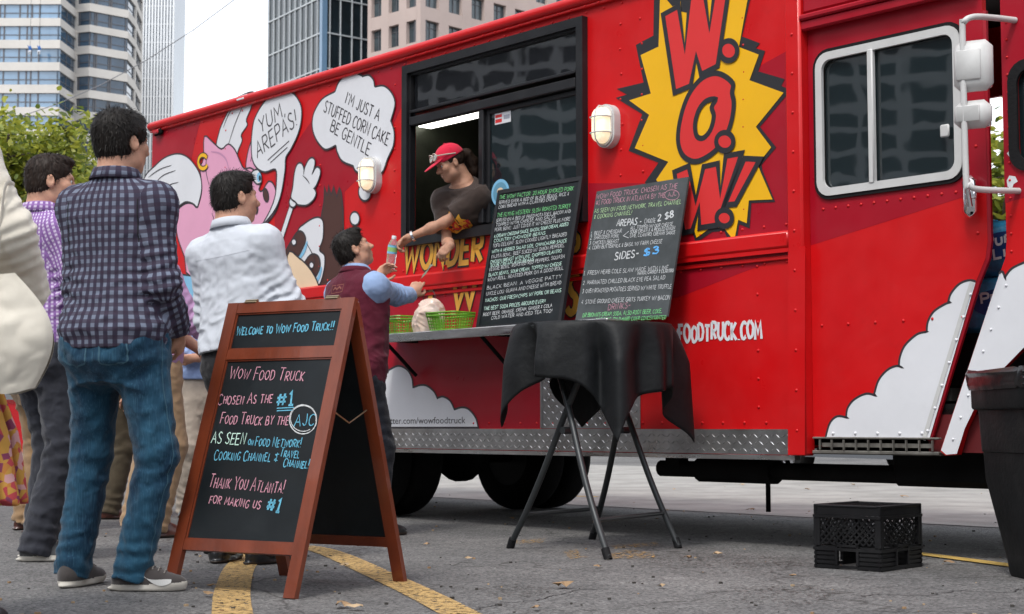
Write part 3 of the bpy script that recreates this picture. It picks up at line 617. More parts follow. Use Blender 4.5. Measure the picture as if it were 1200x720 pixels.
mb.flat([cw_ for cw_ in (px(cw(ocut)), px(cw(icut))[::-1])], TM, .009, 2); mb.ribbon(px(ocut), .030, TM, .0095, 1, closed=True); mb.ribbon(px(icut), .030, TM, .0095, 1, closed=True)
mb.build('starburst_logo', [YLW, BLK, LRED], truck)
# --- cab: header, door, front panel
mb = MB(); mb.box((4.4, -.002, 2.9), (1.93, .05, .40), 0, .01); mb.box((3.93, -.03, 2.675), (1.0, .05, .03), 0, .008); mb.box((3.93, -.022, 2.635), (1.0, .035, .05), 0, .008); mb.build('cab_header', DEEP, truck)
dedge = [T(1149, 12), T(1155.5, 283), T(1153, 303), T(1142, 330), T(1085, 516)]
dpoly = [(3.437, .565), (dedge[4][0], .565)] + dedge[3::-1] + [(dedge[0][0], 2.63), (3.437, 2.63)]
def rrect(u0, u1, z0, z1, r, n=5):
    o = []
    for cx_, cz_, a0 in ((u1 - r, z0 + r, -90), (u1 - r, z1 - r, 0), (u0 + r, z1 - r, 90), (u0 + r, z0 + r, 180)):
        o += [(cx_ + r * math.cos(R(a0 + 90 * k / n)), cz_ + r * math.sin(R(a0 + 90 * k / n))) for k in range(n + 1)]
    return o
dw = (3.487, 4.332, 1.755, 2.49)
mb = MB(); mb.prism([dpoly, rrect(dw[0], dw[1], dw[2], dw[3], .08)[::-1]], TM, -.045, -.012)
for k in range(12): rivet(mb, 3.52 + .076 * k, 1.70, -.012)
for k in range(6): rivet(mb, 3.50 + .16 * k, 1.12, -.012); rivet(mb, 4.39, 1.5 + .2 * k, -.012)
door = mb.build('cab_door', RED, truck)
def DM(u, z, o): return TM(u, z, o - .012)
mb = MB(); q = [(3.438, T(951, 288)[1] + .003), T(1155.5, 222), (dedge[0][0], 2.63), (3.438, 2.63)]
mb.flat([q, rrect(dw[0], dw[1], dw[2], dw[3], .08)[::-1]], DM, .0007); mb.build('painted_ray', DEEP, door)
mb = MB()
cl = lobes([[(1142, 330), (1134, 328.5), (1122.5, 333), (1113, 344), (1110, 353)], [(1112, 354.5), (1106, 356.5), (1093, 365), (1086, 377), (1084.5, 389)], [(1085, 389), (1073, 392), (1059, 405), (1053, 419), (1052, 429)], [(1056, 431), (1049, 429), (1038, 434), (1028, 446), (1023, 462)], [(1025, 464), (1014, 461.5), (1000, 468), (992, 478), (990, 489)], [(992, 490), (980, 488), (971, 496), (966, 513)]], 5)
P = px(cw(cl + [(1088, 513)])); mb.flat([P], DM, .002, 0); mb.ribbon(px(cl), .011, DM, .0025, 1)
for k in range(7): t = k / 6; a_, b_ = T(1136 - 50 * t, 345 + 160 * t); rivet(mb, a_, b_, -.0095)
for k in range(5): a_, b_ = T(975 + 26 * k, 508); rivet(mb, a_, b_, -.0095)
mb.build('cloud_mural', [WHT, INK], door)
mb = MB(); st = [(p[0] - .012, p[1]) for p in dedge]; mb.tube([(a_, .03, b_) for a_, b_ in dedge], .016, 6); mb.ribbon([(a_ - .018, b_) for a_, b_ in dedge[3:]], .022, DM, .005, 1); mb.build('door_edge', [DEEP, WMET], door)
mb = MB(); r1, r2, r3 = rrect(dw[0] - .012, dw[1] + .012, dw[2] - .012, dw[3] + .012, .09), rrect(dw[0] + .006, dw[1] - .006, dw[2] + .006, dw[3] - .006, .075), rrect(dw[0] + .045, dw[1] - .045, dw[2] + .045, dw[3] - .045, .05)
mb.prism([r1, r2[::-1]], DM, .001, .012); dwn = mb.build('door_window', RUB, door)
mb = MB(); mb.prism([[(a_, b_) for a_, b_ in r2], r3[::-1]], DM, .0, .018); mb.box((3.825, .004, 2.122), (.034, .03, .66), 0, .006); mb.box((4.24, -.008, 1.99), (.05, .012, .06), 0, .006); mb.build('window_frame', WMET, dwn, 40)
mb = MB(); mb.prism([r3], DM, -.02, -.014); mb.build('pane', GLS, dwn)
# front panel
fedge = [T(1172, 0), T(1179.5, 283), T(1178, 303), T(1171, 322), T(1102, 529)]
fp = [fedge[4], T(1108, 534), T(1121, 533), T(1130, 502), T(1145, 470), T(1175, 431), T(1202, 404), (4.92, .93), (5.12, .95), (5.32, .85), (5.40, .60), (5.42, .5), (5.75, .5), (5.75, 1.45), (5.42, 1.6), (5.35, 2.63), (fedge[0][0], 2.63)] + fedge[:4]
qw = (4.60, 5.15, 1.70, 2.18)
qa = T(1189, 80); qb = T(1189, 195); qw = (qa[0], qa[0] + .55, qb[1] - .0, qa[1] + .0)
mb = MB(); mb.prism([fp, rrect(*qw, .07)[::-1]], TM, -.04, 0)
for k in range(14): rivet(mb, fedge[1][0] + .025, 1.4 + .08 * k, 0, r=.007)
fpan = mb.build('front_panel', RED, truck)
for k in range(0): t = k / 7; a_, b_ = T(1176 - 62 * t, 335 + 180 * t); rivet(wriv, a_ + .015, b_, .002, r=.007)
mb = MB(); mb.flat([[(fedge[1][0] - .003, 1.62), (5.4, 1.75), (5.35, 2.63), (fedge[0][0], 2.63)], rrect(*qw, .07)[::-1]], TM, .0007); mb.build('painted_ray', DEEP, fpan)
mb = MB(); cl = lobes([[(1171, 321), (1175, 318.5), (1178.6, 327)], [(1178, 325), (1186, 315), (1200, 308)], [(1200, 308), (1215, 304), (1235, 312)]], 5)
P = px(cl); low = [(5.1, .97), (4.92, .945)] + [T(1202, 405.5), T(1176, 432), T(1146, 471), T(1131, 502), T(1121.5, 532), T(1109, 533), T(1103, 528), T(1171, 323)]
mb.flat([(P + [(5.1, P[-1][1])] + low)[::-1]], TM, .002, 0); mb.ribbon(P, .011, TM, .0025, 1)
for q in ([(1180, 180), (1186, 174), (1186, 180), (1183, 184)], [(1180, 212), (1183, 206), (1190, 207), (1193, 213), (1188, 216), (1186, 222), (1181, 219)]): sc_ = MB(); sc_.flat([px(cw(q))], TM, .002, 0); sc_.build('paint_chip', WHT, fpan)
for k in range(8): t = k / 7; a_, b_ = T(1176 - 62 * t, 335 + 180 * t); rivet(mb, a_ + .015, b_, .002, r=.007)
mb.build('cloud_mural', [WHT, INK], fpan)
mb = MB(); mb.prism([rrect(qw[0] - .03, qw[1] + .03, qw[2] - .03, qw[3] + .03, .09), rrect(qw[0] + .015, qw[1] - .015, qw[2] + .015, qw[3] - .015, .06)[::-1]], TM, .001, .016); qo = mb.build('quarter_window', RUB, truck); mb = MB(); mb.prism([rrect(qw[0] + .01, qw[1] - .01, qw[2] + .01, qw[3] - .01, .06)], TM, -.02, -.014); mb.build('pane', GLS, qo)
mb = MB(); mb.box((5.55, 1.05, 1.0), (.5, 2.06, 1.0), 0, .1); mb.box((5.37, 1.05, 2.1), (.06, 2.06, 1.2), 0, .03); mb.build('nose', DEEP, truck)
# step
mb = MB(); u0, u1 = T(955, 515)[0] - .01, T(1101, 515)[0]
mb.box(((u0 + u1) / 2, .006, .564), (u1 - u0, .03, .010), 0, .003); mb.box(((u0 + u1) / 2, .004, .495), (u1 - u0, .03, .016), 0, .003)
for k in range(10): mb.box((u0 + .05 + k * (u1 - u0 - .08) / 9, -.012, .531), (.005, .012, .050))
mb.box(((u0 + u1) / 2, .006, .53), (u1 - u0 - .1, .004, .02))
mb.box(((u0 + u1) / 2, .2, .49), (u1 - u0, .4, .012)); mb.build('step', mat('worn step steel', (.20, .19, .17), .6, .6, var=.4, dirt=1, dcol=(.05, .035, .022)), truck)
mb = MB(); mb.box((4.0, 1.1, .50), (1.3, 1.9, .03)); mb.box((4.2, 1.0, .78), (1.0, 1.6, .02)); mb.box((4.33, .65, .60), (.5, 1.2, .2), 1); mb.build('cab_floor', [DARK, mat('dark red panel', (.12, .01, .012), .5)], truck)
# mirrors
mb = MB(); t0, t1 = T(1128, 30, -.30), T(1138, 240, -.28)
arm = [(T(1190, 24)[0], -.0, T(1190, 24)[1]), (T(1168, 22, -.1)[0], -.12, T(1168, 22, -.1)[1]), (T(1141, 20, -.26)[0], -.26, T(1141, 20, -.26)[1]), (T(1130, 26, -.3)[0], -.3, T(1130, 26, -.3)[1]), (T(1128, 40, -.3)[0], -.3, T(1128, 40, -.3)[1]), (T(1132, 205, -.3)[0], -.3, T(1132, 205, -.3)[1]), (T(1136, 216, -.29)[0], -.29, T(1136, 216, -.29)[1]), (T(1146, 222, -.25)[0], -.25, T(1146, 222, -.25)[1]), (T(1194, 224)[0], 0, T(1194, 224)[1])]
mb.tube(crom(arm, 5), .014, 10); mir = mb.build('mirror_arm', WMET, truck, 60)
def mirror_head(x0, y0, x1, y1, name):
    a_, b_ = T(x0, y1, -.26), T(x1, y0, -.26); c_ = ((a_[0] + b_[0]) / 2, (a_[1] + b_[1]) / 2); hw, hh = (b_[0] - a_[0]) * .5, (b_[1] - a_[1]) / 2
    g = MB(); rot = Matrix.Rotation(R(20), 3, 'Z'); g.box((c_[0], -.26, c_[1]), (hw * 2.0, .075, hh * 2), 0, .03, rot=rot); g.box((c_[0] - .010, -.225, c_[1]), (hw * 1.7, .02, hh * 1.7), 1, .008, rot=rot)
    g.box((c_[0], -.303, c_[1]), (hw * 1.3, .01, hh * 1.2), 0, .01, rot=rot); return g.build(name, [WMET, CHR], mir, 45)
mirror_head(1122, 44, 1160, 111, 'mirror_head'); mirror_head(1122, 115, 1159, 154, 'mirror_head')
c_ = T(1138, 231, -.02); mb = MB(); mb.box((c_[0], -.035, c_[1]), (.075, .06, .20), 0, .03); mb.tube([(c_[0] + .02, -.06, c_[1] - .05), (c_[0] + .02, -.09, c_[1] + .06)], .012, 8); mb.build('door_handle', CHR, truck, 60)
# --- wheels and underbody
RIM = mat('shade-black rim', (.018, .018, .018), .7, .2)  # rims coloured near black to stand in for the shade under the truck
def wheel(u, y, r=.405, wd=.24, face=-1):
    mb = MB(); p = [(r * .55, -wd / 2), (r * .9, -wd / 2), (r * .97, -wd * .42), (r, -wd * .25), (r, wd * .25), (r * .97, wd * .42), (r * .9, wd / 2), (r * .55, wd / 2)]
    mb.lathe(p, 40, 0, (u, y, r), 'y', caps=False); o = mb.build('wheel', TYRE, truck, 40)
    mb = MB(); mb.lathe([(r * .56, face * wd * .48), (r * .5, face * wd * .3), (r * .3, face * wd * .1), (r * .15, face * wd * .12), (r * .1, face * wd * .3)], 28, 0, (u, y, r), 'y'); mb.build('rim', RIM, o, 40)
RU = -.60
for y in (.20, .47, 1.62, 1.89): wheel(RU, y)
for y in (.2, 1.85): wheel(5.0, y)
mb = MB(); mb.tube([(RU, .3, .42), (RU, 1.8, .42)], .07, 10); mb.lathe([(.02, -.22), (.13, -.17), (.2, -.05), (.2, .05), (.13, .17), (.02, .22)], 16, 0, (RU, 1.05, .42), 'y'); mb.build('axle', DARK, truck, 50)
mb = MB()
for y in (.6, 1.45): mb.box((1.2, y, .60), (8.4, .08, .16))
mb.box((.9, 1.05, .70), (8.3, 2.0, .05)); mb.box((1.2, 1.0, .56), (.8, 1.1, .24), 0, .03); mb.box((4.25, 1.0, .43), (1.0, 1.6, .2), 0, .03); mb.box((-2.4, 1.05, .6), (1.5, 1.6, .2))
mb.build('chassis', DARK, truck)
mb = MB(); e0 = T(775, 543, .25); mb.tube([(e0[0], .25, .385), (4.4, .25, .385)], .046, 12); mb.tube([(e0[0] + .3, .25, .385), (3.0, .25, .385)], .07, 12); mb.box((e0[0] + .12, .25, .44), (.1, .08, .1)); mb.build('exhaust_pipe', DARK, truck, 50)
mb = MB(); mb.box((T(900, 560, .9)[0], .9, .3), (.02, .02, .35)); mb.build('drain_hose', DARK, truck)

# --- packs of bottled water standing on the cab floor
PKW = mat('blue shrink wrap', (.05, .33, .60), .12, coat=.6, var=.5, vscale=9, bump=.7, bscale=14); PKD = mat('dark blue print', (.015, .07, .25), .2, coat=.5); PKL = mat('white print', (.8, .85, .9), .3)
for i, (z0, lab) in enumerate(((1.06, 'lower pack of bottled water in blue shrink wrap in the cab doorway'), (1.325, 'upper pack of bottled water in blue shrink wrap, stacked in the cab doorway'))):
    mb = MB(); W2, H2 = .5, .255
    mb.box((0, 0, H2 / 2), (W2, .34, H2), 0, .03)
    for a_ in range(5):
        for b_ in (-1, 0, 1): mb.lathe([(.043, 0), (.045, .10), (.045, .19), (.018, .235), (.016, .258), (.002, .26)], 12, 0, (-.2 + a_ * .1, b_ * .1, .01))
    f = lambda x, z, o: (x, -.171 - o, z)
    mb.flat([[(a_ * 1.25, b_) for a_, b_ in ell((.0, .135), .12, .065)]], f, .002, 1); write(mb, 'Pure', (-.10, .135), (.08, .15), .045, .012, f, .004, 2); write(mb, 'Life', (-.06, .075), (.10, .09), .045, .012, f, .004, 2)
    g = TW(4.40 if i else 4.36, .40, z0 if i else z0); tag(mb.build('water_pack', [PKW, PKD, PKL], None, 50, tuple(g), TROT + .03 - .07 * i), lab, 'water pack', 'packs of bottled water in the cab')
mb = MB(); mb.box((0, 0, .133), (.6, .45, .266), 0, .02); tag(mb.build('storage_box', DARK, None, None, tuple(TW(4.3, .45, .793)), TROT), 'black box under the packs of bottled water in the cab', 'box')
# ================================================================ BUILDINGS
BEI = mat('beige precast concrete', (.60, .57, .53), .8, var=.08, vscale=.2); BGL = mat('blue office glass', (.045, .080, .125), .08, spec=.8, var=.5, vscale=.12); BGL2 = mat('pale blue office glass', (.16, .27, .40), .06, spec=.9, var=.25, vscale=.08)  # concrete and blue glass colours lightened to stand in for distance haze
MUL = mat('dark mullion', (.10, .10, .11), .5); MULW = mat('pale mullion', (.55, .58, .60), .4); GRYG = mat('grey curtain glass', (.22, .26, .30), .12, spec=.8, var=.2, vscale=.1); FIN = mat('white fin', (.66, .68, .70), .5)
DGL = mat('dark teal glass', (.010, .020, .026), .06, spec=.9, var=.6, vscale=.15); PCON = mat('pink concrete', (.50, .40, .36), .85, var=.07, vscale=.3); DGL3 = mat('grey window glass', (.045, .065, .075), .1, spec=.8, var=.5, vscale=.35)
def bx(x, Y): return ((x - CX) / FP * Y, Y)
class Face:
    """one straight facade from A to B; parts are boxes standing along it, o metres proud"""
    def __init__(s, A, B):
        s.A = Vector((*A, 0)); d = Vector((*B, 0)) - s.A; s.L = d.length; s.d = d.normalized(); s.n = Vector((s.d.y, -s.d.x, 0)); s.rot = Matrix.Rotation(math.atan2(s.d.y, s.d.x), 3, 'Z')
    def slab(s, mb, a, b, z0, z1, o0, o1, m=0):
        c = s.A + s.d * ((a + b) / 2) + s.n * ((o0 + o1) / 2); mb.box((c.x, c.y, (z0 + z1) / 2), (b - a, abs(o1 - o0), z1 - z0), m, rot=s.rot)
def zof(y, Y): return CH + (HZ - y) / FP * Y
def banded(b, F, zs, h, gm, mull=(), piers=(), wallm=BEI):
    """glass bands (one window part per floor) between spandrels"""
    for z in zs:
        g = MB(); F.slab(g, .02, F.L - .02, z - .05, z + h + .05, -.5, -.35); w_ = g.build('window', gm, b)
        if mull:
            q = MB()
            for t in mull: F.slab(q, t * F.L - .12, t * F.L + .12, z, z + h, -.345, -.25)
            F.slab(q, .03, F.L - .03, z + h * .36, z + h * .36 + .12, -.345, -.27); q.build('mullion', MUL, w_)
    m = MB(); zz = sorted(zs)
    edges = [(0, zz[0])] + [(zz[i] + h, zz[i + 1]) for i in range(len(zz) - 1)] + [(zz[-1] + h, zz[-1] + h + 2)]
    for a, c in edges: F.slab(m, 0, F.L, a, c, -.6, 0)
    for a, c in piers: F.slab(m, a * F.L, c * F.L, 0, zz[-1] + h + 1.9, -.58, -.01)
    m.build('wall', wallm, b)
Y0 = 270.0
A = empty('office_tower', (0, 0, 0), 0, 'stepped beige office tower with ribbon bands of blue glass', 'building')
fl = [zof(y, Y0) for y in (122, 95, 68, 41, 14.6, -12, -39)]; fl = [fl[0] - 3.94 * k for k in (4, 3, 2, 1)][::1] + fl
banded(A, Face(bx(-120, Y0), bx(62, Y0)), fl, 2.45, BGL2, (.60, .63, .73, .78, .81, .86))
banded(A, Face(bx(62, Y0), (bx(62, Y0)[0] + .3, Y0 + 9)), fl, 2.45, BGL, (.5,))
P2 = [bx(78.5, 279), bx(97, 278), bx(143, 283), bx(152, 290), bx(160.5, 303)]
fl2 = [zof(y, 280) for y in (130, 104, 77, 51, 26, 0, -26)]; fl2 = [fl2[0] - 3.94 * k for k in (3, 2, 1)] + fl2
banded(A, Face(P2[0], P2[1]), fl2, 2.5, BGL, (.3, .95), ((0, .2),)); banded(A, Face(P2[1], P2[2]), fl2, 2.5, BGL, (.15, .2, .52, .57, .95), ())
banded(A, Face(P2[2], P2[3]), fl2, 2.5, BGL, (.1, .9), ()); banded(A, Face(P2[3], P2[4]), fl2, 2.5, BGL, (.5,), ((.0, .12), (.86, 1)))
mb = MB(); mb.box((-126, Y0 + 25, 42), (90, 30, 84)); mb.box((-92, Y0 + 50, 42), (16, 40, 80)); mb.build('core', BEI, A)
# white striped tower
B = empty('striped_tower', (0, 0, 0), 0, 'pale tower of thin white vertical fins beside the beige office tower', 'building')
F = Face(bx(150, 330), bx(196.5, 330)); mb = MB(); F.slab(mb, 0, F.L, 0, 105, -12, -.4); mb.build('wall', GRYG, B)
mb = MB()
for k in range(14): F.slab(mb, F.L * k / 13 - .18, F.L * k / 13 + .18, 0, 106, -.4, .1)
mb.build('fin', FIN, B); mb = MB()
for k in range(30): F.slab(mb, 0, F.L, 3.9 * k, 3.9 * k + .25, -.42, -.2)
mb.build('floor_line', FIN, B)
# dark glass tower
C_ = empty('glass_tower', (0, 0, 0), 0, 'dark glass tower with a grid of thin pale mullions', 'building')
cA, cB, cC = bx(310, 160), bx(375, 150), bx(432, 153.5)
for F, ms in ((Face(cA, cB), [k / 10 for k in range(11)]), (Face(cB, cC), (.0, .14, .36, .6, .8))):
    mb = MB(); F.slab(mb, 0, F.L, 0, 60, -.4, -.1); mb.build('glazing', DGL, C_)
    mb = MB()
    for t in ms: F.slab(mb, t * F.L - .035, t * F.L + .035, 0, 60, -.1, .06)
    z = zof(32, 150) - 3.5 * 9
    while z < 60: F.slab(mb, 0, F.L, z, z + .13, -.1, .03); z += 3.5
    mb.build('mullion', MULW, C_)
mb = MB(); mb.box((cB[0] - .0, cB[1] + .22, 30), (.55, .55, 60), rot=Matrix.Rotation(.6, 3, 'Z')); mb.build('corner_panel', BGL2, C_)
# pink concrete tower with punched windows
D_ = empty('concrete_tower', (0, 0, 0), 0, 'pink concrete tower with punched grey windows behind the truck roof', 'building')
dA, dB, dC = bx(428, 145), bx(491, 140), bx(760, 163)
for F, n0, off in ((Face(dA, dB), 3, .12), (Face(dB, dC), 11, .02)):
    step = F.L / n0; ww = step * .58; z0 = zof(42, 140) - 3.27 * 8; m = MB()
    g = MB(); F.slab(g, .1, F.L - .1, 0, 62, -.9, -.6); g.build('back_wall', MUL, D_)
    for k in range(n0 + 1): F.slab(m, max(0, k * step - (step - ww) / 2), min(F.L, k * step + (step - ww) / 2), 0, 62, -.6, 0)
    z = z0
    while z < 60:
        F.slab(m, 0, F.L, z + 2.05, z + 3.27, -.58, -.012)
        if z > zof(110, 140):
            for k in range(n0):
                q = MB(); F.slab(q, k * step + (step - ww) / 2 - .05, k * step + (step + ww) / 2 + .05, z - .05, z + 2.1, -.5, -.4); w_ = q.build('window', DGL3, D_)
                q = MB(); c = k * step + step / 2; F.slab(q, c - .04, c + .04, z, z + 2.05, -.4, -.33); F.slab(q, k * step + (step - ww) / 2, k * step + (step + ww) / 2, z + 1.45, z + 1.5, -.395, -.34); q.build('mullion', MUL, w_)
        z += 3.27
    F.slab(m, 0, F.L, 0, z0, -.59, -.006); m.build('wall', PCON, D_)
mb = MB(); mb.box((8, 175, 31), (26, 24, 62)); mb.build('core', PCON, D_)
# the block across the lot, which the truck's windows reflect
E_ = empty('office_block', (0, 0, 0), 0, 'long grey office block mirrored in the truck windows, unseen wings added to block light', 'building')
F = Face((-230, -220), (-230, 170))
mb = MB(); zz = [3.8 * k for k in range(31)]
for z in zz: F.slab(mb, 0, F.L, z + 2.6, z + 3.8, -.5, 0)
for k in range(61): F.slab(mb, F.L * k / 60 - .6, F.L * k / 60 + .6, 0, 120, -.48, .05)

for A2, B2 in (((-230, -220), (120, -230)), ((120, -230), (190, 120))):  # unseen wings behind and right of the camera, added to block low sky light
    F2 = Face(B2, A2)
    for z in zz[:26 if A2[0] < 0 else 16]: F2.slab(mb, 0, F2.L, z + 2.5, z + 3.8, -.5, 0)
    F2.slab(mb, 0, F2.L, 0, 98 if A2[0] < 0 else 60, -8, -.45)
mb.build('wall', mat('grey facade', (.50, .51, .52), .8), E_); mb = MB(); F.slab(mb, 0, F.L, 0, 119, -12, -.3); mb.build('glazing', mat('street glass', (.006, .010, .013), .1, spec=.6), E_)
# ================================================================ TREES
def leaf_mat(n, c):
    m = mat(n, c, .5, var=.35, vscale=1.5); b = m.node_tree.nodes['Principled BSDF']
    N, L = nodes_of(m); o = [q for q in N if q.type == 'OUTPUT_MATERIAL'][0]; tl = N.new('ShaderNodeBsdfTranslucent'); tl.inputs[0].default_value = (*[min(1, k * 1.5) for k in c], 1); mx = N.new('ShaderNodeMixShader'); mx.inputs[0].default_value = .35
    L.new(b.outputs[0], mx.inputs[1]); L.new(tl.outputs[0], mx.inputs[2]); L.new(mx.outputs[0], o.inputs[0]); return m
LV = [leaf_mat('bright leaf', (.34, .35, .05)), leaf_mat('mid leaf', (.22, .26, .04)), leaf_mat('deep leaf', (.10, .14, .025))]
BARK = mat('bark', (.09, .07, .055), .9, var=.4, bump=1, bscale=25)
def tree(loc, h, rad, cz, n, ls, seed, label, squash=.8):
    r = random.Random(seed); t = empty('tree', loc, 0, label, 'tree')
    mb = MB(); tip = []
    mb.tube([(0, 0, 0), (.05, .02, cz * .3), (-.03, .05, cz * .62), (.02, 0, cz)], [.17, .14, .12, .09], 10)
    for k in range(13):
        a = k * 2.4 + r.uniform(-.3, .3); el = r.uniform(-.15, 1.1); st = Vector((0, 0, cz * r.uniform(.5, 1.0))); L = rad * r.uniform(.75, 1.0)
        e = Vector((0, 0, cz)) + Vector((math.cos(a) * math.cos(el), math.sin(a) * math.cos(el), math.sin(el) * squash)) * L
        mid = st.lerp(e, .5) + Vector((r.uniform(-.15, .15), r.uniform(-.15, .15), .15)) * rad * .4
        pts = crom([st, mid, e], 5); mb.tube(pts, [.07 * (1 - i / len(pts)) + .012 for i in range(len(pts))], 6); tip.append(e); tip.append(mid)
        for j in range(5):
            s_ = pts[r.randrange(3, len(pts))]; e2 = s_ + Vector((r.gauss(0, 1), r.gauss(0, 1), r.gauss(.2, .7))).normalized() * rad * r.uniform(.2, .45); mb.tube([s_, s_.lerp(e2, .5) + Vector((0, 0, .05)), e2], [.02, .014, .006], 5); tip.append(e2); tip.append(s_.lerp(e2, .6))
    mb.build('trunk', BARK, t, 60)
    lf = MB()
    for i in range(n):
        c = r.choice(tip); sp = rad * .16
        p = Vector((c.x + r.gauss(0, sp), c.y + r.gauss(0, sp), c.z + r.gauss(0, sp * .75)))
        d = Vector((r.gauss(0, 1), r.gauss(0, 1), r.gauss(-.5, .6))).normalized(); nrm = Vector((r.gauss(0, .6), r.gauss(0, .6), 1)); sd_ = d.cross(nrm).normalized(); s_ = ls * r.uniform(.6, 1.3)
        q = [p, p + d * s_ * .35 + sd_ * s_ * .27, p + d * s_ * .75 + sd_ * s_ * .2, p + d * s_, p + d * s_ * .75 - sd_ * s_ * .2, p + d * s_ * .35 - sd_ * s_ * .27]
        lf.add(q, [(0, 1, 2, 3), (0, 3, 4, 5)], r.choices((0, 1, 2), (5, 4, 2))[0])
    lf.build('crown', LV, t); return t
c = depth(-4, 235, 24); tree((c.x, c.y, 0), 6, 1.5, 4.35, 16000, .125, 3, 'bright green leafy tree behind the waiting men', .85)
c = depth(-55, 250, 27); tree((c.x, c.y, 0), 6, 1.7, 3.7, 8000, .125, 12, 'bushy tree half cut by the left edge of the photo')
c = depth(1166, 225, 24); tree((c.x, c.y, 0), 6, 1.9, 3.9, 5000, .17, 8, 'green tree seen through the open cab doorway of the truck')
# overhead cable
mb = MB(); pa, pb = depth(285, -8, 70), depth(20, 138, 78)
mb.tube([pa.lerp(pb, t) - Vector((0, 0, 4 * t * (1 - t) * .7)) for t in (0, .2, .4, .6, .8, 1)], .022, 5)
tag(mb.build('overhead_cable', mat('cable', (.25, .25, .27), .7)), 'thin overhead cable crossing the sky in front of the towers', 'cable')
# ================================================================ PARKED CARS
CGL = glass('car glass', (.01, .012, .014), .85); TAIL = mat('car lamp', (.6, .6, .62), .1, coat=.5); CRIM = mat('alloy rim', (.45, .45, .46), .35, .9)
def car(loc, rz, m, label):
    t = empty('parked_car', loc, rz, label, 'car', 'cars parked beyond the truck')
    prof = [(-2.2, .35), (-2.25, .6), (-2.18, .92), (-1.55, .98), (-.75, 1.02), (1.0, .98), (1.75, .86), (2.15, .72), (2.2, .45), (2.1, .25), (-2.05, .25)]
    mb = MB(); secs = [(-.86, .86), (-.90, 1.0), (.90, 1.0), (.86, .86)]
    def loft(pr, ss, mm=0):
        o = len(mb.v); n = len(pr)
        for y, k in ss: mb.v += [(p[0] * (1 - (1 - k) * .12), y, .6 + (p[1] - .6) * k) for p in pr]
        for i in range(len(ss) - 1):
            for k in range(n): mb.f.append((o + i * n + k, o + i * n + (k + 1) % n, o + (i + 1) * n + (k + 1) % n, o + (i + 1) * n + k)); mb.m.append(mm)
        mb.f.append(tuple(o + k for k in range(n))[::-1]); mb.f.append(tuple(o + (len(ss) - 1) * n + k for k in range(n))); mb.m += [mm, mm]
    loft(prof, secs)
    mb.add([(x, y, z) for y in (-.62, .62) for x, z in ((-1.2, 1.44), (.35, 1.45), (.2, 1.49), (-1.05, 1.48))], [(0, 1, 2, 3), (4, 7, 6, 5), (0, 4, 5, 1), (1, 5, 6, 2), (2, 6, 7, 3), (3, 7, 4, 0)])
    mb.build('body', m, t, 35)
    mb = MB(); lo, hi = [(-1.85, .99), (1.15, .97)], [(-1.18, 1.44), (.33, 1.45)]
    mb.add([(lo[0][0], -.80, .99), (lo[1][0], -.80, .97), (hi[1][0], -.61, 1.45), (hi[0][0], -.61, 1.44), (lo[0][0], .80, .99), (lo[1][0], .80, .97), (hi[1][0], .61, 1.45), (hi[0][0], .61, 1.44)], [(0, 1, 2, 3), (5, 4, 7, 6), (4, 0, 3, 7), (1, 5, 6, 2)]); mb.build('window', CGL, t)
    for x in (-1.32, 1.36):
        for y in (-.80, .80):
            s_ = -1 if y < 0 else 1; mb = MB(); mb.lathe([(.20, -.1), (.30, -.1), (.325, -.07), (.325, .07), (.30, .1), (.20, .1)], 28, 0, (x, y + s_ * .02, .325), 'y', caps=False); w_ = mb.build('wheel', TYRE, t, 40)
            mb = MB()
            for k in range(5):
                a = k * 1.2566; mb.tube([(x + .04 * math.cos(a), y + s_ * .10, .325 + .04 * math.sin(a)), (x + .2 * math.cos(a), y + s_ * .09, .325 + .2 * math.sin(a))], [.03, .035], 6)
            mb.tube([(x + .205 * math.cos(a), y + s_ * .1, .325 + .205 * math.sin(a)) for a in (6.283 * k / 24 for k in range(24))], .012, 6, closed=True); mb.lathe([(.19, .0), (.19, .02)], 20, 1, (x, y, .325), 'y'); mb.build('rim', [CRIM, DARK], w_, 50)
    for y in (-.6, .6):
        mb = MB(); mb.box((2.12, y, .68), (.14, .36, .13), 0, .04); mb.build('headlight', TAIL, t)
    return t
g = ground(1104, 568); a = R(68); dv = Vector((math.cos(R(112)), math.sin(R(112)), 0))
car((g.x - .27 - 1.36 * -.34, g.y + .9 + 1.0, 0), R(112 + 180), mat('dark car paint', (.02, .022, .025), .25, coat=.6), 'dark car parked beyond the truck, only its wheels seen beneath the cab')
c = ground(-30, 552); car((c.x, c.y + 1, 0), R(15), mat('red car paint', (.45, .01, .015), .25, coat=.6), 'red car parked behind the queue, glimpsed between their legs')
# ================================================================ PROPS
WOOD = mat('varnished red wood', (.165, .032, .010), .38, coat=.3, var=.35, vscale=6, stretch=(1, 1, .12), bump=.15, bscale=40, rvar=.12, dirt=.35, dcol=(.10, .03, .012))
SLATE = mat('chalkboard', (.007, .010, .012), .45, spec=.3, var=.4, vscale=3, dirt=.22, dcol=(.06, .065, .07), rvar=.14)
SLATE2 = mat('dusty chalkboard', (.060, .068, .071), .6, spec=.3, var=.35, vscale=4, dirt=.6, dcol=(.13, .14, .145), rvar=.1)
def chalk(n, c): return mat(n, c, .9, var=.3, vscale=60)
CH_ = [chalk('white chalk', (.55, .57, .58)), chalk('pink chalk', (.55, .27, .34)), chalk('blue chalk', (.12, .40, .55)), chalk('green chalk', (.20, .60, .24)), chalk('mint chalk', (.55, .80, .68)), chalk('sky chalk', (.12, .40, .80)), chalk('pale green chalk', (.42, .62, .33))]
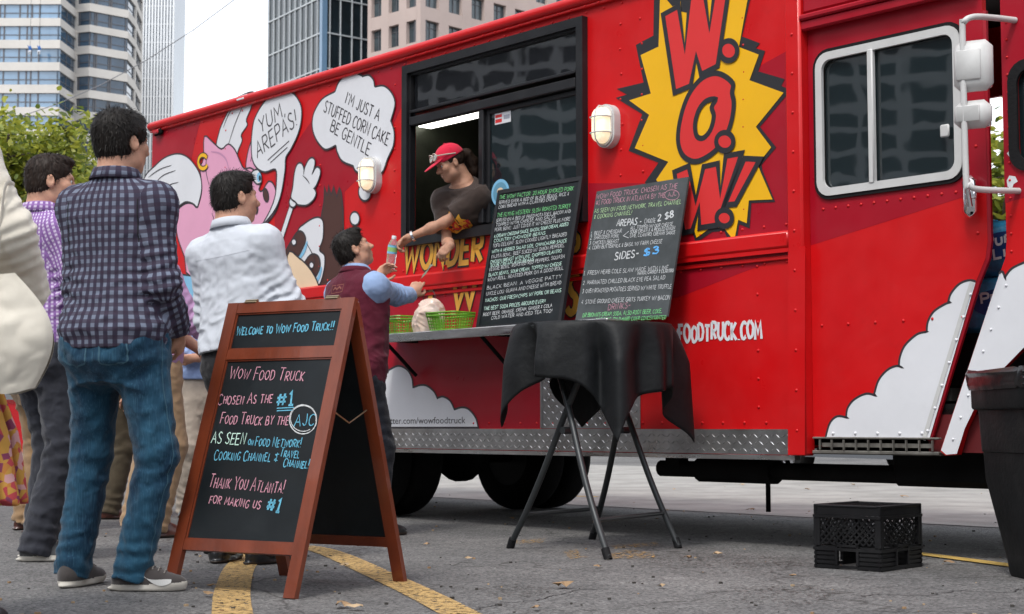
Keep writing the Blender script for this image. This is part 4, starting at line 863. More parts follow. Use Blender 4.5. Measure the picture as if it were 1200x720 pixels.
def hit(x, y, O, ex, ey):
    """where the line of sight to a photo point meets the plane O + a ex + b ey"""
    r = ray(x, y); n = ex.cross(ey); t = (O - Vector((0, 0, CH))).dot(n) / r.dot(n); p = Vector((0, 0, CH)) + r * t - O
    g11, g12, g22 = ex.dot(ex), ex.dot(ey), ey.dot(ey); b1, b2 = p.dot(ex), p.dot(ey); D = g11 * g22 - g12 * g12
    return ((b1 * g22 - b2 * g12) / D, (b2 * g11 - b1 * g12) / D)
# ---- A-frame sign
AE, AN = Vector((.868, -.497, 0)).normalized(), Vector((.497, .868, 0)).normalized(); AW, AD, AZ, AM = .625, .71, 1.112, .36
FR = Vector((-.776, 5.74, 0)); ac = FR - AE * AW / 2 + AN * AM
sign = empty('sandwich_board', tuple(ac), math.atan2(AE.y, AE.x), 'tall wooden A-frame chalkboard with pink and blue lettering standing on the asphalt', 'sign')
up = Vector((0, AM, AZ)); ul = up.length; up.normalize(); nf = Vector((0, -AZ, AM)).normalized()
def AF(s, q, o): p = Vector((s, -AM, 0)) + up * q + nf * o; return tuple(p)
upr = Vector((0, -(AD - AM), AZ)); url = upr.length; upr.normalize(); nr = Vector((0, AZ, AD - AM)).normalized()
def AR(s, q, o): p = Vector((s, AD - AM, 0)) + upr * q + nr * o; return tuple(p)
def legs(fn, name, L, sgn):
    for s in (-AW / 2 + .026, AW / 2 - .026):
        mb = MB(); mb.prism([[(s - .026, 0), (s + .026, 0), (s + .026, L), (s - .026, L)][::sgn]], fn, -.012, .012); mb.build(name, WOOD, sign)
legs(AF, 'leg', ul, 1)
def rail(fn, q0, q1, o0=-.011, o1=.011, sgn=1):
    mb = MB(); mb.prism([[(-AW / 2 + .053, q0), (AW / 2 - .053, q0), (AW / 2 - .053, q1), (-AW / 2 + .053, q1)][::sgn]], fn, o0, o1); mb.build('rail', WOOD, sign)
rail(AF, ul - .045, ul); rail(AF, ul - .243, ul - .200); rail(AF, ul * .135, ul * .135 + .042)
for q0, q1 in ((ul - .2, ul - .045), (ul * .135 + .042, ul - .243)):
    mb = MB(); mb.prism([[(-AW / 2 + .052, q0 - .004), (AW / 2 - .052, q0 - .004), (AW / 2 - .052, q1 + .004), (-AW / 2 + .052, q1 + .004)]], AF, -.006, .001); bd = mb.build('chalkboard', SLATE, sign)
    mb = MB(); fr_ = [(-AW / 2 + .053, q0), (AW / 2 - .053, q0), (AW / 2 - .053, q1), (-AW / 2 + .053, q1)]; t_ = .006
    mb.prism([fr_, [(-AW / 2 + .053 + t_, q0 + t_), (-AW / 2 + .053 + t_, q1 - t_), (AW / 2 - .053 - t_, q1 - t_), (AW / 2 - .053 - t_, q0 + t_)]], AF, .0011, .006); mb.build('bead', WOOD, bd)
legs(AR, 'leg', url * .985, -1); rail(AR, url * .13, url * .13 + .04, sgn=-1)
mb = MB(); mb.prism([[(-AW / 2 + .052, url * .15), (AW / 2 - .052, url * .15), (AW / 2 - .052, url * .95), (-AW / 2 + .052, url * .95)][::-1]], AR, -.006, .002); mb.build('chalkboard', SLATE, sign)
HNG = mat('dull brass', (.35, .28, .18), .4, .9)
for s in (-.2, .2):
    mb = MB(); mb.box((s, 0, AZ + .004), (.06, .03, .008), 0, .003); mb.tube([(s - .03, .0, AZ + .01), (s + .03, 0, AZ + .01)], .006, 8); mb.build('hinge', HNG, sign)
mb = MB(); a_, b_ = Vector(AF(AW / 2 - .03, ul * .62, -.02)), Vector(AR(AW / 2 - .03, url * .62, -.02)); mb.tube([a_, a_.lerp(b_, .5) - Vector((0, 0, .05)), b_], .003, 5); mb.build('stay_chain', HNG, sign)
sO = ac - AE * 0 - AN * AM; wup = AN * up.y + Vector((0, 0, up.z))
def sx(x, y): return hit(x, y, sO, AE, wup)
random.seed(11)
def chalk_build(b, nm='chalk_line'): return b.build(nm, CH_, sign)
def cw_(t, a, b, hpx, m, lw=.0036, **k):
    global chk
    chk = MB(); write(chk, t, sx(*a), sx(*b), hpx / 1850 * 6.1 * 1.05, lw, AF, .0035, m, jit=.05, ch=True, caps=.75, **k); chalk_build(chk)
cw_('Welcome to Wow Food Truck!!', (277, 393.5), (391, 387), 11, 2, .0045)
cw_('Wow Food Truck', (269, 444), (356, 447), 15, 1)
cw_('Chosen As the', (255.5, 474.6), (319, 473), 13, 1); cw_('#1', (324, 476.5), (344, 475), 15, 2, .009)
chk = MB()
for d in (0, 3): chk.ribbon([sx(325, 479 + d), sx(345, 478 + d)], .004, AF, .0035, 2)
chalk_build(chk, 'chalk_underline')
cw_('Food Truck by the', (258, 497), (338, 499), 13, 1); cw_('AJC', (345, 500), (368, 499), 13, 2)
chk = MB(); chk.ribbon(sm([sx(355.7 + 16 * math.cos(a), 492 + 17 * math.sin(a)) for a in (6.5 * k / 16 for k in range(17))], 3, False), .004, AF, .0035, 0, ch=True); chk.ribbon(sm([sx(356 + 15 * math.cos(a), 491 + 15 * math.sin(a)) for a in (1 + 5.5 * k / 16 for k in range(17))], 3, False), .003, AF, .0035, 0, ch=True); chalk_build(chk, 'chalk_ring')
cw_('AS SEEN', (247.8, 520), (287, 521.5), 13, 4); cw_('on', (291, 522), (297, 522), 8, 2); cw_('Food Network!', (299, 523), (353, 525), 11, 2)
cw_('Cooking Channel', (251, 539), (317, 541.5), 12, 2); cw_('&', (321, 542), (326, 542), 10, 2); cw_('Travel', (328, 535.5), (351, 537), 10, 2); cw_('Channel!', (332, 547), (362, 549.5), 10, 2)
cw_('Thank You Atlanta!', (244.7, 571), (332.6, 579), 15, 1); cw_('for making us', (245, 590), (305, 597), 11.5, 1); cw_('#1', (312, 599), (328, 601), 14, 2, .009)
# ---- the two menu boards leaning on the counter
def menu(name, bl, br, tl, tr, ob, ot, board, frame_m, label, rows, rim):
    ub0, zb = T(bl[0], bl[1], ob); ub1, _ = T(br[0], br[1], ob); zb = 1.2005
    ut0, zt0 = T(tl[0], tl[1], ot); ut1, zt1 = T(tr[0], tr[1], ot); zt = (zt0 + zt1) / 2
    wb = ((ub1 - ub0) + (ut1 - ut0)) / 2; uc = ((ub0 + ub1) + (ut0 + ut1)) / 4; H = math.hypot(zt - zb, ot - ob)
    lean = math.atan2(ot - ob, zt - zb); sh = ((ut0 + ut1) - (ub0 + ub1)) / 2
    0 and print(name, 'w', wb, 'H', H, 'side shift', sh, 'zt', zt0, zt1)
    O = TW(uc, ob, zb); t = empty('menu_board', tuple(O), TROT, label, 'menu board', 'menu boards on the counter')
    eu = Vector((0, math.sin(lean), math.cos(lean))); no = Vector((0, -math.cos(lean), math.sin(lean)))
    def MF(a, b, o): return tuple(Vector((a + (b / H - .5) * sh * .0, 0, 0)) + eu * b + no * o)
    mb = MB(); mb.prism([[(-wb / 2, 0), (wb / 2, 0), (wb / 2, H), (-wb / 2, H)]], MF, -.012, 0); mb.build('chalkboard', board, t)
    if rim:
        mb = MB(); k = .022; mb.prism([[(-wb / 2 - .004, -.0), (wb / 2 + .004, -.0), (wb / 2 + .004, H + .004), (-wb / 2 - .004, H + .004)], [(-wb / 2 + k, k), (-wb / 2 + k, H - k), (wb / 2 - k, H - k), (wb / 2 - k, k)]], MF, -.016, .006); mb.build('frame', frame_m, t)
    # world-plane for placing chalk
    ex = Vector((TS, -TC, 0)); ey = Vector((TC, TS, 0)) * eu.y + Vector((0, 0, eu.z)); random.seed(21)
    for r in rows:
        ck = MB()
        if r[0] == 'ring': ck.ribbon([hit(r[1] + r[3] * math.cos(a), r[2] + r[4] * math.sin(a), O, ex, ey) for a in (6.3 * k / 20 for k in range(21))], .003, MF, .002, r[5]); ck.build('chalk_ring', CH_, t); continue
        tx, a, b, h, m = r[:5]; lw = r[5] if len(r) > 5 else .0025
        write(ck, tx, hit(*a, O, ex, ey), hit(*b, O, ex, ey), h / 1850 * 8.6, lw, MF, .002, m, jit=.05, ch=True, caps=.85); ck.build('chalk_line', CH_, t)
    return t
def m1(x, y): return (560 + x / 3.79, 200 + y / 3.79)
R1 = [('THE WOW! FACTOR: 20 HOUR SMOKED PORK', (95, 128), (425, 88), 5.2, 3), ('SERVED OVER A BED OF BLACK BEANS, RICE &', (92, 150), (405, 110), 4.2, 0), ('CORN BREAD WITH A CILANTRO CREAM', (92, 170), (350, 132), 4.2, 0),
      ('THE FLYING WESTERN: SLOW ROASTED TURKEY', (85, 208), (412, 165), 5.2, 3), ('SERVED ON A BED OF FRIED POTATOES, BACON AND', (80, 230), (412, 188), 4.2, 0), ('TOPPED WITH CHEESE AND SALSA', (80, 250), (345, 212), 4.2, 0),
      ('PORK BOWL: JUST COVER IT W/ CHEESE PLUS MORE', (75, 272), (410, 222), 4.6, 0), ('A CREAMY CHEDDAR SAUCE, BACON, SOUR CREAM, ADDED', (72, 300), (402, 245), 4.2, 4), ('COUNTRY CHOWDER BEANS', (72, 320), (300, 284), 4.2, 4), ('TOFU DELIGHT: SLOW COOKED LIGHTLY BREADED', (66, 343), (395, 290), 4.6, 0), ('WITH A HERBED SALAD SIDE, CHIMICHURRI SAUCE', (62, 368), (395, 318), 4.2, 4),
      ('FAJITA BOWL: BEEF SLICED W/ ONION PEPPERS,', (60, 392), (385, 340), 4.6, 0), ('CHICKEN BREAST WITH LIME, CHOPPED CILANTRO', (56, 414), (372, 364), 4.2, 4), ('SOUR CREAM AND BEANS', (56, 430), (250, 402), 4.2, 4), ('VEGGIE BOWL: ROASTED RED PEPPERS, SQUASH', (50, 448), (385, 388), 4.6, 0), ('BLACK BEANS, SOUR CREAM, TOPPED W/ CHEESE', (48, 472), (372, 420), 4.2, 4),
      ('WOW! ROLL: ROASTED PORK ON A GOOD ROLL', (44, 494), (380, 440), 4.6, 0), ('BLACK BEAN: A VEGGIE PATTY', (40, 530), (372, 478), 4.6, 0), ('UNCLE LOU: GUAVA AND CHEESE WITH BREAD', (38, 556), (370, 505), 4.6, 0), ('NACHOS: OUR FRESH CHIPS W/ PORK OR BEANS', (34, 585), (370, 540), 4.6, 4), ('THE BEST SODA PRICES AROUND EVER!!', (28, 622), (300, 588), 4.8, 4), ('ROOT BEER, ORANGE, CREAM, GINGER & COLA', (24, 648), (330, 606), 4.2, 0), ('COLD WATER AND ICED TEA TOO!', (60, 662), (330, 630), 4.2, 0)]
R1 = [(t, m1(*a), m1(*b), h, m) for t, a, b, h, m in R1]
menu('left', (562, 379), (662, 373), (581, 225), (678, 208), -.22, -.045, SLATE, TRIM, 'black framed chalkboard menu packed with green and white lines on the counter', R1, True)
def m2(x, y): return (670 + x / 3.893, 200 + y / 3.893)
R2 = [('WOW! FOOD TRUCK: CHOSEN AS THE', (112, 130), (482, 80), 6, 1), ('#1 FOOD TRUCK IN ATLANTA BY THE', (110, 158), (425, 122), 6, 1), ('AJC', (440, 122), (478, 114), 5.5, 1), ('AS SEEN ON FOOD NETWORK, TRAVEL CHANNEL', (104, 194), (500, 152), 5, 6), ('& COOKING CHANNEL!', (102, 222), (275, 200), 5, 6),
      ('AREPAS -', (205, 255), (318, 245), 8, 0, .006), ('Choose', (332, 242), (382, 236), 6, 0), ('2 $8', (392, 232), (465, 212), 8, 0, .0075), ('1. BEEF & CHEDDAR', (88, 296), (228, 284), 4.6, 0), ('2. SHREDDED PORK', (84, 316), (215, 306), 4.6, 0), ('3. CHICKEN BREAST', (80, 340), (215, 330), 4.6, 0), ('<', (232, 318), (262, 310), 10, 0, .003), ('ALL TOPPED W/ OUR CHEESE,', (268, 270), (465, 252), 4.2, 0), ('SOUR CREAM & A PICKLED ONION', (266, 288), (470, 270), 4.2, 0), ('LIME, CILANTRO, CREAMY SAUCE', (266, 306), (472, 290), 4.2, 0),
      ('4. CORN BUTTERMILK & BASIL W/ FARM CHEESE', (78, 362), (412, 332), 4.6, 0), ('SIDES-', (195, 408), (305, 395), 9, 0, .0065), ('$3', (328, 390), (395, 378), 9, 5, .009), ('1. FRESH HERB COLE SLAW MADE WITH LIME', (55, 478), (440, 452), 5, 0), ('MANGO, CARROT & CILANTRO', (300, 476), (465, 464), 4, 0), ('2. MARINATED CHILLED BLACK EYE PEA SALAD', (52, 522), (425, 498), 5, 0), ('3. OVEN ROASTED POTATOES SERVED W/ WHITE TRUFFLE', (48, 560), (455, 538), 5, 0), ('4. STONE GROUND CHEESE GRITS TURKEY W/ BACON', (44, 610), (448, 588), 5, 0),
      ('DRINKS-', (165, 638), (268, 626), 7, 1), ('DR BROWN\'S CREAM SODA, ALSO ROOT BEER, COKE,', (50, 670), (412, 650), 4.8, 3), ('DIET COKE. COLD HARD CIDER CONCENTRATED', (110, 690), (430, 678), 4.4, 3)]
R2 = [(r[0], m2(*r[1]), m2(*r[2]), *r[3:]) for r in R2] + [('ring', *m2(458, 112), 8.5, 6, 1)]
menu('right', (676, 383), (785, 379), (697, 222), (804, 211), -.22, -.045, SLATE2, TRIM, 'greyish unframed chalkboard menu listing arepas, sides and drinks on the counter', R2, False)
# ---- folding bar table and its cloth
TX, TY, TZ = .42, 8.10, 1.135
BLKM = mat('charcoal powder coat', (.030, .034, .036), .45, .3, var=.2, rvar=.1)
tb = empty('bar_table', (TX, TY, 0), 0, 'round folding bar table on crossed charcoal tube legs under a black cloth', 'table')
mb = MB(); mb.lathe([(.01, TZ - .025), (.395, TZ - .025), (.40, TZ - .012), (.395, TZ), (.01, TZ)], 48, 0); mb.build('tabletop', BLKM, tb, 40)
ft = [Vector((-.43, .02, 0)), Vector((.03, -.66, 0)), Vector((.02, .66, 0)), Vector((.43, .03, 0))]
tops = {0: (0, 1), 1: (1, 0), 2: (2, 3), 3: (3, 2)}
LEGP = {}
for i, (a, b) in tops.items():
    f0, f1 = ft[a], ft[b]; inw = (ft[{0: 2, 2: 0, 1: 3, 3: 1}[a]] - f0).normalized() * .17; pts = [f0 + (f1 - f0) * (.78 * q + .02 * math.sin(q * 6.28)) + inw * q + Vector((0, 0, .012 + (TZ - .045) * q)) for q in (0, .15, .3, .45, .6, .8, 1)]; LEGP[i] = pts
    mb = MB(); mb.tube(crom(pts, 3), .0165, 10); lg = mb.build('leg', BLKM, tb, 60)
    mb = MB(); mb.tube([f0 + Vector((0, 0, 0)), f0.lerp(f1, .03) + Vector((0, 0, .05))], .0205, 10); mb.build('foot_cap', RUB, lg, 60)
def on(i, z):
    return LEGP[i][1].copy() if z < .3 else LEGP[i][3].lerp(LEGP[i][4], .6)
for i, j in ((0, 2), (1, 3)):
    mb = MB(); mb.tube([on(i, .19), on(j, .19)], .011, 8); mb.build('crossbar', BLKM, tb, 60)
for p in ((0, 1), (2, 3)):
    q = (on(p[0], .7) + on(p[1], .7)) / 2; mb = MB(); mb.tube([q + Vector((-.02, -.02, 0)), q + Vector((.02, .02, 0))], .019, 8); mb.build('pivot', BLKM, tb)
CLO = mat('black satin cloth', (.0055, .0065, .0075), .6, spec=.3, var=.35, vscale=5, bump=.7, bscale=11)
def cloth(cx, cy, zt, r0, half, rot):
    nA, nR = 320, 40; rr = random.Random(2); me_v = []; f = []
    ph = [rr.uniform(0, 6.28) for _ in range(6)]
    for i in range(nA):
        a = 2 * math.pi * i / nA; ca, sa = math.cos(a - rot), math.sin(a - rot); ox, oy = .05 * math.cos(-R(25) - rot), .05 * math.sin(-R(25) - rot)
        e = min((half + (ox if ca > 0 else -ox)) / max(abs(ca), 1e-6), (half + (oy if sa > 0 else -oy)) / max(abs(sa), 1e-6))
        for j in range(nR + 1):
            t = j / nR; s_ = e * t
            if s_ <= r0 * .97: x, z = s_, zt + .004
            else:
                d = s_ - r0 * .97; k = min(1, d / .08); x = r0 * .97 + .012 + .05 * (1 - math.exp(-d / .05)) * .55; z = zt + .004 - (d - .03 * (1 - math.exp(-d / .03)))
                amp = min(1, d / .22); fold = math.sin(4 * (a - rot) * 2 + .6) * .5 + math.sin(13 * a + ph[0]) * .3 + math.sin(5 * a + ph[1]) * .35 + math.sin(21 * a + ph[2]) * .12
                cor = (abs(math.sin(2 * (a - rot)))) ** 3
                x += amp * (.085 * fold + .015 + .03 * (d / .5) * cor) - .03 * amp * (1 - cor)
                a2 = a + amp * .06 * math.sin(7 * a + ph[3])
                z += .012 * math.sin(9 * a + ph[4]) * amp
                me_v.append((cx + x * math.cos(a2), cy + x * math.sin(a2), z)); continue
            me_v.append((cx + x * math.cos(a), cy + x * math.sin(a), z + .002 * math.sin(5 * a + 9 * t)))
    for i in range(nA):
        for j in range(nR):
            p, q = i * (nR + 1) + j, ((i + 1) % nA) * (nR + 1) + j; f.append((p, p + 1, q + 1, q) if j else (p, p + 1, q + 1))
    mb = MB(); mb.add(me_v, f); o = mb.build('tablecloth', CLO, None, 80); md = o.modifiers.new('thick', 'SOLIDIFY'); md.thickness = .003
    return o
tag(cloth(TX, TY, TZ, .40, .695, R(-127)), 'black satin tablecloth hanging in long points over the bar table', 'tablecloth')
# ---- milk crate, upside down
CRT = mat('black crate plastic', (.008, .008, .009), .45, spec=.3, var=.3, dirt=.4, dcol=(.05, .048, .045), rvar=.15)
g = ground(1033, 671); crz = R(-42); cw0, cw1, chh = .33, .37, .280
crate = empty('milk_crate', (g.x - math.cos(crz) * cw0 / 2 - math.sin(crz) * cw1 / 2 * 1, g.y - math.sin(crz) * cw0 / 2 + math.cos(crz) * cw1 / 2, 0), crz, 'upturned black plastic milk crate on the asphalt by the truck', 'crate')
def crate_wall(L, fm, name):
    mb = MB(); B_ = lambda a, b, z0, z1, o0=0, o1=.012: mb.prism([[(a, z0), (b, z0), (b, z1), (a, z1)]], fm, o0, o1)
    B_(-L / 2, L / 2, .235, chh - .004, 0, .010); B_(-L / 2, L / 2, .222, .234, 0, .016)
    for k in range(5): B_(-L / 2, L / 2 if k != 9 else 0, .004 + k * .019, .017 + k * .019, 0, .012 if k < 4 else .016) if k in (0, 4) else (B_(-L / 2, -.046, .004 + k * .019, .017 + k * .019), B_(.046, L / 2, .004 + k * .019, .017 + k * .019))
    B_(-L / 2, -.046, .0, .10, .0, .006); B_(.046, L / 2, 0, .10, 0, .006); B_(-.058, .058, .098, .108, 0, .017); B_(-.058, -.046, .02, .108, 0, .017); B_(.046, .058, .02, .108, 0, .017)
    for s in (-1, 1): B_(s * (L / 2 - .015) - .015, s * (L / 2 - .015) + .015, .1, .222, 0, .012)
    n = 9
    for sg in (-1, 1):
        for k in range(-3, n + 4):
            x0 = -L / 2 + .03 + k * (L - .06) / n; pts = []
            for t in range(9):
                x = x0 + sg * .115 * t / 8; z = .107 + .115 * t / 8
                if -L / 2 + .028 <= x <= L / 2 - .028: pts.append((x, z))
            if len(pts) > 1: mb.ribbon(pts, .0065, fm, .008 if sg > 0 else .0065); mb.ribbon(pts[::-1], .0065, lambda a, b, o: fm(a, b, -o), -.001)
    mb.build(name, CRT, crate)
crate_wall(cw0, lambda a, b, o: (a, -cw1 / 2 + .013 - o, b), 'wall'); crate_wall(cw0, lambda a, b, o: (-a, cw1 / 2 - .013 + o, b), 'wall')
crate_wall(cw1, lambda a, b, o: (cw0 / 2 - .013 + o, a, b), 'wall'); crate_wall(cw1, lambda a, b, o: (-cw0 / 2 + .013 - o, -a, b), 'wall')
mb = MB()
for k in range(13):
    t = -.5 + k / 12; mb.box((t * (cw0 - .03), 0, chh - .012), (.006, cw1 - .02, .012)); mb.box((0, t * (cw1 - .03), chh - .0125), (cw0 - .02, .006, .011))
for s in (-1, 1): mb.box((s * (cw0 / 2 - .012), 0, chh - .006), (.024, cw1, .012), 0, .003); mb.box((0, s * (cw1 / 2 - .012), chh - .0065), (cw0 - .05, .024, .011), 0, .003)
mb.build('grid_base', CRT, crate)
# ---- bin
BIN = mat('black bin plastic', (.007, .0075, .008), .55, spec=.3, var=.3, bump=.15, bscale=50, dirt=.5, dcol=(.045, .042, .04), rvar=.15); BAG = mat('black bin liner', (.008, .008, .009), .28, coat=.3, bump=.5, bscale=14)
bn = empty('trash_bin', (2.265, 6.50, 0), R(6), 'black tapered plastic trash bin with its liner folded over the rim', 'bin')
def rsq(h, r, n=5): return [(cx_ + r * math.cos(R(a0 + 90 * k / n)), cy_ + r * math.sin(R(a0 + 90 * k / n))) for cx_, cy_, a0 in ((h - r, -h + r, -90), (h - r, h - r, 0), (-h + r, h - r, 90), (-h + r, -h + r, 180)) for k in range(n + 1)]
def loft(mb, secs, m=0, cap=True):
    o = len(mb.v); n = len(secs[0][0])
    for s_, z in secs: mb.v += [(x, y, z) for x, y in s_]
    for i in range(len(secs) - 1):
        for k in range(n): mb.f.append((o + i * n + k, o + i * n + (k + 1) % n, o + (i + 1) * n + (k + 1) % n, o + (i + 1) * n + k)); mb.m.append(m)
    if cap: mb.f.append(tuple(o + k for k in range(n))[::-1]); mb.m.append(m)
mb = MB(); loft(mb, [(rsq(h, r), z) for h, r, z in ((.175, .04, .0), (.182, .045, .012), (.243, .06, .505), (.262, .062, .515), (.264, .064, .53), (.272, .066, .688), (.290, .07, .692), (.294, .07, .70), (.296, .07, .785), (.290, .068, .792), (.270, .06, .788), (.25, .05, .4), (.18, .04, .03))]); can = mb.build('can', BIN, bn, 40)
mb = MB()
for x in (-.12, -.065, -.01, .045, .1): mb.prism([[(x * .86 - .008, .03), (x * .86 + .008, .03), (x + .01, .47), (x - .01, .47)]], lambda a, b, o: (a, -(.182 + .061 * b / .505) - o, b), -.004, .005)
text_mesh(mb, 'Mar', (-.215, .722), (-.10, .722), .045, lambda a, b, o: (a, -.296 - o, b), .001); mb.build('rib', BIN, can)
mb = MB(); rr = random.Random(9); sec = []
base = rsq(1, .24, 9)
for j, (h, z) in enumerate(((.300, .775), (.309, .80), (.306, .825), (.312, .84), (.300, .856), (.282, .852), (.262, .82), (.24, .70), (.2, .5))):
    sec.append(([(x * (h + rr.uniform(-.006, .006)), y * (h + rr.uniform(-.006, .006))) for x, y in base], z))
loft(mb, sec, cap=False); mb.v = [(x, y, z + rr.uniform(-.006, .006)) for x, y, z in mb.v]
for k in range(4): mb.tube([(-.30 + .012 * math.sin(t * 9 + k), -.31 + .006 * k, .79 + .016 * k + .006 * math.sin(t * 7 + k * 2)) if False else (-.312 + t * .62, -.310 - .004 * math.sin(k * 2), .786 + .017 * k + .007 * math.sin(t * 8 + k * 2)) for t in [q / 14 for q in range(15)]], .007, 6)
mb.build('liner', BAG, bn, 60)
# ---- baskets, food bag
GRN = mat('green basket plastic', (.14, .36, .025), .4, var=.15)
def basket(loc, rz, label):
    t = empty('basket', loc, rz, label, 'basket', 'green plastic baskets on the counter'); mb = MB(); lx, ly, h = .125, .10, .11
    def ring(z, k, r): mb.tube([(sx_ * lx * k, sy_ * ly * k, z) for sx_, sy_ in ((-1, -.85), (-.9, -1), (.9, -1), (1, -.85), (1, .85), (.9, 1), (-.9, 1), (-1, .85))], r, 6, closed=True)
    ring(h, 1.0, .006); ring(.004, .82, .005)
    for z in (.026, .044, .062): ring(z, .82 + .18 * z / h, .0022)
    ring(.092, .985, .007)
    for k in range(10):
        x = -.9 + 1.8 * k / 9
        for s in (-1, 1): mb.tube([(x * lx * .82, s * ly * .82, .004), (x * lx, s * ly, h)], .0028, 5)
    for k in range(9):
        y = -.85 + 1.7 * k / 8
        for s in (-1, 1): mb.tube([(s * lx * .82, y * ly * .82, .004), (s * lx, y * ly, h)], .0028, 5)
    mb.box((0, 0, .006), (lx * 1.55, ly * 1.55, .004)); mb.build('basket_body', GRN, t)
    mb = MB(); mb.box((-lx - .004, 0, h - .006), (.016, .09, .02), 0, .004); mb.build('handle', GRN, t); return t
p = TP(528, 381, -.24); basket((p.x, p.y, 1.2005), TROT + .1, 'larger looking green slotted basket beside the black framed menu')
p = TP(470, 387, -.24); basket((p.x, p.y, 1.2005), TROT - .1, 'green slotted basket at the counter end beside the customer in the maroon vest')
# ================================================================ PEOPLE
# bodies and clothes are grown as one blended volume each, then meshed; x = the person's right, y = facing, z = up
class Vol:
    def __init__(s, lo, hi, h):
        s.h = h; s.o = np.array(lo, np.float32) - 2 * h; n = np.ceil((np.array(hi) - np.array(lo)) / h).astype(int) + 5
        s.n = n; s.d = np.full(tuple(n), .1, np.float32); s.ax = [s.o[i] + h * np.arange(n[i], dtype=np.float32) for i in range(3)]
    def put(s, lo, hi, fn, k=.02, sub=False, margin=None):
        m = (k + 3 * s.h + .012) if margin is None else margin; sl = []
        for i in range(3):
            a = int(np.clip(math.floor((lo[i] - m - s.o[i]) / s.h), 0, s.n[i])); b = int(np.clip(math.ceil((hi[i] + m - s.o[i]) / s.h) + 1, 0, s.n[i]))
            if b <= a: return s
            sl.append(slice(a, b))
        X, Y, Z = s.ax[0][sl[0]][:, None, None], s.ax[1][sl[1]][None, :, None], s.ax[2][sl[2]][None, None, :]
        d2 = fn(X, Y, Z).astype(np.float32); d1 = s.d[tuple(sl)]; kk = max(k, 1e-5)
        if sub: q = np.maximum(kk - np.abs(d1 + d2), 0) / kk; s.d[tuple(sl)] = np.maximum(d1, -d2) + q * q * kk * .25
        else: q = np.maximum(kk - np.abs(d1 - d2), 0) / kk; s.d[tuple(sl)] = np.minimum(d1, d2) - q * q * kk * .25
        return s
    def cone(s, a, b, ra, rb, k=.02, flat=False, sub=False):
        a, b = np.array(a, float), np.array(b, float); ab = b - a; L2 = float(ab @ ab) + 1e-9; r = max(ra, rb)
        def fn(X, Y, Z):
            px_, py_, pz_ = X - a[0], Y - a[1], Z - a[2]; t = (px_ * ab[0] + py_ * ab[1] + pz_ * ab[2]) / L2; tc = np.clip(t, 0, 1)
            d = np.sqrt((px_ - ab[0] * tc) ** 2 + (py_ - ab[1] * tc) ** 2 + (pz_ - ab[2] * tc) ** 2) - (ra + (rb - ra) * tc)
            if flat: d = np.maximum(d, (t - 1) * math.sqrt(L2))
            return d
        return s.put(np.minimum(a, b) - r, np.maximum(a, b) + r, fn, k, sub)
    def ell(s, c, r, k=.02, rot=None, sub=False):
        c = np.array(c, float); r = np.array(r, float); Rm = np.eye(3) if rot is None else np.array(rot).T
        def fn(X, Y, Z):
            x, y, z = X - c[0], Y - c[1], Z - c[2]
            u = [Rm[i][0] * x + Rm[i][1] * y + Rm[i][2] * z for i in range(3)]
            k0 = np.sqrt((u[0] / r[0]) ** 2 + (u[1] / r[1]) ** 2 + (u[2] / r[2]) ** 2); k1 = np.sqrt((u[0] / r[0] ** 2) ** 2 + (u[1] / r[1] ** 2) ** 2 + (u[2] / r[2] ** 2) ** 2) + 1e-6
            return k0 * (k0 - 1) / k1
        m = max(r); return s.put(c - m, c + m, fn, k, sub)
    def loft(s, O, Fm, prof, k=.03, p=2.3):
        """stack of flattened rings (height, half width, half depth, forward shift) along the frame Fm = (x, y, up)"""
        P = np.array(prof, float); O = np.array(O, float); fx, fy, fz = [np.array(v, float) for v in Fm]
        pts = np.array([O + fz * q[0] + fy * q[3] + fx * sx_ * q[1] + fy * sy_ * q[2] for q in P for sx_ in (-1, 1) for sy_ in (-1, 1)])
        def fn(X, Y, Z):
            x, y, z = X - O[0], Y - O[1], Z - O[2]
            t = fz[0] * x + fz[1] * y + fz[2] * z; u = fx[0] * x + fx[1] * y + fx[2] * z; v = fy[0] * x + fy[1] * y + fy[2] * z
            tc = np.clip(t, P[0, 0], P[-1, 0]); a, b, c = np.interp(tc, P[:, 0], P[:, 1]), np.interp(tc, P[:, 0], P[:, 2]), np.interp(tc, P[:, 0], P[:, 3])
            v = v - c; q = (np.abs(u / a) ** p + np.abs(v / b) ** p) ** (1 / p); d = (q - 1) * np.minimum(a, b)
            return np.maximum(d, np.abs(t - tc) - .0) if True else d
        return s.put(pts.min(0), pts.max(0), fn, k)
    def cut(s, point, normal, k=.004, near=None):
        """keep the side the normal points away from"""
        p, n = np.array(point, float), np.array(normal, float); n = n / np.linalg.norm(n)
        d2 = ((s.ax[0] - p[0]) * n[0])[:, None, None] + ((s.ax[1] - p[1]) * n[1])[None, :, None] + ((s.ax[2] - p[2]) * n[2])[None, None, :]
        
        if near: d2 = np.minimum(d2, near - np.sqrt(((s.ax[0] - p[0]) ** 2)[:, None, None] + ((s.ax[1] - p[1]) ** 2)[None, :, None] + ((s.ax[2] - p[2]) ** 2)[None, None, :]))
        s.d = np.maximum(s.d, d2.astype(np.float32)); return s
    def wrinkle(s, fn, band=.03):
        I = np.nonzero(np.abs(s.d) < band); P = np.stack([s.ax[i][I[i]] for i in range(3)], 1); s.d[I] += fn(P).astype(np.float32); return s
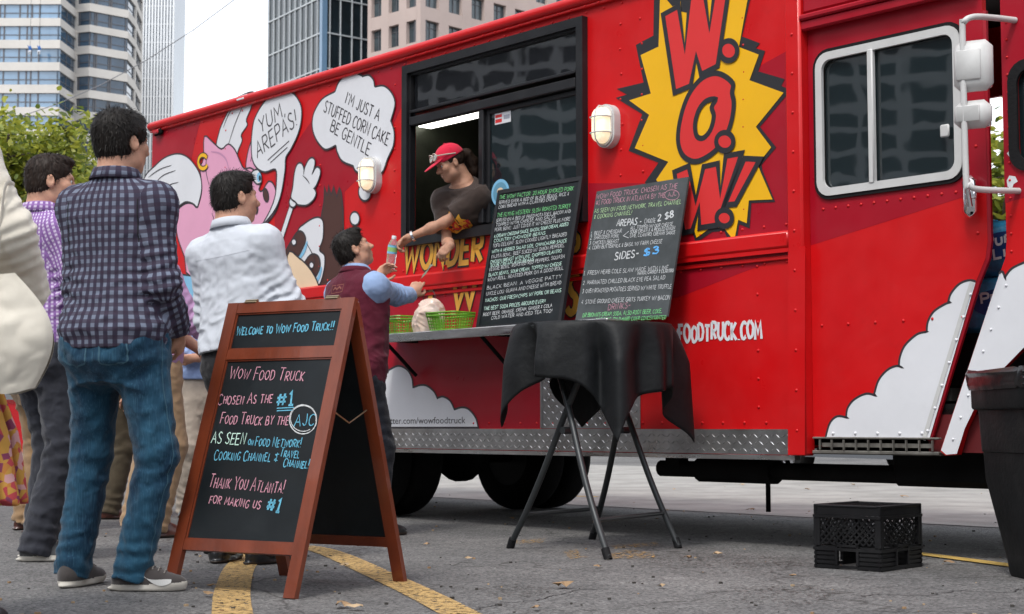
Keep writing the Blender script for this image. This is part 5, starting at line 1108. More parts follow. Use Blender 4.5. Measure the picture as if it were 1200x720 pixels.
    def mesh(s, smooth=1):
        d = s.d; S_ = d < 0; n = d.shape; cs = (slice(0, -1), slice(1, None))
        C8 = [(i, j, k) for i in (0, 1) for j in (0, 1) for k in (0, 1)]; cnt = sum(S_[cs[i], cs[j], cs[k]].astype(np.int8) for i, j, k in C8)
        cell = np.argwhere((cnt > 0) & (cnt < 8)); idx = -np.ones(tuple(np.array(n) - 1), np.int32); idx[tuple(cell.T)] = np.arange(len(cell))
        acc = np.zeros((len(cell), 3)); w_ = np.zeros(len(cell))
        for a in C8:
            for ax_ in range(3):
                if a[ax_]: continue
                b = list(a); b[ax_] = 1; ia, ib = cell + np.array(a), cell + np.array(b); da, db = d[tuple(ia.T)], d[tuple(ib.T)]; m = (da < 0) != (db < 0)
                t = np.where(m, da / np.where(m, da - db, 1), 0); pos = np.array(a)[None] + t[:, None] * (np.array(b) - np.array(a))[None]; acc[m] += pos[m]; w_[m] += 1
        V = (cell + acc / w_[:, None]) * s.h + s.o; Q = []
        for ax_ in range(3):
            o1, o2 = [(1, 2), (2, 0), (0, 1)][ax_]; A = [slice(None)] * 3; B_ = [slice(None)] * 3; A[ax_] = slice(0, -1); B_[ax_] = slice(1, None)
            e = np.argwhere(S_[tuple(A)] != S_[tuple(B_)]); e = e[(e[:, o1] > 0) & (e[:, o2] > 0) & (e[:, o1] < n[o1] - 1) & (e[:, o2] < n[o2] - 1)]; flip = S_[tuple(e.T)]
            def at_(p, q): c = e.copy(); c[:, o1] -= p; c[:, o2] -= q; return idx[tuple(c.T)]
            q = np.stack([at_(1, 1), at_(0, 1), at_(0, 0), at_(1, 0)], 1); q[~flip] = q[~flip][:, ::-1]; Q.append(q)
        Q = np.concatenate(Q); Q = Q[(Q >= 0).all(1)]
        for _ in range(smooth):
            sm_ = np.zeros_like(V); c = np.zeros(len(V))
            for a, b in ((0, 1), (1, 2), (2, 3), (3, 0)):
                np.add.at(sm_, Q[:, a], V[Q[:, b]]); np.add.at(sm_, Q[:, b], V[Q[:, a]]); np.add.at(c, Q[:, a], 1); np.add.at(c, Q[:, b], 1)
            V = V * .5 + .5 * sm_ / np.maximum(c, 1)[:, None]
        return V, Q
_rng = np.random.default_rng(5); _PERM = _rng.permutation(256); _PERM = np.concatenate([_PERM, _PERM]); _GR = _rng.normal(size=(256, 3)); _GR /= np.linalg.norm(_GR, axis=1)[:, None]
def noise3(P):
    i = np.floor(P).astype(int); f = P - i; u = f * f * f * (f * (f * 6 - 15) + 10); i &= 255; r = 0
    for a in (0, 1):
        for b in (0, 1):
            for c in (0, 1):
                g = _GR[_PERM[_PERM[_PERM[(i[:, 0] + a) & 255] + ((i[:, 1] + b) & 255)] + ((i[:, 2] + c) & 255)] & 255]; dv = f - np.array([a, b, c])
                wt = (u[:, 0] if a else 1 - u[:, 0]) * (u[:, 1] if b else 1 - u[:, 1]) * (u[:, 2] if c else 1 - u[:, 2]); r = r + wt * (g * dv).sum(1)
    return r
def folds(P, amp, fx, fz, seed, sharp=True):
    """soft cloth creases: stretched ridged noise, warped"""
    W_ = np.stack([noise3(P * 4 + seed), noise3(P * 4 + seed + 31), noise3(P * 4 + seed + 57)], 1) * .12
    q = (P + W_) * np.array([fx, fx, fz]) + seed; n = noise3(q)
    r = 1 - np.abs(n) * 2.2 if sharp else n
    return -amp * r
def vmesh(name, V, Q, mats, parent, mi=None, uv=None):
    me = bpy.data.meshes.new(name); me.vertices.add(len(V)); me.vertices.foreach_set('co', V.astype(np.float32).ravel()); me.loops.add(len(Q) * 4); me.polygons.add(len(Q))
    me.loops.foreach_set('vertex_index', Q.astype(np.int32).ravel()); me.polygons.foreach_set('loop_start', np.arange(0, len(Q) * 4, 4, dtype=np.int32))
    me.polygons.foreach_set('use_smooth', np.ones(len(Q), bool))
    for m in (mats if isinstance(mats, (list, tuple)) else [mats]): me.materials.append(m)
    if mi is not None: me.polygons.foreach_set('material_index', mi.astype(np.int32))
    if uv is not None: l = me.uv_layers.new(name='cloth'); l.data.foreach_set('uv', uv.astype(np.float32).ravel())
    me.update(calc_edges=True); me.validate(); return link(name, me, parent)
def bone_uv(V, Q, bones):
    """cloth coordinates in metres: round each limb and along it, one limb per face"""
    C = V[Q].mean(1); best = np.full(len(Q), 9e9); UV = np.zeros((len(Q), 4, 2))
    for (a, b, r, ref) in bones:
        a, b = np.array(a, float), np.array(b, float); ab = b - a; L = np.linalg.norm(ab); z = ab / L; x = np.array(ref, float); x = x - z * (x @ z); x /= np.linalg.norm(x); y = np.cross(z, x)
        t = np.clip((C - a) @ z, 0, L); d = np.linalg.norm(C - a - t[:, None] * z, axis=1) - r; m = d < best; best[m] = d[m]
        P = V[Q[m]] - a; ang = np.arctan2(P @ y, P @ x); cc = ang[:, :1]; ang = cc + (ang - cc + np.pi) % (2 * np.pi) - np.pi; UV[m, :, 0] = ang * r; UV[m, :, 1] = P @ z
    return UV.reshape(-1, 2)
def cloth_mat(n, c, var=.12, rough=.85, weave=700, sheen=.15, fade=None):
    m = mat(n, c, rough, spec=.25, var=var, vscale=9, bump=.25, bscale=weave, sheen=sheen); return m
def check_mat(n, base, d1, d2, pitch, duty=.5, third=None):
    """woven check: two stripe sets crossing"""
    m = mat(n, base, .85, spec=.25, bump=.2, bscale=600); N, L = nodes_of(m); b = N['Principled BSDF']; uv = N.new('ShaderNodeUVMap'); sp = N.new('ShaderNodeSeparateXYZ'); L.new(uv.outputs[0], sp.inputs[0])
    def stripe(s, off=0.0):
        q = N.new('ShaderNodeMath'); q.operation = 'MULTIPLY_ADD'; q.inputs[1].default_value = 1 / pitch; q.inputs[2].default_value = 200 + off; L.new(s, q.inputs[0]); f = N.new('ShaderNodeMath'); f.operation = 'FRACT'; L.new(q.outputs[0], f.inputs[0])
        g = N.new('ShaderNodeMapRange'); g.inputs['From Min'].default_value = duty - .04; g.inputs['From Max'].default_value = duty + .04; L.new(f.outputs[0], g.inputs[0]); return g.outputs[0]
    def mix(a, bcol, f, col=False):
        x = N.new('ShaderNodeMix'); x.data_type = 'RGBA'; L.new(f, x.inputs['Factor'])
        if isinstance(a, tuple): x.inputs['A'].default_value = (*a, 1)
        else: L.new(a, x.inputs['A'])
        x.inputs['B'].default_value = (*bcol, 1); return x.outputs['Result']
    su, sv = stripe(sp.outputs['X']), stripe(sp.outputs['Y']); c = mix(base, d1, su)
    hf = N.new('ShaderNodeMath'); hf.operation = 'MULTIPLY'; hf.inputs[1].default_value = .78; L.new(sv, hf.inputs[0]); c = mix(c, d2, hf.outputs[0]); L.new(c, b.inputs['Base Color']); return m
SKIN = mat('skin', (.52, .285, .195), .58, spec=.28, var=.16, vscale=22, bump=.12, bscale=220, sss=.12); SKIN2 = mat('tanned skin', (.44, .235, .155), .58, spec=.28, var=.16, vscale=22, bump=.12, bscale=220, sss=.1)
HAIRB = mat('near black hair', (.011, .0085, .007), .55, spec=.22, var=.5, vscale=90, stretch=(1, 1, .25)); HAIRD = mat('dark brown hair', (.022, .013, .009), .55, spec=.22, var=.5, vscale=90, stretch=(1, 1, .25))
EYEW = mat('eye', (.6, .58, .55), .2); EYED = mat('iris', (.03, .018, .012), .15); LIP = mat('lip', (.42, .15, .12), .5)
unit = lambda v: np.array(v, float) / (np.linalg.norm(v) + 1e-9)
def ik(a, c, l1, l2, hint):
    a, c, h = np.array(a, float), np.array(c, float), np.array(hint, float); d = c - a; L = np.linalg.norm(d)
    if L > (l1 + l2) * .995: c = a + d / L * (l1 + l2) * .995; d = c - a; L = np.linalg.norm(d)
    u = d / L; x = (l1 * l1 - l2 * l2 + L * L) / (2 * L); y = math.sqrt(max(l1 * l1 - x * x, 0)); n = h - u * (h @ u); n = unit(n); return a + u * x + n * y, c
def rotm(yaw, pitch, roll=0): return np.array(Matrix.Rotation(yaw, 3, 'Z') @ Matrix.Rotation(pitch, 3, 'X') @ Matrix.Rotation(roll, 3, 'Y'))

class Person:
    """joints of one figure in its own frame"""
    def __init__(s, name, loc, face, H, label, lean=0.0, side=0.0, head=(0, 0), feet=((-.11, 0, 15), (.11, 0, -15)), hands=(None, None), elbow=((-.6, -.6, -.2), (.6, -.6, -.2)), fem=False, build=1.0, hipz=None, twist=0.0, shy=0.0):
        s.rz = math.atan2(face[1], face[0]) - math.pi / 2; s.k = k = H / 1.80; s.H = H; s.fem = fem; s.b = build
        s.root = empty('person', loc, s.rz, label, 'person'); s.loc = Vector(loc)
        s.hip = np.array((0, 0, (.95 if hipz is None else hipz) * k)); s.F = rotm(twist, -lean, side).T   # rows: x, y, up
        s.fx, s.fy, s.fz = s.F; B_ = s.hip; wd = (.92 if fem else 1.0)
        U = lambda x, y, z: B_ + (s.fx * x + s.fy * y + s.fz * z) * k
        s.U = U; s.sh = [U(-.168 * wd, -.015 + shy, .493), U(.168 * wd, -.015 + shy, .493)]; s.neck = U(0, -.02, .58)
        Rh = rotm(head[0] + twist, head[1]); s.Rh = Rh; s.hc = s.neck + s.fz * .045 * k + Rh @ np.array((0, .03, .105)) * k; s.hk = k * (.96 if fem else 1.0)
        s.el = []; s.wr = []; s.ha = []
        for i in (0, 1):
            h = hands[i]; sgn = -1 if i == 0 else 1
            if h is None: h = s.hip + np.array((sgn * .27, .03, -.06)) * k
            e, wv = ik(s.sh[i], h, .30 * k, .265 * k, elbow[i]); s.el.append(e); s.wr.append(wv)
        s.hj = [s.hip + np.array((-.095, 0, -.02)) * k, s.hip + np.array((.095, 0, -.02)) * k]; s.kn = []; s.an = []; s.feet = feet
        for i in (0, 1):
            f = feet[i]; a = np.array((f[0], f[1] - .02, .085 * k)); yw = R(f[2]); kn, an = ik(s.hj[i], a, .432 * k, .428 * k, (-math.sin(yw) * .7 + 0, math.cos(yw), 0)); s.kn.append(kn); s.an.append(an)
    def world(s, p): return s.root.matrix_basis @ Vector(p)
    def local(s, p): c, n = math.cos(-s.rz), math.sin(-s.rz); q = Vector(p) - s.loc; return np.array((q.x * c - q.y * n, q.x * n + q.y * c, q.z))

def head_sdf(v, c, Rh, k, smile=False, beard=False, nk=1.0):
    T_ = lambda x, y, z: c + Rh @ np.array((x, y, z)) * k; E = lambda p, r, kk=.02, sub=False, rot=None: v.ell(T_(*p), np.array(r) * k, kk, Rh if rot is None else Rh @ rot, sub)
    E((0, -.018, .035), (.074, .094, .083)); E((0, .022, -.03), (.060, .072, .088), .03); E((0, .062, -.094), (.024, .022, .019), .025)
    for s_ in (-1, 1): E((s_ * .045, .012, -.068), (.022, .03, .026), .03); E((s_ * .036, .062, -.016), (.026, .024, .022), .025)
    E((0, .074, .026), (.05, .018, .013), .02)
    for s_ in (-1, 1): v.ell(T_(s_ * .032, .098, .004), np.array((.018, .016, .012)) * k, .014, Rh, True)
    v.cone(T_(0, .084, .012), T_(0, .110, -.024), .008 * k, .0135 * k, .012)
    for s_ in (-1, 1): E((s_ * .013, .099, -.028), (.009, .012, .009), .008)
    E((0, .086, -.055), (.024, .013, .007), .008); E((0, .084, -.068), (.021, .012, .007), .008); v.ell(T_(0, .1, -.0612), np.array((.024, .012, .0022)) * k, .003, Rh, True)
    for s_ in (-1, 1):
        ro = np.array(Matrix.Rotation(s_ * R(-22), 3, 'Z') @ Matrix.Rotation(R(12), 3, 'X')); E((s_ * .079, -.010, -.004), (.010, .021, .033), .008, rot=ro); v.ell(T_(s_ * .091, -.006, .002), np.array((.009, .010, .017)) * k, .004, Rh, True)
    v.cone(T_(0, -.035, -.05), c + Rh @ np.array((0, -.05, -.135)) * k, .056 * k * nk, .057 * k * nk, .03)
HAND = [(-.034, 0, .064, -32, .040, .030), (-.027, .088, 0, -5, .040, .034), (-.009, .092, 0, -1, .044, .037), (.010, .088, 0, 3, .041, .034), (.028, .080, 0, 8, .032, .027)]
def hand_sdf(v, w_, d, n, k, curl=35, thumb=1, right=True, spread=1.0):
    """palm and five fingers: d along the hand, n out of the palm; fingers bend towards n"""
    d = unit(d); n = unit(np.array(n) - d * (np.array(n) @ d)); x = np.cross(d, n) * (1 if right else -1)   # x runs from the thumb side to the little finger
    P = lambda a, b, c: w_ + (x * a + d * b + n * c) * k
    Rm = np.stack([x, d, n], 1); v.ell(P(0, .048, 0), np.array((.040, .052, .0155)) * k, .012, Rm); v.cone(w_, P(0, .03, 0), .027 * k, .024 * k, .02)
    for f in range(1, 5):
        bx_, by_, _, ang, l1, l2 = HAND[f]; cu = curl if np.isscalar(curl) else curl[f - 1]; a = R(ang * spread); p0 = P(bx_, by_ - .012, 0); di = d * math.cos(a) + x * math.sin(a); p = p0; t = 0; r = (.0092, .0085, .0078, .0068)
        for j, L in enumerate((l1, l2 * .8, l2 * .6)):
            t += R(cu) * (1.0 if j == 0 else .95); q = p + (di * math.cos(t) + n * math.sin(t)) * L * k; v.cone(p, q, r[j] * k, r[j + 1] * k, .004 if j else .010); p = q
    p0 = P(-.030, .022, .004); a = unit(-x * .75 + d * .75 + n * .45 * thumb); p1 = p0 + a * .042 * k; p2 = p1 + unit(d * .9 - x * .15 + n * .55 * thumb) * .032 * k; p3 = p2 + unit(d * .8 + x * .25 + n * .6 * thumb) * .024 * k
    v.cone(p0, p1, .0145 * k, .0105 * k, .012); v.cone(p1, p2, .0105 * k, .0092 * k, .004); v.cone(p2, p3, .0092 * k, .0075 * k, .004)
TORSO_M = [(-.14, .13, .10, 0), (-.06, .168, .118, -.01), (.02, .170, .118, -.012), (.12, .152, .108, 0), (.22, .150, .106, .006), (.34, .168, .118, .006), (.44, .176, .118, -.004), (.52, .150, .095, -.014), (.57, .085, .068, -.018), (.60, .058, .058, -.018)]
TORSO_F = [(-.14, .13, .10, 0), (-.06, .172, .120, -.012), (.02, .165, .115, -.01), (.12, .138, .102, 0), (.20, .134, .100, .006), (.32, .150, .112, .012), (.40, .155, .128, .02), (.48, .145, .10, -.004), (.54, .095, .07, -.016), (.59, .052, .052, -.018)]
def scaled(prof, k, dw=0.0, dd=0.0, b=1.0): return [(p[0] * k, (p[1] * b + dw) * k, (p[2] * b + dd) * k, p[3] * k) for p in prof]
def body(p, skin, hands=((None, None), (None, None)), curl=(35, 35), h=.006, pose=((0, 0, 0), (0, 0, 0)), smile=False):
    k = p.k; pts = np.array([p.hc + (0, 0, .16), p.hc - .14, p.hc + .14] + p.wr + p.el + p.sh + p.an + p.kn + [p.hip - .2, p.hip + .2]); v = Vol(pts.min(0) - .17, pts.max(0) + .17, h)
    v.loft(p.hip, p.F, scaled(TORSO_F if p.fem else TORSO_M, k, b=p.b), .03)
    for i in (0, 1):
        v.cone(p.hj[i], p.kn[i], .085 * k, .055 * k, .04); v.cone(p.kn[i], p.an[i], .055 * k, .038 * k, .03); yw = R(p.feet[i][2]); t = p.an[i] + np.array((-math.sin(yw) * .12, math.cos(yw) * .12, -.055)) * k; v.cone(p.an[i] - (0, 0, .03 * k), t, .036 * k, .025 * k, .03)
        sk = .80 if p.fem else 1.0
        v.ell(p.sh[i], np.array((.062, .06, .06)) * k, .05); v.cone(p.sh[i], p.el[i], .052 * k * sk, .041 * k * sk, .03); mid = p.el[i] * .65 + p.wr[i] * .35; v.cone(p.el[i], mid, .041 * k * sk, .043 * k * sk, .03); v.cone(mid, p.wr[i], .042 * k * sk, .027 * k * sk, .03)
        d, n = hands[i]; fd = p.wr[i] - p.el[i]
        hand_sdf(v, p.wr[i], fd if d is None else np.array(d, float), (p.fx * (1 if i == 0 else -1)) if n is None else np.array(n, float), k * (.92 if p.fem else 1), curl[i], right=(i == 1))
        v.cone(p.neck - p.fz * .02 * k, p.sh[i], .05 * k, .045 * k, .05)
    nk = .84 if p.fem else 1.0; v.cone(p.neck - p.fz * .03 * k, p.hc - p.Rh @ np.array((0, .04, .06)) * k, .062 * k * nk, .056 * k * nk, .04)
    head_sdf(v, p.hc, p.Rh, p.hk, nk=nk)
    V, Q = v.mesh(1); p.bodyobj = vmesh('body', V, Q, skin, p.root)
    return p.bodyobj
def eyes(p):
    for s_ in (-1, 1):
        c = p.hc + p.Rh @ np.array((s_ * .031, .0745, .0055)) * p.hk; mb = MB(); rot = Matrix(p.Rh.tolist()); r = .0125 * p.hk
        pr = [(r * math.sin(R(a)), r * math.cos(R(a))) for a in (2, 18, 30, 34, 60, 90, 130, 178)]; mb.lathe(pr, 14, 0); mb.m = [1 if i < 14 * 3 else 0 for i in range(len(mb.f))]; mb.m[-2] = 1
        mb.v = [tuple(Vector(c) + rot @ (Matrix.Rotation(R(-90), 3, 'X') @ Vector(q))) for q in mb.v]; mb.build('eye', [EYEW, EYED], p.root, 60)
def hair(p, m, kind='short', h=.004, tufts=2600, seed=1, back=-.066, vol=1.0):
    c, Rh, k = p.hc, p.Rh, p.hk; T_ = lambda x, y, z: c + Rh @ np.array((x, y, z)) * k; v = Vol(c - .17 * k, c + .17 * k, h); E = lambda q, r, kk=.015, sub=False: v.ell(T_(*q), np.array(r) * k, kk, Rh, sub)
    E((0, -.020, .046), (.083 * vol, .103 * vol, .086 * vol)); E((0, -.045, -.012), (.076, .073, .075), .03); E((0, .03, .098), (.058, .06, .030), .02)
    E((0, .125, -.028), (.088, .085, .104), .010, True)
    for s_ in (-1, 1): E((s_ * .088, .018, -.05), (.034, .034, .056), .012, True); E((s_ * .088, -.006, -.004), (.020, .026, .034), .006, True)
    v.cut(T_(0, -.06, back), Rh @ np.array((0, .35, -1.0)))
    def strands(P):
        q = (P - c) @ Rh / k; az = np.arctan2(q[:, 0], q[:, 1] + .03); rr = np.linalg.norm(q, axis=1); el = np.arctan2(q[:, 2] - .01, np.hypot(q[:, 0], q[:, 1] + .03))
        return .0048 * noise3(np.stack([az * 8, el * 2.2, rr * 0 + seed], 1)) + .0022 * noise3(np.stack([az * 26, el * 3, rr * 0 + seed + 9], 1))
    v.wrinkle(strands); V, Q = v.mesh(1)
    rr = np.random.default_rng(seed); C = V[Q].mean(1); nv = np.cross(V[Q[:, 2]] - V[Q[:, 0]], V[Q[:, 3]] - V[Q[:, 1]]); nv /= np.linalg.norm(nv, axis=1)[:, None] + 1e-9
    out = ((C - c) * nv).sum(1) > .02; pick = rr.choice(np.nonzero(out)[0], tufts); crown = T_(0, -.045, .13); nV = [V]; nQ = [Q]; base = len(V); tv = []
    for i in pick:
        q, n = C[i], nv[i]; d = q - crown; d = d - n * (d @ n); d = unit(d + rr.normal(0, .035, 3)); s_ = np.cross(d, n); L = rr.uniform(.012, .03) * k; wd = rr.uniform(.0009, .0017) * k
        b0 = q - n * .002; b1 = q + d * L * .55 + n * (.0012 + .0012 * rr.random()); b2 = q + d * L + n * (.0002 + rr.uniform(-.0015, .0022)); tv += [b0 - s_ * wd, b0 + s_ * wd, b1 + s_ * wd * .8, b1 - s_ * wd * .8, b2 - s_ * wd * .2, b2 + s_ * wd * .2]
    tv = np.array(tv); nt_ = len(pick); bi = base + 6 * np.arange(nt_); tq = np.concatenate([np.stack([bi, bi + 1, bi + 2, bi + 3], 1), np.stack([bi + 3, bi + 2, bi + 5, bi + 4], 1)])
    return vmesh('hair', np.concatenate([V, tv]), np.concatenate([Q, tq]), m, p.root)
def shirt(p, m, name='shirt', hem=-.06, sleeve='long', loose=.018, amp=.009, seed=1, h=.006, cuff=.03, uv=True, collar=True, vest=False, blouse=.0, sl_r=(.068, .058, .045), flare=0.0, mats=None, neckcut=.028, nslope=.45):
    k = p.k; B_ = p.hip; ends = list(p.wr) if sleeve == 'long' else list(p.el); pts = np.array(p.sh + p.el + ends + [B_ + p.fz * .62 * k + .12, B_ + p.fz * .62 * k - .12, B_ + p.fz * hem * k - .18, B_ + p.fz * hem * k + .18]); v = Vol(pts.min(0) - .12, pts.max(0) + .12, h)
    prof = [list(q) for q in scaled(TORSO_F if p.fem else TORSO_M, k, loose, loose, p.b)]
    for q in prof:
        if -.02 * k < q[0] < .3 * k: q[1] += blouse * k; q[2] += blouse * k
        if q[0] < .03 * k: q[1] += flare * k; q[2] += flare * k
    v.loft(B_, p.F, prof, .03)
    for i in (0, 1):
        if vest: v.ell(p.sh[i] * .86 + p.neck * .14, np.array((.074, .084, .085)) * k, .05); continue
        v.ell(p.sh[i], np.array((.070, .072, .072)) * k, .05); sg = -1 if i == 0 else 1
        if sleeve == 'long':
            v.cone(p.sh[i], p.el[i], sl_r[0] * k, sl_r[1] * k, .05); e = p.wr[i] + (p.el[i] - p.wr[i]) * (cuff / .26); v.cone(p.el[i], e, sl_r[1] * k, sl_r[2] * k, .03, True)
        else:
            f = sleeve; e = p.sh[i] * (1 - f) + p.el[i] * f; v.cone(p.sh[i], e, sl_r[0] * k, sl_r[1] * k, .05, True)
        v.cone(p.neck - p.fz * .035 * k, p.sh[i], .058 * k, .060 * k, .05)
    bones = [(B_ + p.fz * -.1 * k, B_ + p.fz * .6 * k, .155 * k, -p.fy)] + ([] if vest else [(p.sh[i], p.el[i], .058 * k, -p.fy + p.fx * (-.5 if i == 0 else .5)) for i in (0, 1)] + ([(p.el[i], ends[i], .052 * k, -p.fy) for i in (0, 1)] if sleeve == 'long' else []))
    def wr(P):
        d = folds(P, amp, 5.5, 8, seed) * .6 + folds(P, amp * .8, 13, 17, seed + 40) * .6; t = (P - B_) @ p.fz / k; band = np.exp(-((t - .10) / .13) ** 2); d = d * (.55 + .9 * band)
        for i in (0, 1):
            if vest or sleeve != 'long': continue
            ax_ = unit(p.wr[i] - p.sh[i]); q = np.linalg.norm(P - p.el[i], axis=1); s_ = (P - p.el[i]) @ ax_; d = d - np.exp(-(q / .13) ** 2) * .006 * np.sin(s_ * 150 + 3 * noise3(P * 12 + seed)) - .004 * np.exp(-(np.linalg.norm(P - p.wr[i], axis=1) / .09) ** 2) * np.sin(s_ * 190 + 2 * noise3(P * 14))
        return d + .004 * noise3(P * 30)
    v.wrinkle(wr)
    v.cut(B_ + p.fz * hem * k, -p.fz); v.cut(p.neck + p.fz * neckcut * k, p.fz + p.fy * nslope, near=.19 * k)
    if vest:
        for i in (0, 1):
            x = p.fx * (-1 if i == 0 else 1); v.cut(p.sh[i] + x * .022 * k, x + p.fz * .12)
    if sleeve == 'long' or vest: pass
    if collar:
        cc = p.neck + p.fz * .015 * k; v.cone(cc, cc + p.fz * .030 * k - p.fy * .004, .0735 * k, .0705 * k, .010, True)
    V, Q = v.mesh(1); p.shirt_bones = bones
    o = vmesh(name, V, Q, m, p.root, uv=bone_uv(V, Q, bones) if uv else None); p.top = (V, Q); return o
def trousers(p, m, amp=.009, seed=3, h=.006, waist=.10, loose=.014, leg=(.098, .074, .064), cuffz=.045, uv=False):
    k = p.k; B_ = p.hip; up_ = np.array((0, 0, 1.)); pts = np.array(p.hj + p.kn + p.an + [B_ + .2 * k, B_ - .2 * k]); v = Vol(pts.min(0) - .14, pts.max(0) + .12, h)
    Fm = (np.array((1., 0, 0)), np.array((0, 1., 0)), up_) if abs(p.fz[2]) > .995 else p.F
    v.loft(B_, Fm, [(-.17 * k, .125 * k, .10 * k, -.006 * k), (-.10 * k, (.165 + loose) * k, (.125 + loose) * k, -.014 * k), (-.02 * k, (.172 + loose) * k, (.122 + loose) * k, -.014 * k), (.06 * k, (.160 * p.b + loose) * k, (.108 * p.b + loose) * k, -.004 * k), (.13 * k, (.152 * p.b + loose * .8) * k, (.106 * p.b + loose * .8) * k, 0)], .03)
    for i in (0, 1):
        v.cone(p.hj[i] - (0, 0, .02), p.kn[i], leg[0] * k, leg[1] * k, .06); e = p.an[i] * 1.0; e = e + unit(e - p.kn[i]) * (e[2] - cuffz) * .98; v.cone(p.kn[i], e, leg[1] * k, leg[2] * k, .03, True)
        v.ell(p.hj[i] + np.array((0, -.045, -.03)) * k, np.array((.085, .075, .085)) * k, .04)
    def wr(P):
        d = folds(P, amp, 8, 9, seed) * .6 + folds(P, amp * .6, 19, 15, seed + 17) * .55 + folds(P, amp * .35, 34, 30, seed + 23) * .5
        for i in (0, 1):
            ax_ = unit(p.an[i] - p.kn[i]); s_ = (P - p.an[i]) @ ax_; q = np.linalg.norm(P - p.an[i], axis=1); w2 = noise3(P * 9 + seed) * 3 + noise3(P * 5 + seed + 3) * 3
            d = d - .0048 * np.exp(-np.clip((q / .15), 0, 9) ** 2) * np.sin(s_ * 105 + w2 * 1.5 + P[:, 0] * 25); q = np.linalg.norm(P - p.kn[i] + np.array((0, .03, 0)), axis=1); s_ = (P - p.kn[i]) @ ax_; d = d - .0036 * np.exp(-(q / .15) ** 2) * np.sin(s_ * 80 + w2 * 1.6 + P[:, 0] * 45)
            q = np.linalg.norm(P - p.hj[i] - np.array((0, -.06, -.08)), axis=1); d = d - .005 * np.exp(-(q / .12) ** 2) * np.sin((P[:, 2] * 70 + P[:, 0] * (-50 if i else 50)) + w2)
        return d + .003 * noise3(P * 34)
    v.wrinkle(wr); v.cut(B_ + Fm[2] * waist * k, Fm[2]); V, Q = v.mesh(1); p.pants = (V, Q); uvv = None
    if uv: uvv = bone_uv(V, Q, [(p.hj[i], p.an[i], .075, (0, -1, 0)) for i in (0, 1)])
    return vmesh('trousers', V, Q, m, p.root, uv=uvv)
def shoes(p, up_m, sole_m, style='sneaker', h=.004):
    k = p.k
    for i in (0, 1):
        yw = R(p.feet[i][2]); f = np.array((-math.sin(yw), math.cos(yw), 0)); x = np.array((math.cos(yw), math.sin(yw), 0)); a = p.an[i].copy(); a[2] = 0; P = lambda u, w2, z: a + (f * u + x * w2) * k + np.array((0, 0, z * k)); sg = 1 if i == 0 else -1
        v = Vol(np.minimum(P(-.1, -.08, 0), np.minimum(P(.24, .08, 0), np.minimum(P(-.1, .08, 0), P(.24, -.08, 0)))) - .02, np.maximum(P(-.1, -.08, .2), np.maximum(P(.24, .08, .2), np.maximum(P(-.1, .08, .2), P(.24, -.08, .2)))) + .02, h); Rm = np.stack([x, f, np.array((0, 0, 1.))], 1)
        toe = .028 if style == 'sneaker' else .022
        v.ell(P(-.035, 0, .035), np.array((.036, .045, .042)) * k, .02, Rm); v.ell(P(.06, .004 * sg, .03), np.array((.042, .11, .04)) * k, .03, Rm); v.ell(P(.135, .008 * sg, toe), np.array((.046, .068, .033)) * k, .03, Rm); v.cone(P(-.02, 0, .05), P(-.012, 0, .105), .043 * k, .044 * k, .03, True); v.cone(P(.01, 0, .085), P(.085, .003 * sg, .052), .028 * k, .030 * k, .03)
        v.ell(P(.05, .005 * sg, .010), np.array((.046, .148, .016)) * k, .012, Rm)
        v.cone(P(-.02, 0, .09), P(-.012, 0, .14), .033 * k, .034 * k, .004, True, True); v.cut(P(0, 0, .002), (0, 0, -1)); V, Q = v.mesh(1); C = V[Q].mean(1); mi = (C[:, 2] < (.026 if style == 'sneaker' else .013) * k + .010 * np.clip((C - a) @ f / .2, 0, 1) ** 2).astype(int)
        o = vmesh('shoe', V, Q, [up_m, sole_m], p.root, mi); p.shoe_last = (V, Q, P, o)
        if style == 'sneaker':
            mb = MB(); bv = BVHTree.FromPolygons([Vector(q) for q in V], [tuple(q) for q in Q])
            for j in range(5):
                u = .035 + .022 * j; pts = []
                for w2 in (-.026, -.013, 0, .013, .026):
                    q = bv.ray_cast(Vector(P(u, w2 + .003 * sg, .2)), Vector((0, 0, -1)))[0]
                    if q: pts.append(q + Vector((0, 0, .003)))
                if len(pts) > 2: mb.tube(pts, .0028, 5)
            q0 = bv.ray_cast(Vector(P(.035, .003 * sg, .2)), Vector((0, 0, -1)))[0]
            if q0:
                for sd_ in (-1, 1): b0 = np.array(q0); mb.tube(crom([b0, b0 + x * sd_ * .025 * k + np.array((0, 0, .022)), b0 + x * sd_ * .045 * k + np.array((0, 0, .004)) + f * .01, b0 + x * sd_ * .030 * k - np.array((0, 0, .012))], 4), .0022, 5)
            mb.build('lace', LACE, o); p.bv = bv
def belt(p, m, waist=.085, wd=.034, loose=.024):
    k = p.k; mb = MB(); n = 48; vs = []
    for z in (-wd / 2, wd / 2):
        for j in range(n): a = 6.2832 * j / n; vs.append(p.hip + (p.fx * (.160 * p.b + loose) * math.cos(a) + p.fy * (.110 * p.b + loose) * math.sin(a) + p.fz * (waist + z)) * k)
    mb.add(vs, [(j, (j + 1) % n, n + (j + 1) % n, n + j) for j in range(n)]); q = p.hip + (p.fy * (.110 * p.b + loose + .004) + p.fz * waist) * k
    o = mb.build('belt', m, p.root, 60); md = o.modifiers.new('t', 'SOLIDIFY'); md.thickness = .004; mb = MB(); mb.box(tuple(q), (.045, .008, .04), 0, .004); mb.build('buckle', ALU, o); return o
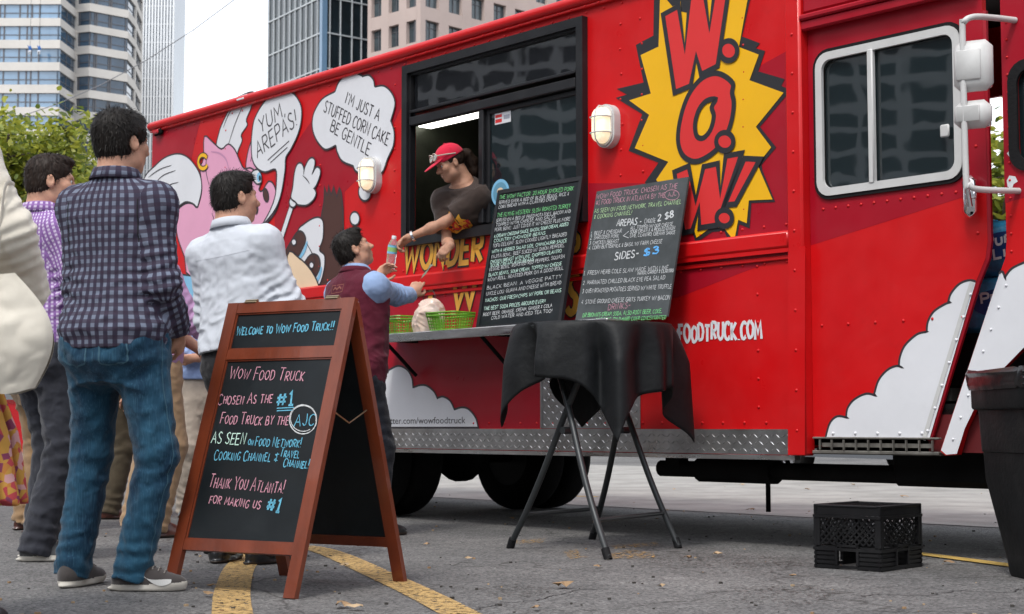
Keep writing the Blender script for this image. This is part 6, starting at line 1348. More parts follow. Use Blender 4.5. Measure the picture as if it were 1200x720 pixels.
def seam(mb, VQ, pts, w_=.0022, off=.0016, m=0):
    """a stitched line laid along a cloth surface through the given points"""
    bv = BVHTree.FromPolygons([Vector(q) for q in VQ[0]], [tuple(q) for q in VQ[1]]); P = crom([Vector(q) for q in pts], 8); o = []
    for q in P:
        c, n, _, d = bv.find_nearest(q); o.append((c, n))
    vs = []
    for i, (c, n) in enumerate(o):
        t = (o[min(i + 1, len(o) - 1)][0] - o[max(i - 1, 0)][0]); s_ = t.cross(n)
        if s_.length < 1e-9: s_ = Vector((1, 0, 0))
        s_.normalize(); vs += [c + n * off + s_ * w_ / 2, c + n * off - s_ * w_ / 2]
    mb.add(vs, [(2 * i, 2 * i + 1, 2 * i + 3, 2 * i + 2) for i in range(len(o) - 1)], m)
LACE = mat('shoe lace', (.24, .22, .20), .8)
# ---------------------------------------------------------------- the people in the queue
def fr_(loc, face, P):
    a = math.atan2(face[1], face[0]) - math.pi / 2; c, n = math.cos(-a), math.sin(-a); q = Vector(P) - Vector(loc); return np.array((q.x * c - q.y * n, q.x * n + q.y * c, q.z))
def foot_(loc, face, an, dirv):
    q = fr_(loc, face, (an[0], an[1], 0)); a = math.degrees(math.atan2(dirv[1], dirv[0]) - math.atan2(face[1], face[0])); return (q[0], q[1], (a + 180) % 360 - 180)
def back_lines(mb, p, lines, w_):
    bv = BVHTree.FromPolygons([Vector(a) for a in p.top[0]], [tuple(a) for a in p.top[1]])
    def mp(x, z, o):
        c = bv.ray_cast(Vector(p.U(x, -.45, z)), Vector(p.fy))[0]; return tuple((c if c else Vector(p.U(x, -.13, z))) - Vector(p.fy) * .0022)
    for l in lines: mb.ribbon(sm(l, 6, False), w_, mp)
SUEDE = mat('dark grey suede', (.045, .038, .036), .9, var=.3, sheen=.3); SOLE = mat('off white sole', (.55, .52, .46), .7, var=.15); CANV = mat('grey canvas', (.075, .077, .08), .9, var=.2); BLEA = mat('brown leather', (.075, .022, .014), .35, coat=.2, var=.3); BSOL = mat('brown sole', (.03, .018, .012), .6); BLKL = mat('black leather', (.012, .012, .013), .35, coat=.2)
def denim():
    m = mat('blue denim', (.012, .05, .095), .85, spec=.2, sheen=.12); N, L = nodes_of(m); b = N['Principled BSDF']; tc = N.new('ShaderNodeTexCoord')
    def nz(sc, st, det=4):
        mp = N.new('ShaderNodeMapping'); mp.inputs['Scale'].default_value = st; n = N.new('ShaderNodeTexNoise'); n.inputs['Scale'].default_value = sc; n.inputs['Detail'].default_value = det; L.new(tc.outputs['Object'], mp.inputs[0]); L.new(mp.outputs[0], n.inputs['Vector']); return n.outputs['Fac']
    def mx(a, bcol, f, t0, t1):
        r = N.new('ShaderNodeMapRange'); r.inputs['From Min'].default_value = t0; r.inputs['From Max'].default_value = t1; L.new(f, r.inputs[0]); x = N.new('ShaderNodeMix'); x.data_type = 'RGBA'; L.new(r.outputs[0], x.inputs['Factor'])
        if isinstance(a, tuple): x.inputs['A'].default_value = (*a, 1)
        else: L.new(a, x.inputs['A'])
        x.inputs['B'].default_value = (*bcol, 1); return x.outputs['Result']
    c = mx((.004, .024, .055), (.020, .085, .145), nz(9, (1, 1, .35), 8), .32, .7); c = mx(c, (.045, .125, .19), nz(260, (1, 1, .05), 2), .5, .9); L.new(c, b.inputs['Base Color'])
    bp = N.new('ShaderNodeBump'); bp.inputs['Strength'].default_value = .35; bp.inputs['Distance'].default_value = .004; L.new(nz(420, (1, 1, .3), 3), bp.inputs['Height']); L.new(bp.outputs[0], b.inputs['Normal']); return m
STITCH = mat('tan stitching', (.20, .13, .06), .8); DSEAM = mat('dark seam', (.01, .01, .014), .9); DSEAMJ = mat('jean seam', (.05, .12, .17), .9); GSEAM = mat('white shirt seam', (.58, .60, .65), .9)
# man in the checked shirt
L0 = (-1.53, 6.10, 0); f0 = unit((.32, .95))
pl = Person('plaid', L0, f0, 1.84, 'dark haired man in a navy checked shirt and blue jeans, seen from behind', head=(R(-20), R(2)),
            feet=(foot_(L0, f0, (-1.70, 6.22), (.25, 1)), foot_(L0, f0, (-1.43, 6.06), (1, -.06))), hands=(np.array((-.08, .24, 1.08)), np.array((.165, .17, .985))), elbow=((-.35, -1, -.2), (.42, -1, -.2)))
body(pl, SKIN, h=.006); hair(pl, HAIRB, seed=3, vol=1.08, back=-.062, tufts=3600); eyes(pl)
shirt(pl, check_mat('navy check cloth', (.16, .185, .25), (.040, .036, .062), (.038, .026, .046), .031), hem=-.055, amp=.011, seed=4, h=.005, blouse=.010, loose=.018, cuff=.02, flare=.010, sl_r=(.063, .053, .044))
trousers(pl, denim(), amp=.013, seed=8, h=.005, waist=.06, leg=(.096, .068, .058), cuffz=.05)
shoes(pl, SUEDE, SOLE)
V_, Q_, P_, sh_ = pl.shoe_last
mb = MB(); sw = [(.055, .052), (.085, .043), (.125, .047), (.175, .066)]; bw = BVHTree.FromPolygons([Vector(q) for q in V_], [tuple(q) for q in Q_]); lo, hi = [], []
for i in range(15):
    t = i / 14; u = .01 + .115 * t; zc = .040 + .020 * (1 - t) * 0 - .012 * math.sin(t * 2.6) + .03 * t * t; wd_ = .012 * math.sin(min(1, (t + .05) * 1.25) * math.pi) ** .7 * (1.1 - t * .7) + .001
    for dz, lst in ((-wd_, lo), (wd_, hi)):
        a_ = Vector(P_(.165 - u, .12, (zc + dz))); b_ = bw.ray_cast(a_, (Vector(P_(.165 - u, 0, zc + dz)) - a_).normalized())[0]
        if b_: lst.append(b_ + (a_ - b_).normalized() * .0025)
n_ = min(len(lo), len(hi)); mb.add(lo[:n_] + hi[:n_], [(i, i + 1, n_ + i + 1, n_ + i) for i in range(n_ - 1)]); mb.build('swoosh', mat('pale grey logo', (.6, .6, .58), .6), sh_)
mb = MB(); k_ = pl.k
for s_ in (-1, 1):
    c = pl.hip + np.array((s_ * .088, -.16, -.055)) * k_; q = [(-.066, .07), (-.058, -.055), (0, -.085), (.058, -.055), (.066, .07), (-.066, .07)]
    for off in (0, .006): seam(mb, pl.pants, [tuple(c + np.array((a_ * (1 - off * 10), 0, b_ - off))) for a_, b_ in [(q[i][0] + (q[i + 1][0] - q[i][0]) * t, q[i][1] + (q[i + 1][1] - q[i][1]) * t) for i in range(5) for t in (0, .33, .66)] + [q[5]]], .003, .0016)
seam(mb, pl.pants, [tuple(pl.hj[1] + np.array((.14, -.03, .06))), tuple(pl.hj[1] + np.array((.14, -.03, -.15))), tuple(pl.kn[1] + np.array((.1, -.03, 0))), tuple((pl.kn[1] + pl.an[1]) / 2 + np.array((.1, -.03, 0))), tuple(pl.an[1] + np.array((.09, -.02, 0)))], .004)
seam(mb, pl.pants, [tuple(pl.hj[0] + np.array((-.14, -.06, .06))), tuple(pl.kn[0] + np.array((-.1, -.04, 0))), tuple(pl.an[0] + np.array((-.09, -.02, 0)))], .004)
mb.build('stitching', DSEAMJ, pl.root)
mb = MB()
back_lines(mb, pl, [[(s_ * .150, z) for z in (.50, .46, .42, .38, .34)] for s_ in (-1, 1)], .004)
mb.build('seam', DSEAM, pl.root)
mb = MB(); cc = pl.neck + pl.fz * .02
def collar_ring(p, m, r=.0745, h_=.042, open_=24, tilt=.35):
    mb = MB(); n = 40; vs = []; k = p.k
    for j in range(n + 1):
        a = math.radians(90 + open_ + (360 - 2 * open_) * j / n); d = p.fx * math.cos(a) + p.fy * math.sin(a) * 1.02; base = p.neck + p.fz * (.012 + (-.028 if math.sin(a) > 0 else 0) * math.sin(a)) * k
        vs += [base + d * (r + .006) * k, base + d * (r - .004) * k + p.fz * h_ * k, base + d * (r + .012) * k + p.fz * (h_ - .006) * k, base + d * (r + .026) * k + p.fz * (-.004) * k]
    mb.add(vs, [(4 * j + i, 4 * j + 4 + i, 4 * j + 5 + i, 4 * j + 1 + i) for j in range(n) for i in (0, 1, 2)]); o = mb.build('collar', m, p.root, 60)
    me = o.data; uvl = me.uv_layers.new(name='cloth'); 
    for lp in me.loops: v = me.vertices[lp.vertex_index].co; uvl.data[lp.index].uv = (math.atan2(v.x, v.y) * .08, v.z)
    md = o.modifiers.new('t', 'SOLIDIFY'); md.thickness = .0025; return o
collar_ring(pl, bpy.data.materials['navy check cloth'])
# man in the purple gingham shirt
L1 = (-2.20, 7.42, 0); f1 = unit((.72, .69))
pu = Person('gingham', L1, f1, 1.90, 'man with short brown hair in a purple gingham shirt and charcoal trousers', head=(R(-26), R(-3)), feet=(foot_(L1, f1, (-2.23, 7.58), (.9, .4)), foot_(L1, f1, (-2.17, 7.36), (.97, .1))), hands=(np.array((-.12, .3, 1.08)), np.array((.22, .20, 1.02))), elbow=((-.9, -.5, -.4), (.8, -.7, -.3)))
body(pu, SKIN); hair(pu, HAIRD, seed=6, vol=1.0, back=-.058); eyes(pu)
shirt(pu, check_mat('purple gingham cloth', (.58, .50, .66), (.22, .11, .32), (.26, .13, .36), .018), hem=-.03, amp=.011, seed=14, blouse=.016, cuff=.02)
trousers(pu, cloth_mat('charcoal cotton', (.030, .032, .042), .25), seed=18, amp=.015, waist=.07, leg=(.096, .072, .066), cuffz=.045); shoes(pu, CANV, SOLE); collar_ring(pu, bpy.data.materials['purple gingham cloth'])
# man in the white shirt
L2 = (-1.225, 7.26, 0); f2 = unit((.42, .9))
wh = Person('white', L2, f2, 1.80, 'dark haired man in a white dress shirt standing behind the sandwich board', head=(R(-30), R(4)), hands=(np.array((-.14, .28, 1.08)), np.array((.19, .27, 1.06))), elbow=((-.4, -.9, -.3), (.45, -.9, -.3)), side=R(-7))
body(wh, SKIN); hair(wh, HAIRB, seed=9, vol=.98, back=-.060); eyes(wh)
shirt(wh, cloth_mat('white cotton', (.56, .59, .64), .04), hem=.02, amp=.012, seed=24, blouse=.020, loose=.018, cuff=.02, h=.005, sl_r=(.063, .054, .045))
trousers(wh, cloth_mat('black wool', (.012, .012, .014), .2), seed=28); shoes(wh, BLKL, BSOL, 'dress'); collar_ring(wh, bpy.data.materials['white cotton'])
mb = MB(); back_lines(mb, wh, [[(-.15, .455), (-.07, .447), (0, .445), (.07, .447), (.15, .455)]] + [[(s_ * .150, z) for z in (.50, .46, .42, .38, .34)] for s_ in (-1, 1)] + [[(s_ * .026, z) for z in (.444, .36, .28, .2)] for s_ in (-1, 1)], .0035)
mb.build('seam', GSEAM, wh.root)
# customer in the maroon vest
L3 = (-.905, 9.09, 0); f3 = unit((.72, .69))
BOT = TP(457, 294, -.38); BILL = TP(500, 316, -.36)
wl, wr_ = TP(444, 324, -.50), TP(484, 346, -.47)
ve = Person('vest', L3, f3, 1.76, 'customer in a maroon fleece vest and light blue sleeves reaching up to the window', head=(R(-26), R(26)), hands=(fr_(L3, f3, wl), fr_(L3, f3, wr_)), elbow=((-.7, -.2, -1), (.7, -.45, -1)), feet=((-.13, -.12, 12), (.12, .08, -18)), lean=R(5), side=R(-3))
def dl(p, a, b): return fr_(p.loc, (math.cos(p.rz + math.pi / 2), math.sin(p.rz + math.pi / 2)), b) - fr_(p.loc, (math.cos(p.rz + math.pi / 2), math.sin(p.rz + math.pi / 2)), a)
pw = lambda p, v: np.array(Matrix.Rotation(-p.rz, 3, 'Z') @ Vector(v))
BT, BB = TP(462, 277, -.38), TP(457, 315, -.38); bax = (BT - BB).normalized()
IN_ = Vector((TC, TS, 0)); AL = Vector((TS, -TC, 0))
body(ve, SKIN, hands=((pw(ve, BB + bax * .035 - wl), pw(ve, AL * .9 + IN_ * .2)), (pw(ve, BILL - wr_), pw(ve, -AL * .75 + IN_ * .5))), curl=(38, (24, 40, 50, 58)), h=.005); hair(ve, HAIRB, seed=12, vol=.97, back=-.058); eyes(ve)
shirt(ve, cloth_mat('light blue cotton', (.27, .38, .60), .05), hem=-.05, seed=34, amp=.010, cuff=.035, h=.005); collar_ring(ve, bpy.data.materials['light blue cotton'], .070, .05)
shirt(ve, cloth_mat('maroon fleece', (.095, .008, .022), .12, sheen=.08), 'vest', hem=-.07, seed=37, amp=.010, loose=.036, vest=True, blouse=.008, h=.006)
collar_ring(ve, bpy.data.materials['maroon fleece'], .078, .034)
trousers(ve, cloth_mat('dark navy wool', (.010, .012, .019), .2), seed=38); shoes(ve, BLKL, BSOL, 'dress')
mb = MB(); q = ve.U(.0, -.2, .475); bvv = BVHTree.FromPolygons([Vector(a) for a in ve.top[0]], [tuple(a) for a in ve.top[1]])
def on_back(p, bv, x, z): c = bv.ray_cast(Vector(p.U(x, -.35, z)), Vector(p.fy))[0]; return (c - Vector(p.fy) * .003) if c else Vector(p.U(x, -.15, z))
BM = lambda a, b, o: tuple(on_back(ve, bvv, a, b) - Vector(ve.fy) * o)
mb.ribbon([(-.052, .455), (.052, .455), (.052, .502), (-.052, .502)], .004, BM, 0, 0, closed=True); mb.ribbon([(-.036, .474), (-.02, .488), (0, .475), (.02, .489), (.040, .474)], .010, BM, .0, 0); mb.build('embroidered_badge', mat('tan thread', (.24, .08, .06), .8), ve.root)
# woman in the serving window
WU = T(525, 193, -.12)[0] - .035; WL = TW(WU, .26, .80); wf = unit((-.56, -.83)); fw = (float(wf[0]), float(wf[1]))
w1, w2 = TP(475, 281, -.30), TP(528, 288, -.24)
wo = Person('server', tuple(WL), fw, 1.70, 'woman in a red cap and brown tee leaning out of the serving window', lean=R(36), fem=True, head=(R(-34), R(-24)), shy=.06, hands=(None, None), build=1.08)
hw1, hw2 = fr_(wo.loc, fw, w1), fr_(wo.loc, fw, w2)
wo = (bpy.data.objects.remove(wo.root), Person('server', tuple(WL), fw, 1.70, 'woman in a red cap and brown tee leaning out of the serving window', lean=R(36), fem=True, head=(R(-34), R(-24)), shy=.06, hands=(hw1, hw2), elbow=((-.5, -.2, -.9), (.35, -.5, -.9)), build=1.04))[1]
BC = BB + bax * .115
body(wo, SKIN2, hands=((pw(wo, BC - AL * .02 - w1), pw(wo, -AL * .1 - IN_ * .6 - Vector((0, 0, .8)))), (pw(wo, BILL - w2 + Vector((0, 0, .02))), pw(wo, -AL * .55 + Vector((0, 0, -.8))))), curl=((40, 44, 46, 48), (26, 40, 46, 50)), h=.005); eyes(wo)
shirt(wo, cloth_mat('dark brown cotton', (.040, .026, .021), .12), hem=-.05, sleeve=.72, neckcut=.002, nslope=.06, seed=44, amp=.010, loose=.03, blouse=.01, collar=False, sl_r=(.070, .070, .05), h=.005)
trousers(wo, cloth_mat('black trousers', (.014, .014, .016), .2), seed=48, h=.01); shoes(wo, BLKL, BSOL, 'dress', h=.008)
def hT(p, x, y, z): return p.hc + p.Rh @ np.array((x, y, z)) * p.hk
hair_ = Vol(wo.hc - .24, wo.hc + .24, .004); E_h = lambda q, r, kk=.02, sub=False: hair_.ell(hT(wo, *q), np.array(r) * wo.hk, kk, wo.Rh, sub)
E_h((0, -.025, .03), (.081, .098, .085)); E_h((0, .12, -.03), (.092, .095, .12), .008, True)
for s_ in (-1, 1): E_h((s_ * .09, .0, -.02), (.026, .035, .045), .008, True)
hair_.cut(hT(wo, 0, -.05, -.035), wo.Rh @ np.array((0, .5, -1)))
pt = [hT(wo, 0, -.105, .03), hT(wo, .02, -.145, .02), hT(wo, .03, -.165, -.04), hT(wo, .03, -.155, -.11), hT(wo, .025, -.14, -.17)]
for a_, b_, ra_, rb_ in zip(pt, pt[1:], (.022, .036, .040, .032), (.036, .040, .032, .012)): hair_.cone(a_, b_, ra_, rb_, .02)
hair_.wrinkle(lambda P: .004 * noise3(((P - wo.hc) @ wo.Rh) * np.array((110, 60, 18))) + .003 * noise3(((P - wo.hc) @ wo.Rh) * np.array((240, 120, 30)))); V_, Q_ = hair_.mesh(1); vmesh('hair', V_, Q_, HAIRD, wo.root)
CAPM = cloth_mat('red cap cotton', (.58, .012, .045), .08); cp = Vol(wo.hc - .26, wo.hc + .26, .004); E_c = lambda q, r, kk=.008, sub=False, rot=None: cp.ell(hT(wo, *q), np.array(r) * wo.hk, kk, wo.Rh if rot is None else wo.Rh @ rot, sub)
E_c((0, -.014, .048), (.090, .108, .094)); cp.cut(hT(wo, 0, 0, .036), wo.Rh @ np.array((0, -.18, -1.0))); E_c((0, -.014, .030), (.083, .101, .090), .003, True)
E_c((0, .118, .036), (.074, .082, .0085), .006, False, np.array(Matrix.Rotation(R(-16), 3, 'X'))); V_, Q_ = cp.mesh(1); capo = vmesh('cap', V_, Q_, CAPM, wo.root)
mb = MB(); mb.lathe([(.008, 0), (.007, .006), (.001, .008)], 10, 0, (0, 0, 0)); mb.v = [tuple(hT(wo, x, y - .014, z + .142)) for x, y, z in mb.v]
for a_ in (0, 60, 120, 180, 240, 300):
    pts = [hT(wo, .0905 * math.cos(R(a_)) * math.cos(R(e_)), -.014 + .1085 * math.sin(R(a_)) * math.cos(R(e_)), .048 + .0945 * math.sin(R(e_))) for e_ in range(5, 90, 9)]; mb.tube(pts, .0012, 4)
mb.build('button', CAPM, capo)
mb = MB(); rim_ = mat('sunglass frame', (.45, .38, .32), .3); dk = mat('dark lens', (.008, .008, .01), .06, coat=.6)
for s_ in (-1, 1):
    n = 20; ring = [hT(wo, s_ * .036 + .030 * math.cos(a_) * (1.0 + .1 * math.cos(2 * a_)), .113 - .012 * abs(math.cos(a_)) - .55 * (.028 * math.sin(a_)) * .4, .082 + .024 * math.sin(a_)) for a_ in (6.2832 * j / n for j in range(n))]
    o_ = len(mb.v); mb.add([tuple(q) for q in ring], [tuple(range(n))], 1); mb.tube(ring, .0042, 6, 0, closed=True); mb.tube([hT(wo, s_ * .068, .100, .085), hT(wo, s_ * .088, .03, .070), hT(wo, s_ * .092, -.03, .055)], .004, 6, 0)
mb.tube([hT(wo, -.010, .114, .086), hT(wo, 0, .116, .090), hT(wo, .010, .114, .086)], .0035, 6, 0); sg_ = mb.build('sunglasses', [rim_, dk], None, 60); sg_.matrix_world = wo.root.matrix_basis; tag(sg_, 'dark sunglasses with a pale frame resting on the red cap', 'sunglasses')
bvw = BVHTree.FromPolygons([Vector(a) for a in wo.top[0]], [tuple(a) for a in wo.top[1]])
def on_front(x, z): c = bvw.ray_cast(Vector(wo.U(x, .5, z)), -Vector(wo.fy))[0]; return (c + Vector(wo.fy) * .002) if c else Vector(wo.U(x, .16, z))
FM_ = lambda a, b, o: tuple(on_front(-a, b) + Vector(wo.fy) * o)
mb = MB(); fl_ = [(-.10, .22), (-.115, .30), (-.075, .345), (-.06, .385), (-.03, .35), (0, .40), (.03, .35), (.065, .38), (.07, .34), (.115, .30), (.10, .22), (.04, .19), (-.04, .19)]
def dense(q, n=6): return [(q[i][0] + (q[(i + 1) % len(q)][0] - q[i][0]) * t / n, q[i][1] + (q[(i + 1) % len(q)][1] - q[i][1]) * t / n) for i in range(len(q)) for t in range(n)]
cx0 = (0, .382); fl_ = [(a_ * .85, b_ * .9 + .125) for a_, b_ in fl_]
D_ = dense(fl_); pts = [cx0] + [(cx0[0] + (a_ - cx0[0]) * s_, cx0[1] + (b_ - cx0[1]) * s_) for s_ in (.35, .7, 1) for a_, b_ in D_]; n = len(D_); fs = [(0, 1 + i, 1 + (i + 1) % n) for i in range(n)] + [(1 + r * n + i, 1 + (r + 1) * n + i, 1 + (r + 1) * n + (i + 1) % n, 1 + r * n + (i + 1) % n) for r in (0, 1) for i in range(n)]
mb.add([FM_(a_, b_, .001) for a_, b_ in pts], fs, 0)
for tx, x0_, x1_ in (('W', -.10, -.045), ('O', -.035, .02), ('W', .03, .085), ('!', .092, .104)):
    st_, wd_ = letter(tx, 0, 1)
    for pl_ in st_: q = [((x0_ + a_ / wd_ * (x1_ - x0_)) * .85, .344 + b_ * .066) for a_, b_ in pl_]; q = sm(q, 3, False) if len(q) < 4 else q; mb.ribbon(q, .018, FM_, .0035, 1)
mb.build('shirt_logo', [mat('print yellow', (.75, .38, .03), .7), mat('print red', (.55, .03, .02), .7)], wo.root)
mb = MB(); wv = pw(wo, w2 - w1); a_ = Vector(wo.wr[0] + (wo.el[0] - wo.wr[0]) * .10); b_ = Vector(wo.wr[0] + (wo.el[0] - wo.wr[0]) * .16); mb.tube([a_, b_], .0345, 14); mb.build('bracelet', mat('silver', (.6, .6, .6), .25, .9), wo.root, 60)
# teeth of the smile
mb = MB(); mb.tube([hT(wo, x, .0905 - 9 * x * x, -.060 + 6 * x * x) for x in (-.018, -.009, 0, .009, .018)], [.002, .0035, .004, .0035, .002], 6); mb.build('teeth', mat('teeth', (.75, .72, .66), .3), wo.root)
# what passes between them
PLA = bpy.data.materials.new('clear plastic'); PLA.use_nodes = True; N, L = nodes_of(PLA); b = N['Principled BSDF']; b.inputs['Base Color'].default_value = (.88, .92, .95, 1); b.inputs['Roughness'].default_value = .08; b.inputs['Transmission Weight'].default_value = .85; b.inputs['IOR'].default_value = 1.2
bt = empty('water_bottle', tuple(BB), 0, 'small clear water bottle with a green and blue label passed across', 'bottle'); bt.rotation_euler = bax.to_track_quat('Z', 'Y').to_euler()
mb = MB(); mb.lathe([(.004, .004), (.026, 0), (.031, .008), (.0305, .03), (.0285, .035), (.0305, .042), (.0305, .060), (.0285, .066), (.0305, .074), (.031, .09), (.031, .145), (.029, .158), (.018, .180), (.0125, .190), (.0125, .205)], 24, caps=True); mb.build('bottle_body', PLA, bt, 50)
mb = MB(); mb.lathe([(.0148, .188), (.0148, .205), (.013, .208)], 18); mb.build('bottle_cap', WHT, bt, 40)
mb = MB(); mb.lathe([(.0316, .095), (.0318, .097), (.0318, .108)], 24, 1, caps=False); mb.lathe([(.0318, .108), (.0318, .136)], 24, 0, caps=False); mb.lathe([(.0318, .136), (.0316, .147)], 24, 1, caps=False); mb.build('bottle_label', [mat('label green', (.30, .55, .18), .4), mat('label blue', (.20, .52, .75), .4)], bt, 60)
mb = MB(); mb.add([(-.055, -.022, .004), (-.02, -.024, 0), (.02, -.024, .004), (.055, -.022, -.004), (-.055, .022, -.004), (-.02, .024, .002), (.02, .024, -.002), (.055, .022, .006)], [(0, 1, 5, 4), (1, 2, 6, 5), (2, 3, 7, 6)])
bl_ = mb.build('banknote', mat('banknote green grey', (.16, .17, .12), .8, var=.35, vscale=60), None, None, tuple(BILL + Vector((0, 0, -.012)))); d_ = (w2 - wr_).normalized(); bl_.rotation_euler = d_.to_track_quat('X', 'Z').to_euler(); md = bl_.modifiers.new('t', 'SOLIDIFY'); md.thickness = .0012
tag(bl_, 'folded banknote handed from the customer to the woman', 'banknote')
# food bag on the counter
c = TP(503, 372, -.22); fb = Vol((-.15, -.12, 0), (.15, .12, .28), .005); fb.ell((0, 0, .09), (.10, .075, .10), .03); fb.ell((.02, 0, .14), (.06, .045, .06), .03); fb.ell((-.05, 0, .05), (.06, .06, .05), .03); fb.wrinkle(lambda P: folds(P, .016, 11, 12, 77) + folds(P, .008, 26, 24, 79)); fb.cut((0, 0, .002), (0, 0, -1)); V_, Q_ = fb.mesh(1)
bag_ = empty('food_bag', (c.x, c.y, 1.2), TROT, 'crumpled peach coloured food bag on the counter behind the green basket', 'bag'); vmesh('bag', V_, Q_, mat('peach plastic', (.84, .64, .54), .3, sss=.1, coat=.3, var=.25, vscale=7), bag_)
mb = MB(); mb.tube(crom([(-.06, 0, .16), (-.055, 0, .235), (-.01, 0, .262), (.05, 0, .25), (.065, 0, .16)], 5), .0022, 5); mb.build('handle', BLKM, bag_)
# man in the light blue shirt, facing out
L4 = (-2.10, 10.85, 0); f4 = unit((.25, -.97))
lb = Person('blue', L4, f4, 1.69, 'man in a light blue shirt, belt and pale khaki trousers with folded arms, mostly hidden', hands=(np.array((.10, .20, 1.08)), np.array((-.10, .23, 1.05))), elbow=((-.9, .2, -.5), (.9, .2, -.5)), head=(R(30), 0), build=1.05)
body(lb, SKIN, h=.008); hair(lb, HAIRD, seed=22, h=.006, tufts=600); shirt(lb, cloth_mat('sky blue cotton', (.28, .38, .64), .05), hem=.05, seed=54, amp=.009, h=.008, cuff=.13, blouse=.02); trousers(lb, cloth_mat('pale khaki', (.40, .34, .28), .1), seed=58, h=.007, leg=(.108, .086, .08)); shoes(lb, BLKL, BSOL, 'dress', h=.006); belt(lb, BLKL)
# man in the lavender shirt behind the checked shirt
L5 = (-2.05, 9.0, 0); f5 = unit((.8, .6))
lv = Person('lavender', L5, f5, 1.84, 'man in a rolled sleeve lavender shirt and tan trousers, hidden behind the checked shirt', hands=(np.array((-.05, .33, 1.06)), np.array((.16, .34, 1.04))), elbow=((-.9, -.3, -.5), (.9, -.5, -.5)), feet=((-.14, .0, 10), (.13, -.02, -12)))
body(lv, SKIN, h=.008); hair(lv, HAIRD, seed=25, h=.006, tufts=600); shirt(lv, cloth_mat('lavender cotton', (.46, .27, .47), .06), hem=-.05, seed=64, amp=.010, h=.007, cuff=.17, blouse=.018); trousers(lv, cloth_mat('tan chino', (.36, .235, .135), .1), seed=68, h=.007, leg=(.108, .088, .08)); shoes(lv, BLEA, BSOL, 'dress', h=.005)
# two more men deeper in the queue
L6 = (-2.83, 9.45, 0)
kh = Person('tan', L6, f5, 1.74, 'man in tan trousers and brown shoes at the left, hidden behind the gingham shirt', feet=((-.16, .02, 10), (.17, -.03, -14)))
body(kh, SKIN, h=.009); hair(kh, HAIRD, seed=27, h=.006, tufts=400); shirt(kh, cloth_mat('grey blue cotton', (.20, .24, .30), .06), hem=-.04, seed=74, h=.009); trousers(kh, cloth_mat('tan twill', (.30, .19, .10), .1), seed=78, h=.007, leg=(.108, .088, .08)); shoes(kh, BLEA, BSOL, 'dress', h=.005)
L7 = (-2.74, 10.75, 0)
ol = Person('olive', L7, f5, 1.70, 'man in dark olive trousers farthest back in the queue, only legs showing')
body(ol, SKIN, h=.009); hair(ol, HAIRB, seed=29, h=.006, tufts=400); shirt(ol, cloth_mat('dull green cotton', (.12, .14, .10), .06), hem=-.04, seed=84, h=.009); trousers(ol, cloth_mat('dark olive twill', (.065, .05, .03), .15), seed=88, h=.008); shoes(ol, BLEA, BSOL, 'dress', h=.006)
# woman with the tote bag, half out of the picture
L8 = (-1.83, 5.0, 0); f8 = unit((.6, .8))
cr = Person('cream', L8, f8, 1.87, 'woman in a cream cardigan and floral skirt cut by the left edge', fem=True, hands=(np.array((-.1, .25, 1.0)), np.array((.19, .22, 1.02))), elbow=((-.9, -.3, -.5), (1, -.35, -.35)), build=1.1)
body(cr, SKIN, h=.007); hair(cr, HAIRD, seed=31, h=.005, tufts=1500, back=-.12, vol=1.05)
shirt(cr, cloth_mat('cream knit', (.66, .61, .52), .06, sheen=.4), 'cardigan', hem=-.12, seed=94, amp=.010, loose=.034, blouse=.02, sl_r=(.070, .068, .054), cuff=.02, h=.006)
FLO = mat('floral cotton', (.5, .2, .1), .85, spec=.2); N, L = nodes_of(FLO); b = N['Principled BSDF']; tc = N.new('ShaderNodeTexCoord'); vo = N.new('ShaderNodeTexVoronoi'); vo.inputs['Scale'].default_value = 42; L.new(tc.outputs['Object'], vo.inputs['Vector']); sp = N.new('ShaderNodeSeparateColor'); L.new(vo.outputs['Color'], sp.inputs[0]); rp = N.new('ShaderNodeValToRGB'); rp.color_ramp.interpolation = 'CONSTANT'
for i, (ps, c_) in enumerate(((0, (.50, .27, .06)), (.28, (.42, .06, .07)), (.5, (.55, .30, .30)), (.68, (.48, .20, .05)), (.84, (.22, .05, .10)))):
    e = rp.color_ramp.elements[i] if i < 2 else rp.color_ramp.elements.new(ps); e.position = ps; e.color = (*c_, 1)
L.new(sp.outputs[0], rp.inputs[0]); L.new(rp.outputs[0], b.inputs['Base Color'])
sk = Vol((-.40, -.36, .3), (.40, .36, 1.05), .007); F0 = (np.array((1., 0, 0)), np.array((0, 1., 0)), np.array((0, 0, 1.))); sk.loft((0, 0, 0), F0, [(.39, .295, .25, 0), (.6, .26, .22, 0), (.8, .20, .165, -.01), (.92, .165, .14, -.005), (1.0, .15, .12, 0)], .02)
sk.wrinkle(lambda P: .016 * np.sin(np.arctan2(P[:, 1], P[:, 0]) * 15 + 2 * noise3(P * np.array((4, 4, 1.5)))) * np.clip((.95 - P[:, 2]) / .4, 0, 1) + .004 * noise3(P * 20), .05); V_, Q_ = sk.mesh(1); vmesh('skirt', V_, Q_, FLO, cr.root); shoes(cr, BLKL, BSOL, 'dress', h=.007)
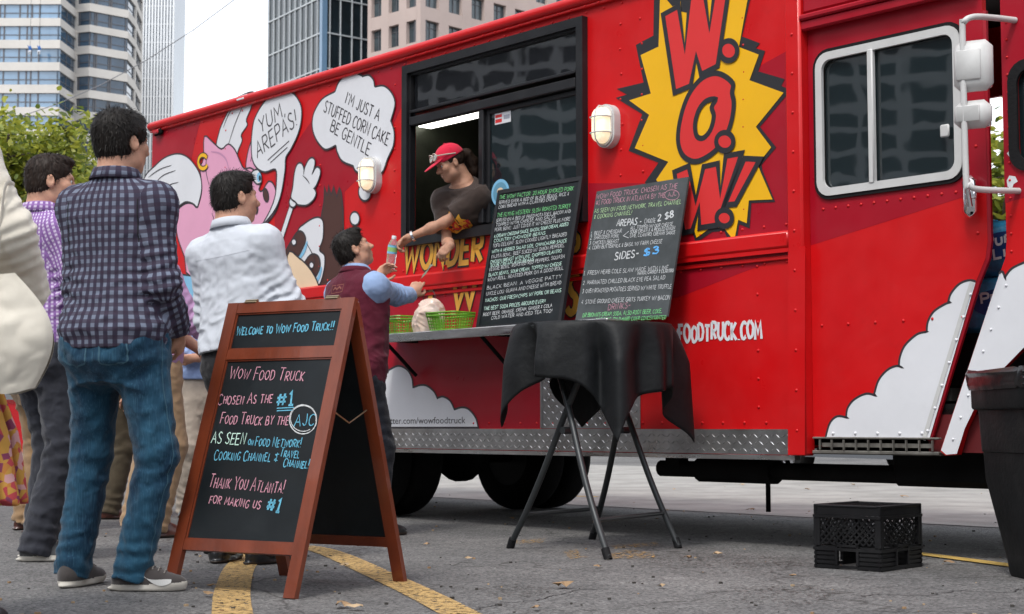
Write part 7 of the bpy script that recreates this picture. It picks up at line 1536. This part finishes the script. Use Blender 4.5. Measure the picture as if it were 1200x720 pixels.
# her tote bag
tc_ = depth(8, 395, 4.80); O8 = Vector((tc_.x, tc_.y, 0)); tg = Vol((-.34, -.2, .55), (.34, .2, 1.2), .006)
P8 = lambda x, y: (lambda w_: (w_.x - O8.x, 0.0, w_.z))(depth(x - 8, y - 10, 4.80))
c4 = [P8(-60, 338), P8(24, 330), P8(50, 470), P8(-60, 452)]; NG = 44
def bag_pt(a, b, sgn):
    x = [(c4[0][i] * (1 - a) + c4[1][i] * a) * (1 - b) + (c4[3][i] * (1 - a) + c4[2][i] * a) * b for i in (0, 2)]
    q = np.array([[x[0], sgn * .3, x[1]]]); f1 = float(folds(q, .034, 5, 3.2, 101)[0] + folds(q, .013, 12, 9, 103)[0] + folds(q, .006, 26, 22, 107)[0]); f2 = float(noise3(q * 5 + 7)[0])
    bul = (math.sin(math.pi * min(1, max(0, a))) ** .45) * (min(1, b * 2.4) ** .7) * (math.sin(math.pi * min(1, .12 + .88 * (1 - b))) ** .35)
    return (x[0] + .085 * math.sin(math.pi * b) * a ** 2 + .010 * f2, sgn * (.075 * bul + (f1 + .026) * min(1, bul * 1.5)), x[1] + .02 * math.sin(a * 7) * b)
gv, gq = [], []
for sgn in (-1, 1):
    o_ = len(gv); gv += [bag_pt(i / NG, j / NG, sgn) for i in range(NG + 1) for j in range(NG + 1)]
    gq += [((o_ + i * (NG + 1) + j, o_ + (i + 1) * (NG + 1) + j, o_ + (i + 1) * (NG + 1) + j + 1, o_ + i * (NG + 1) + j + 1)[::(-1 if sgn < 0 else 1)]) for i in range(NG) for j in range(NG)]
V_, Q_ = np.array(gv), np.array(gq)
tote = empty('tote_bag', tuple(O8), 0, 'cream canvas tote bag hanging from the arm at the left edge', 'bag'); TOTE = cloth_mat('natural canvas', (.60, .56, .48), .05); vmesh('bag', V_, Q_, TOTE, tote)
mb = MB(); sh8 = cr.world(cr.sh[1]) - O8; el8 = cr.world(cr.el[1]) - O8; e8 = el8 + Vector((0, 0, .06))
for dx in (-.05, .05): mb.tube(crom([Vector(P8(0 + dx * 300, 360)), Vector(P8(-4 + dx * 200, 330)), e8 + Vector((dx * .5 - .02, -.07, .06)), e8 + Vector((dx * .5 - .02, .02, .09))], 5), .009, 6, sq=.4)
mb.build('strap', TOTE, tote, 60)
# window washers on the tower, far off
for i, x in enumerate((35, 46)):
    c = depth(x, 66, 267.5); t = empty('person', tuple(c), 0, ('left' if i == 0 else 'right') + ' one of two tiny window washers in blue hanging on the office tower', 'person', 'window washers on the tower')
    v = Vol((-.7, -.6, 0), (.7, .6, 2.0), .05); v.ell((0, 0, 1.72), (.13, .14, .16), .05); v.cone((0, 0, 1.0), (0, 0, 1.45), .2, .22, .1); v.cone((-.2, 0, 1.4), (-.35, -.1, 1.85), .09, .07, .05); v.cone((.2, 0, 1.4), (.4, -.2, 1.2), .09, .07, .05); v.cone((-.1, 0, .9), (-.15, -.4, .7), .13, .1, .05); v.cone((.1, 0, .9), (.15, -.4, .7), .13, .1, .05); v.cone((-.15, -.4, .7), (-.15, -.3, .25), .1, .08, .05); v.cone((.15, -.4, .7), (.15, -.3, .25), .1, .08, .05)
    V_, Q_ = v.mesh(1); vmesh('body', V_, Q_, [mat('pale work trousers', (.6, .62, .65), .8), mat('blue work jacket', (.03, .12, .36), .8)], t, (V_[Q_].mean(1)[:, 2] > .98).astype(int)); mb = MB(); mb.tube([(0, 0, 1.9), (0, 0, 26)], .03, 5); mb.build('rope', BLKM, t)
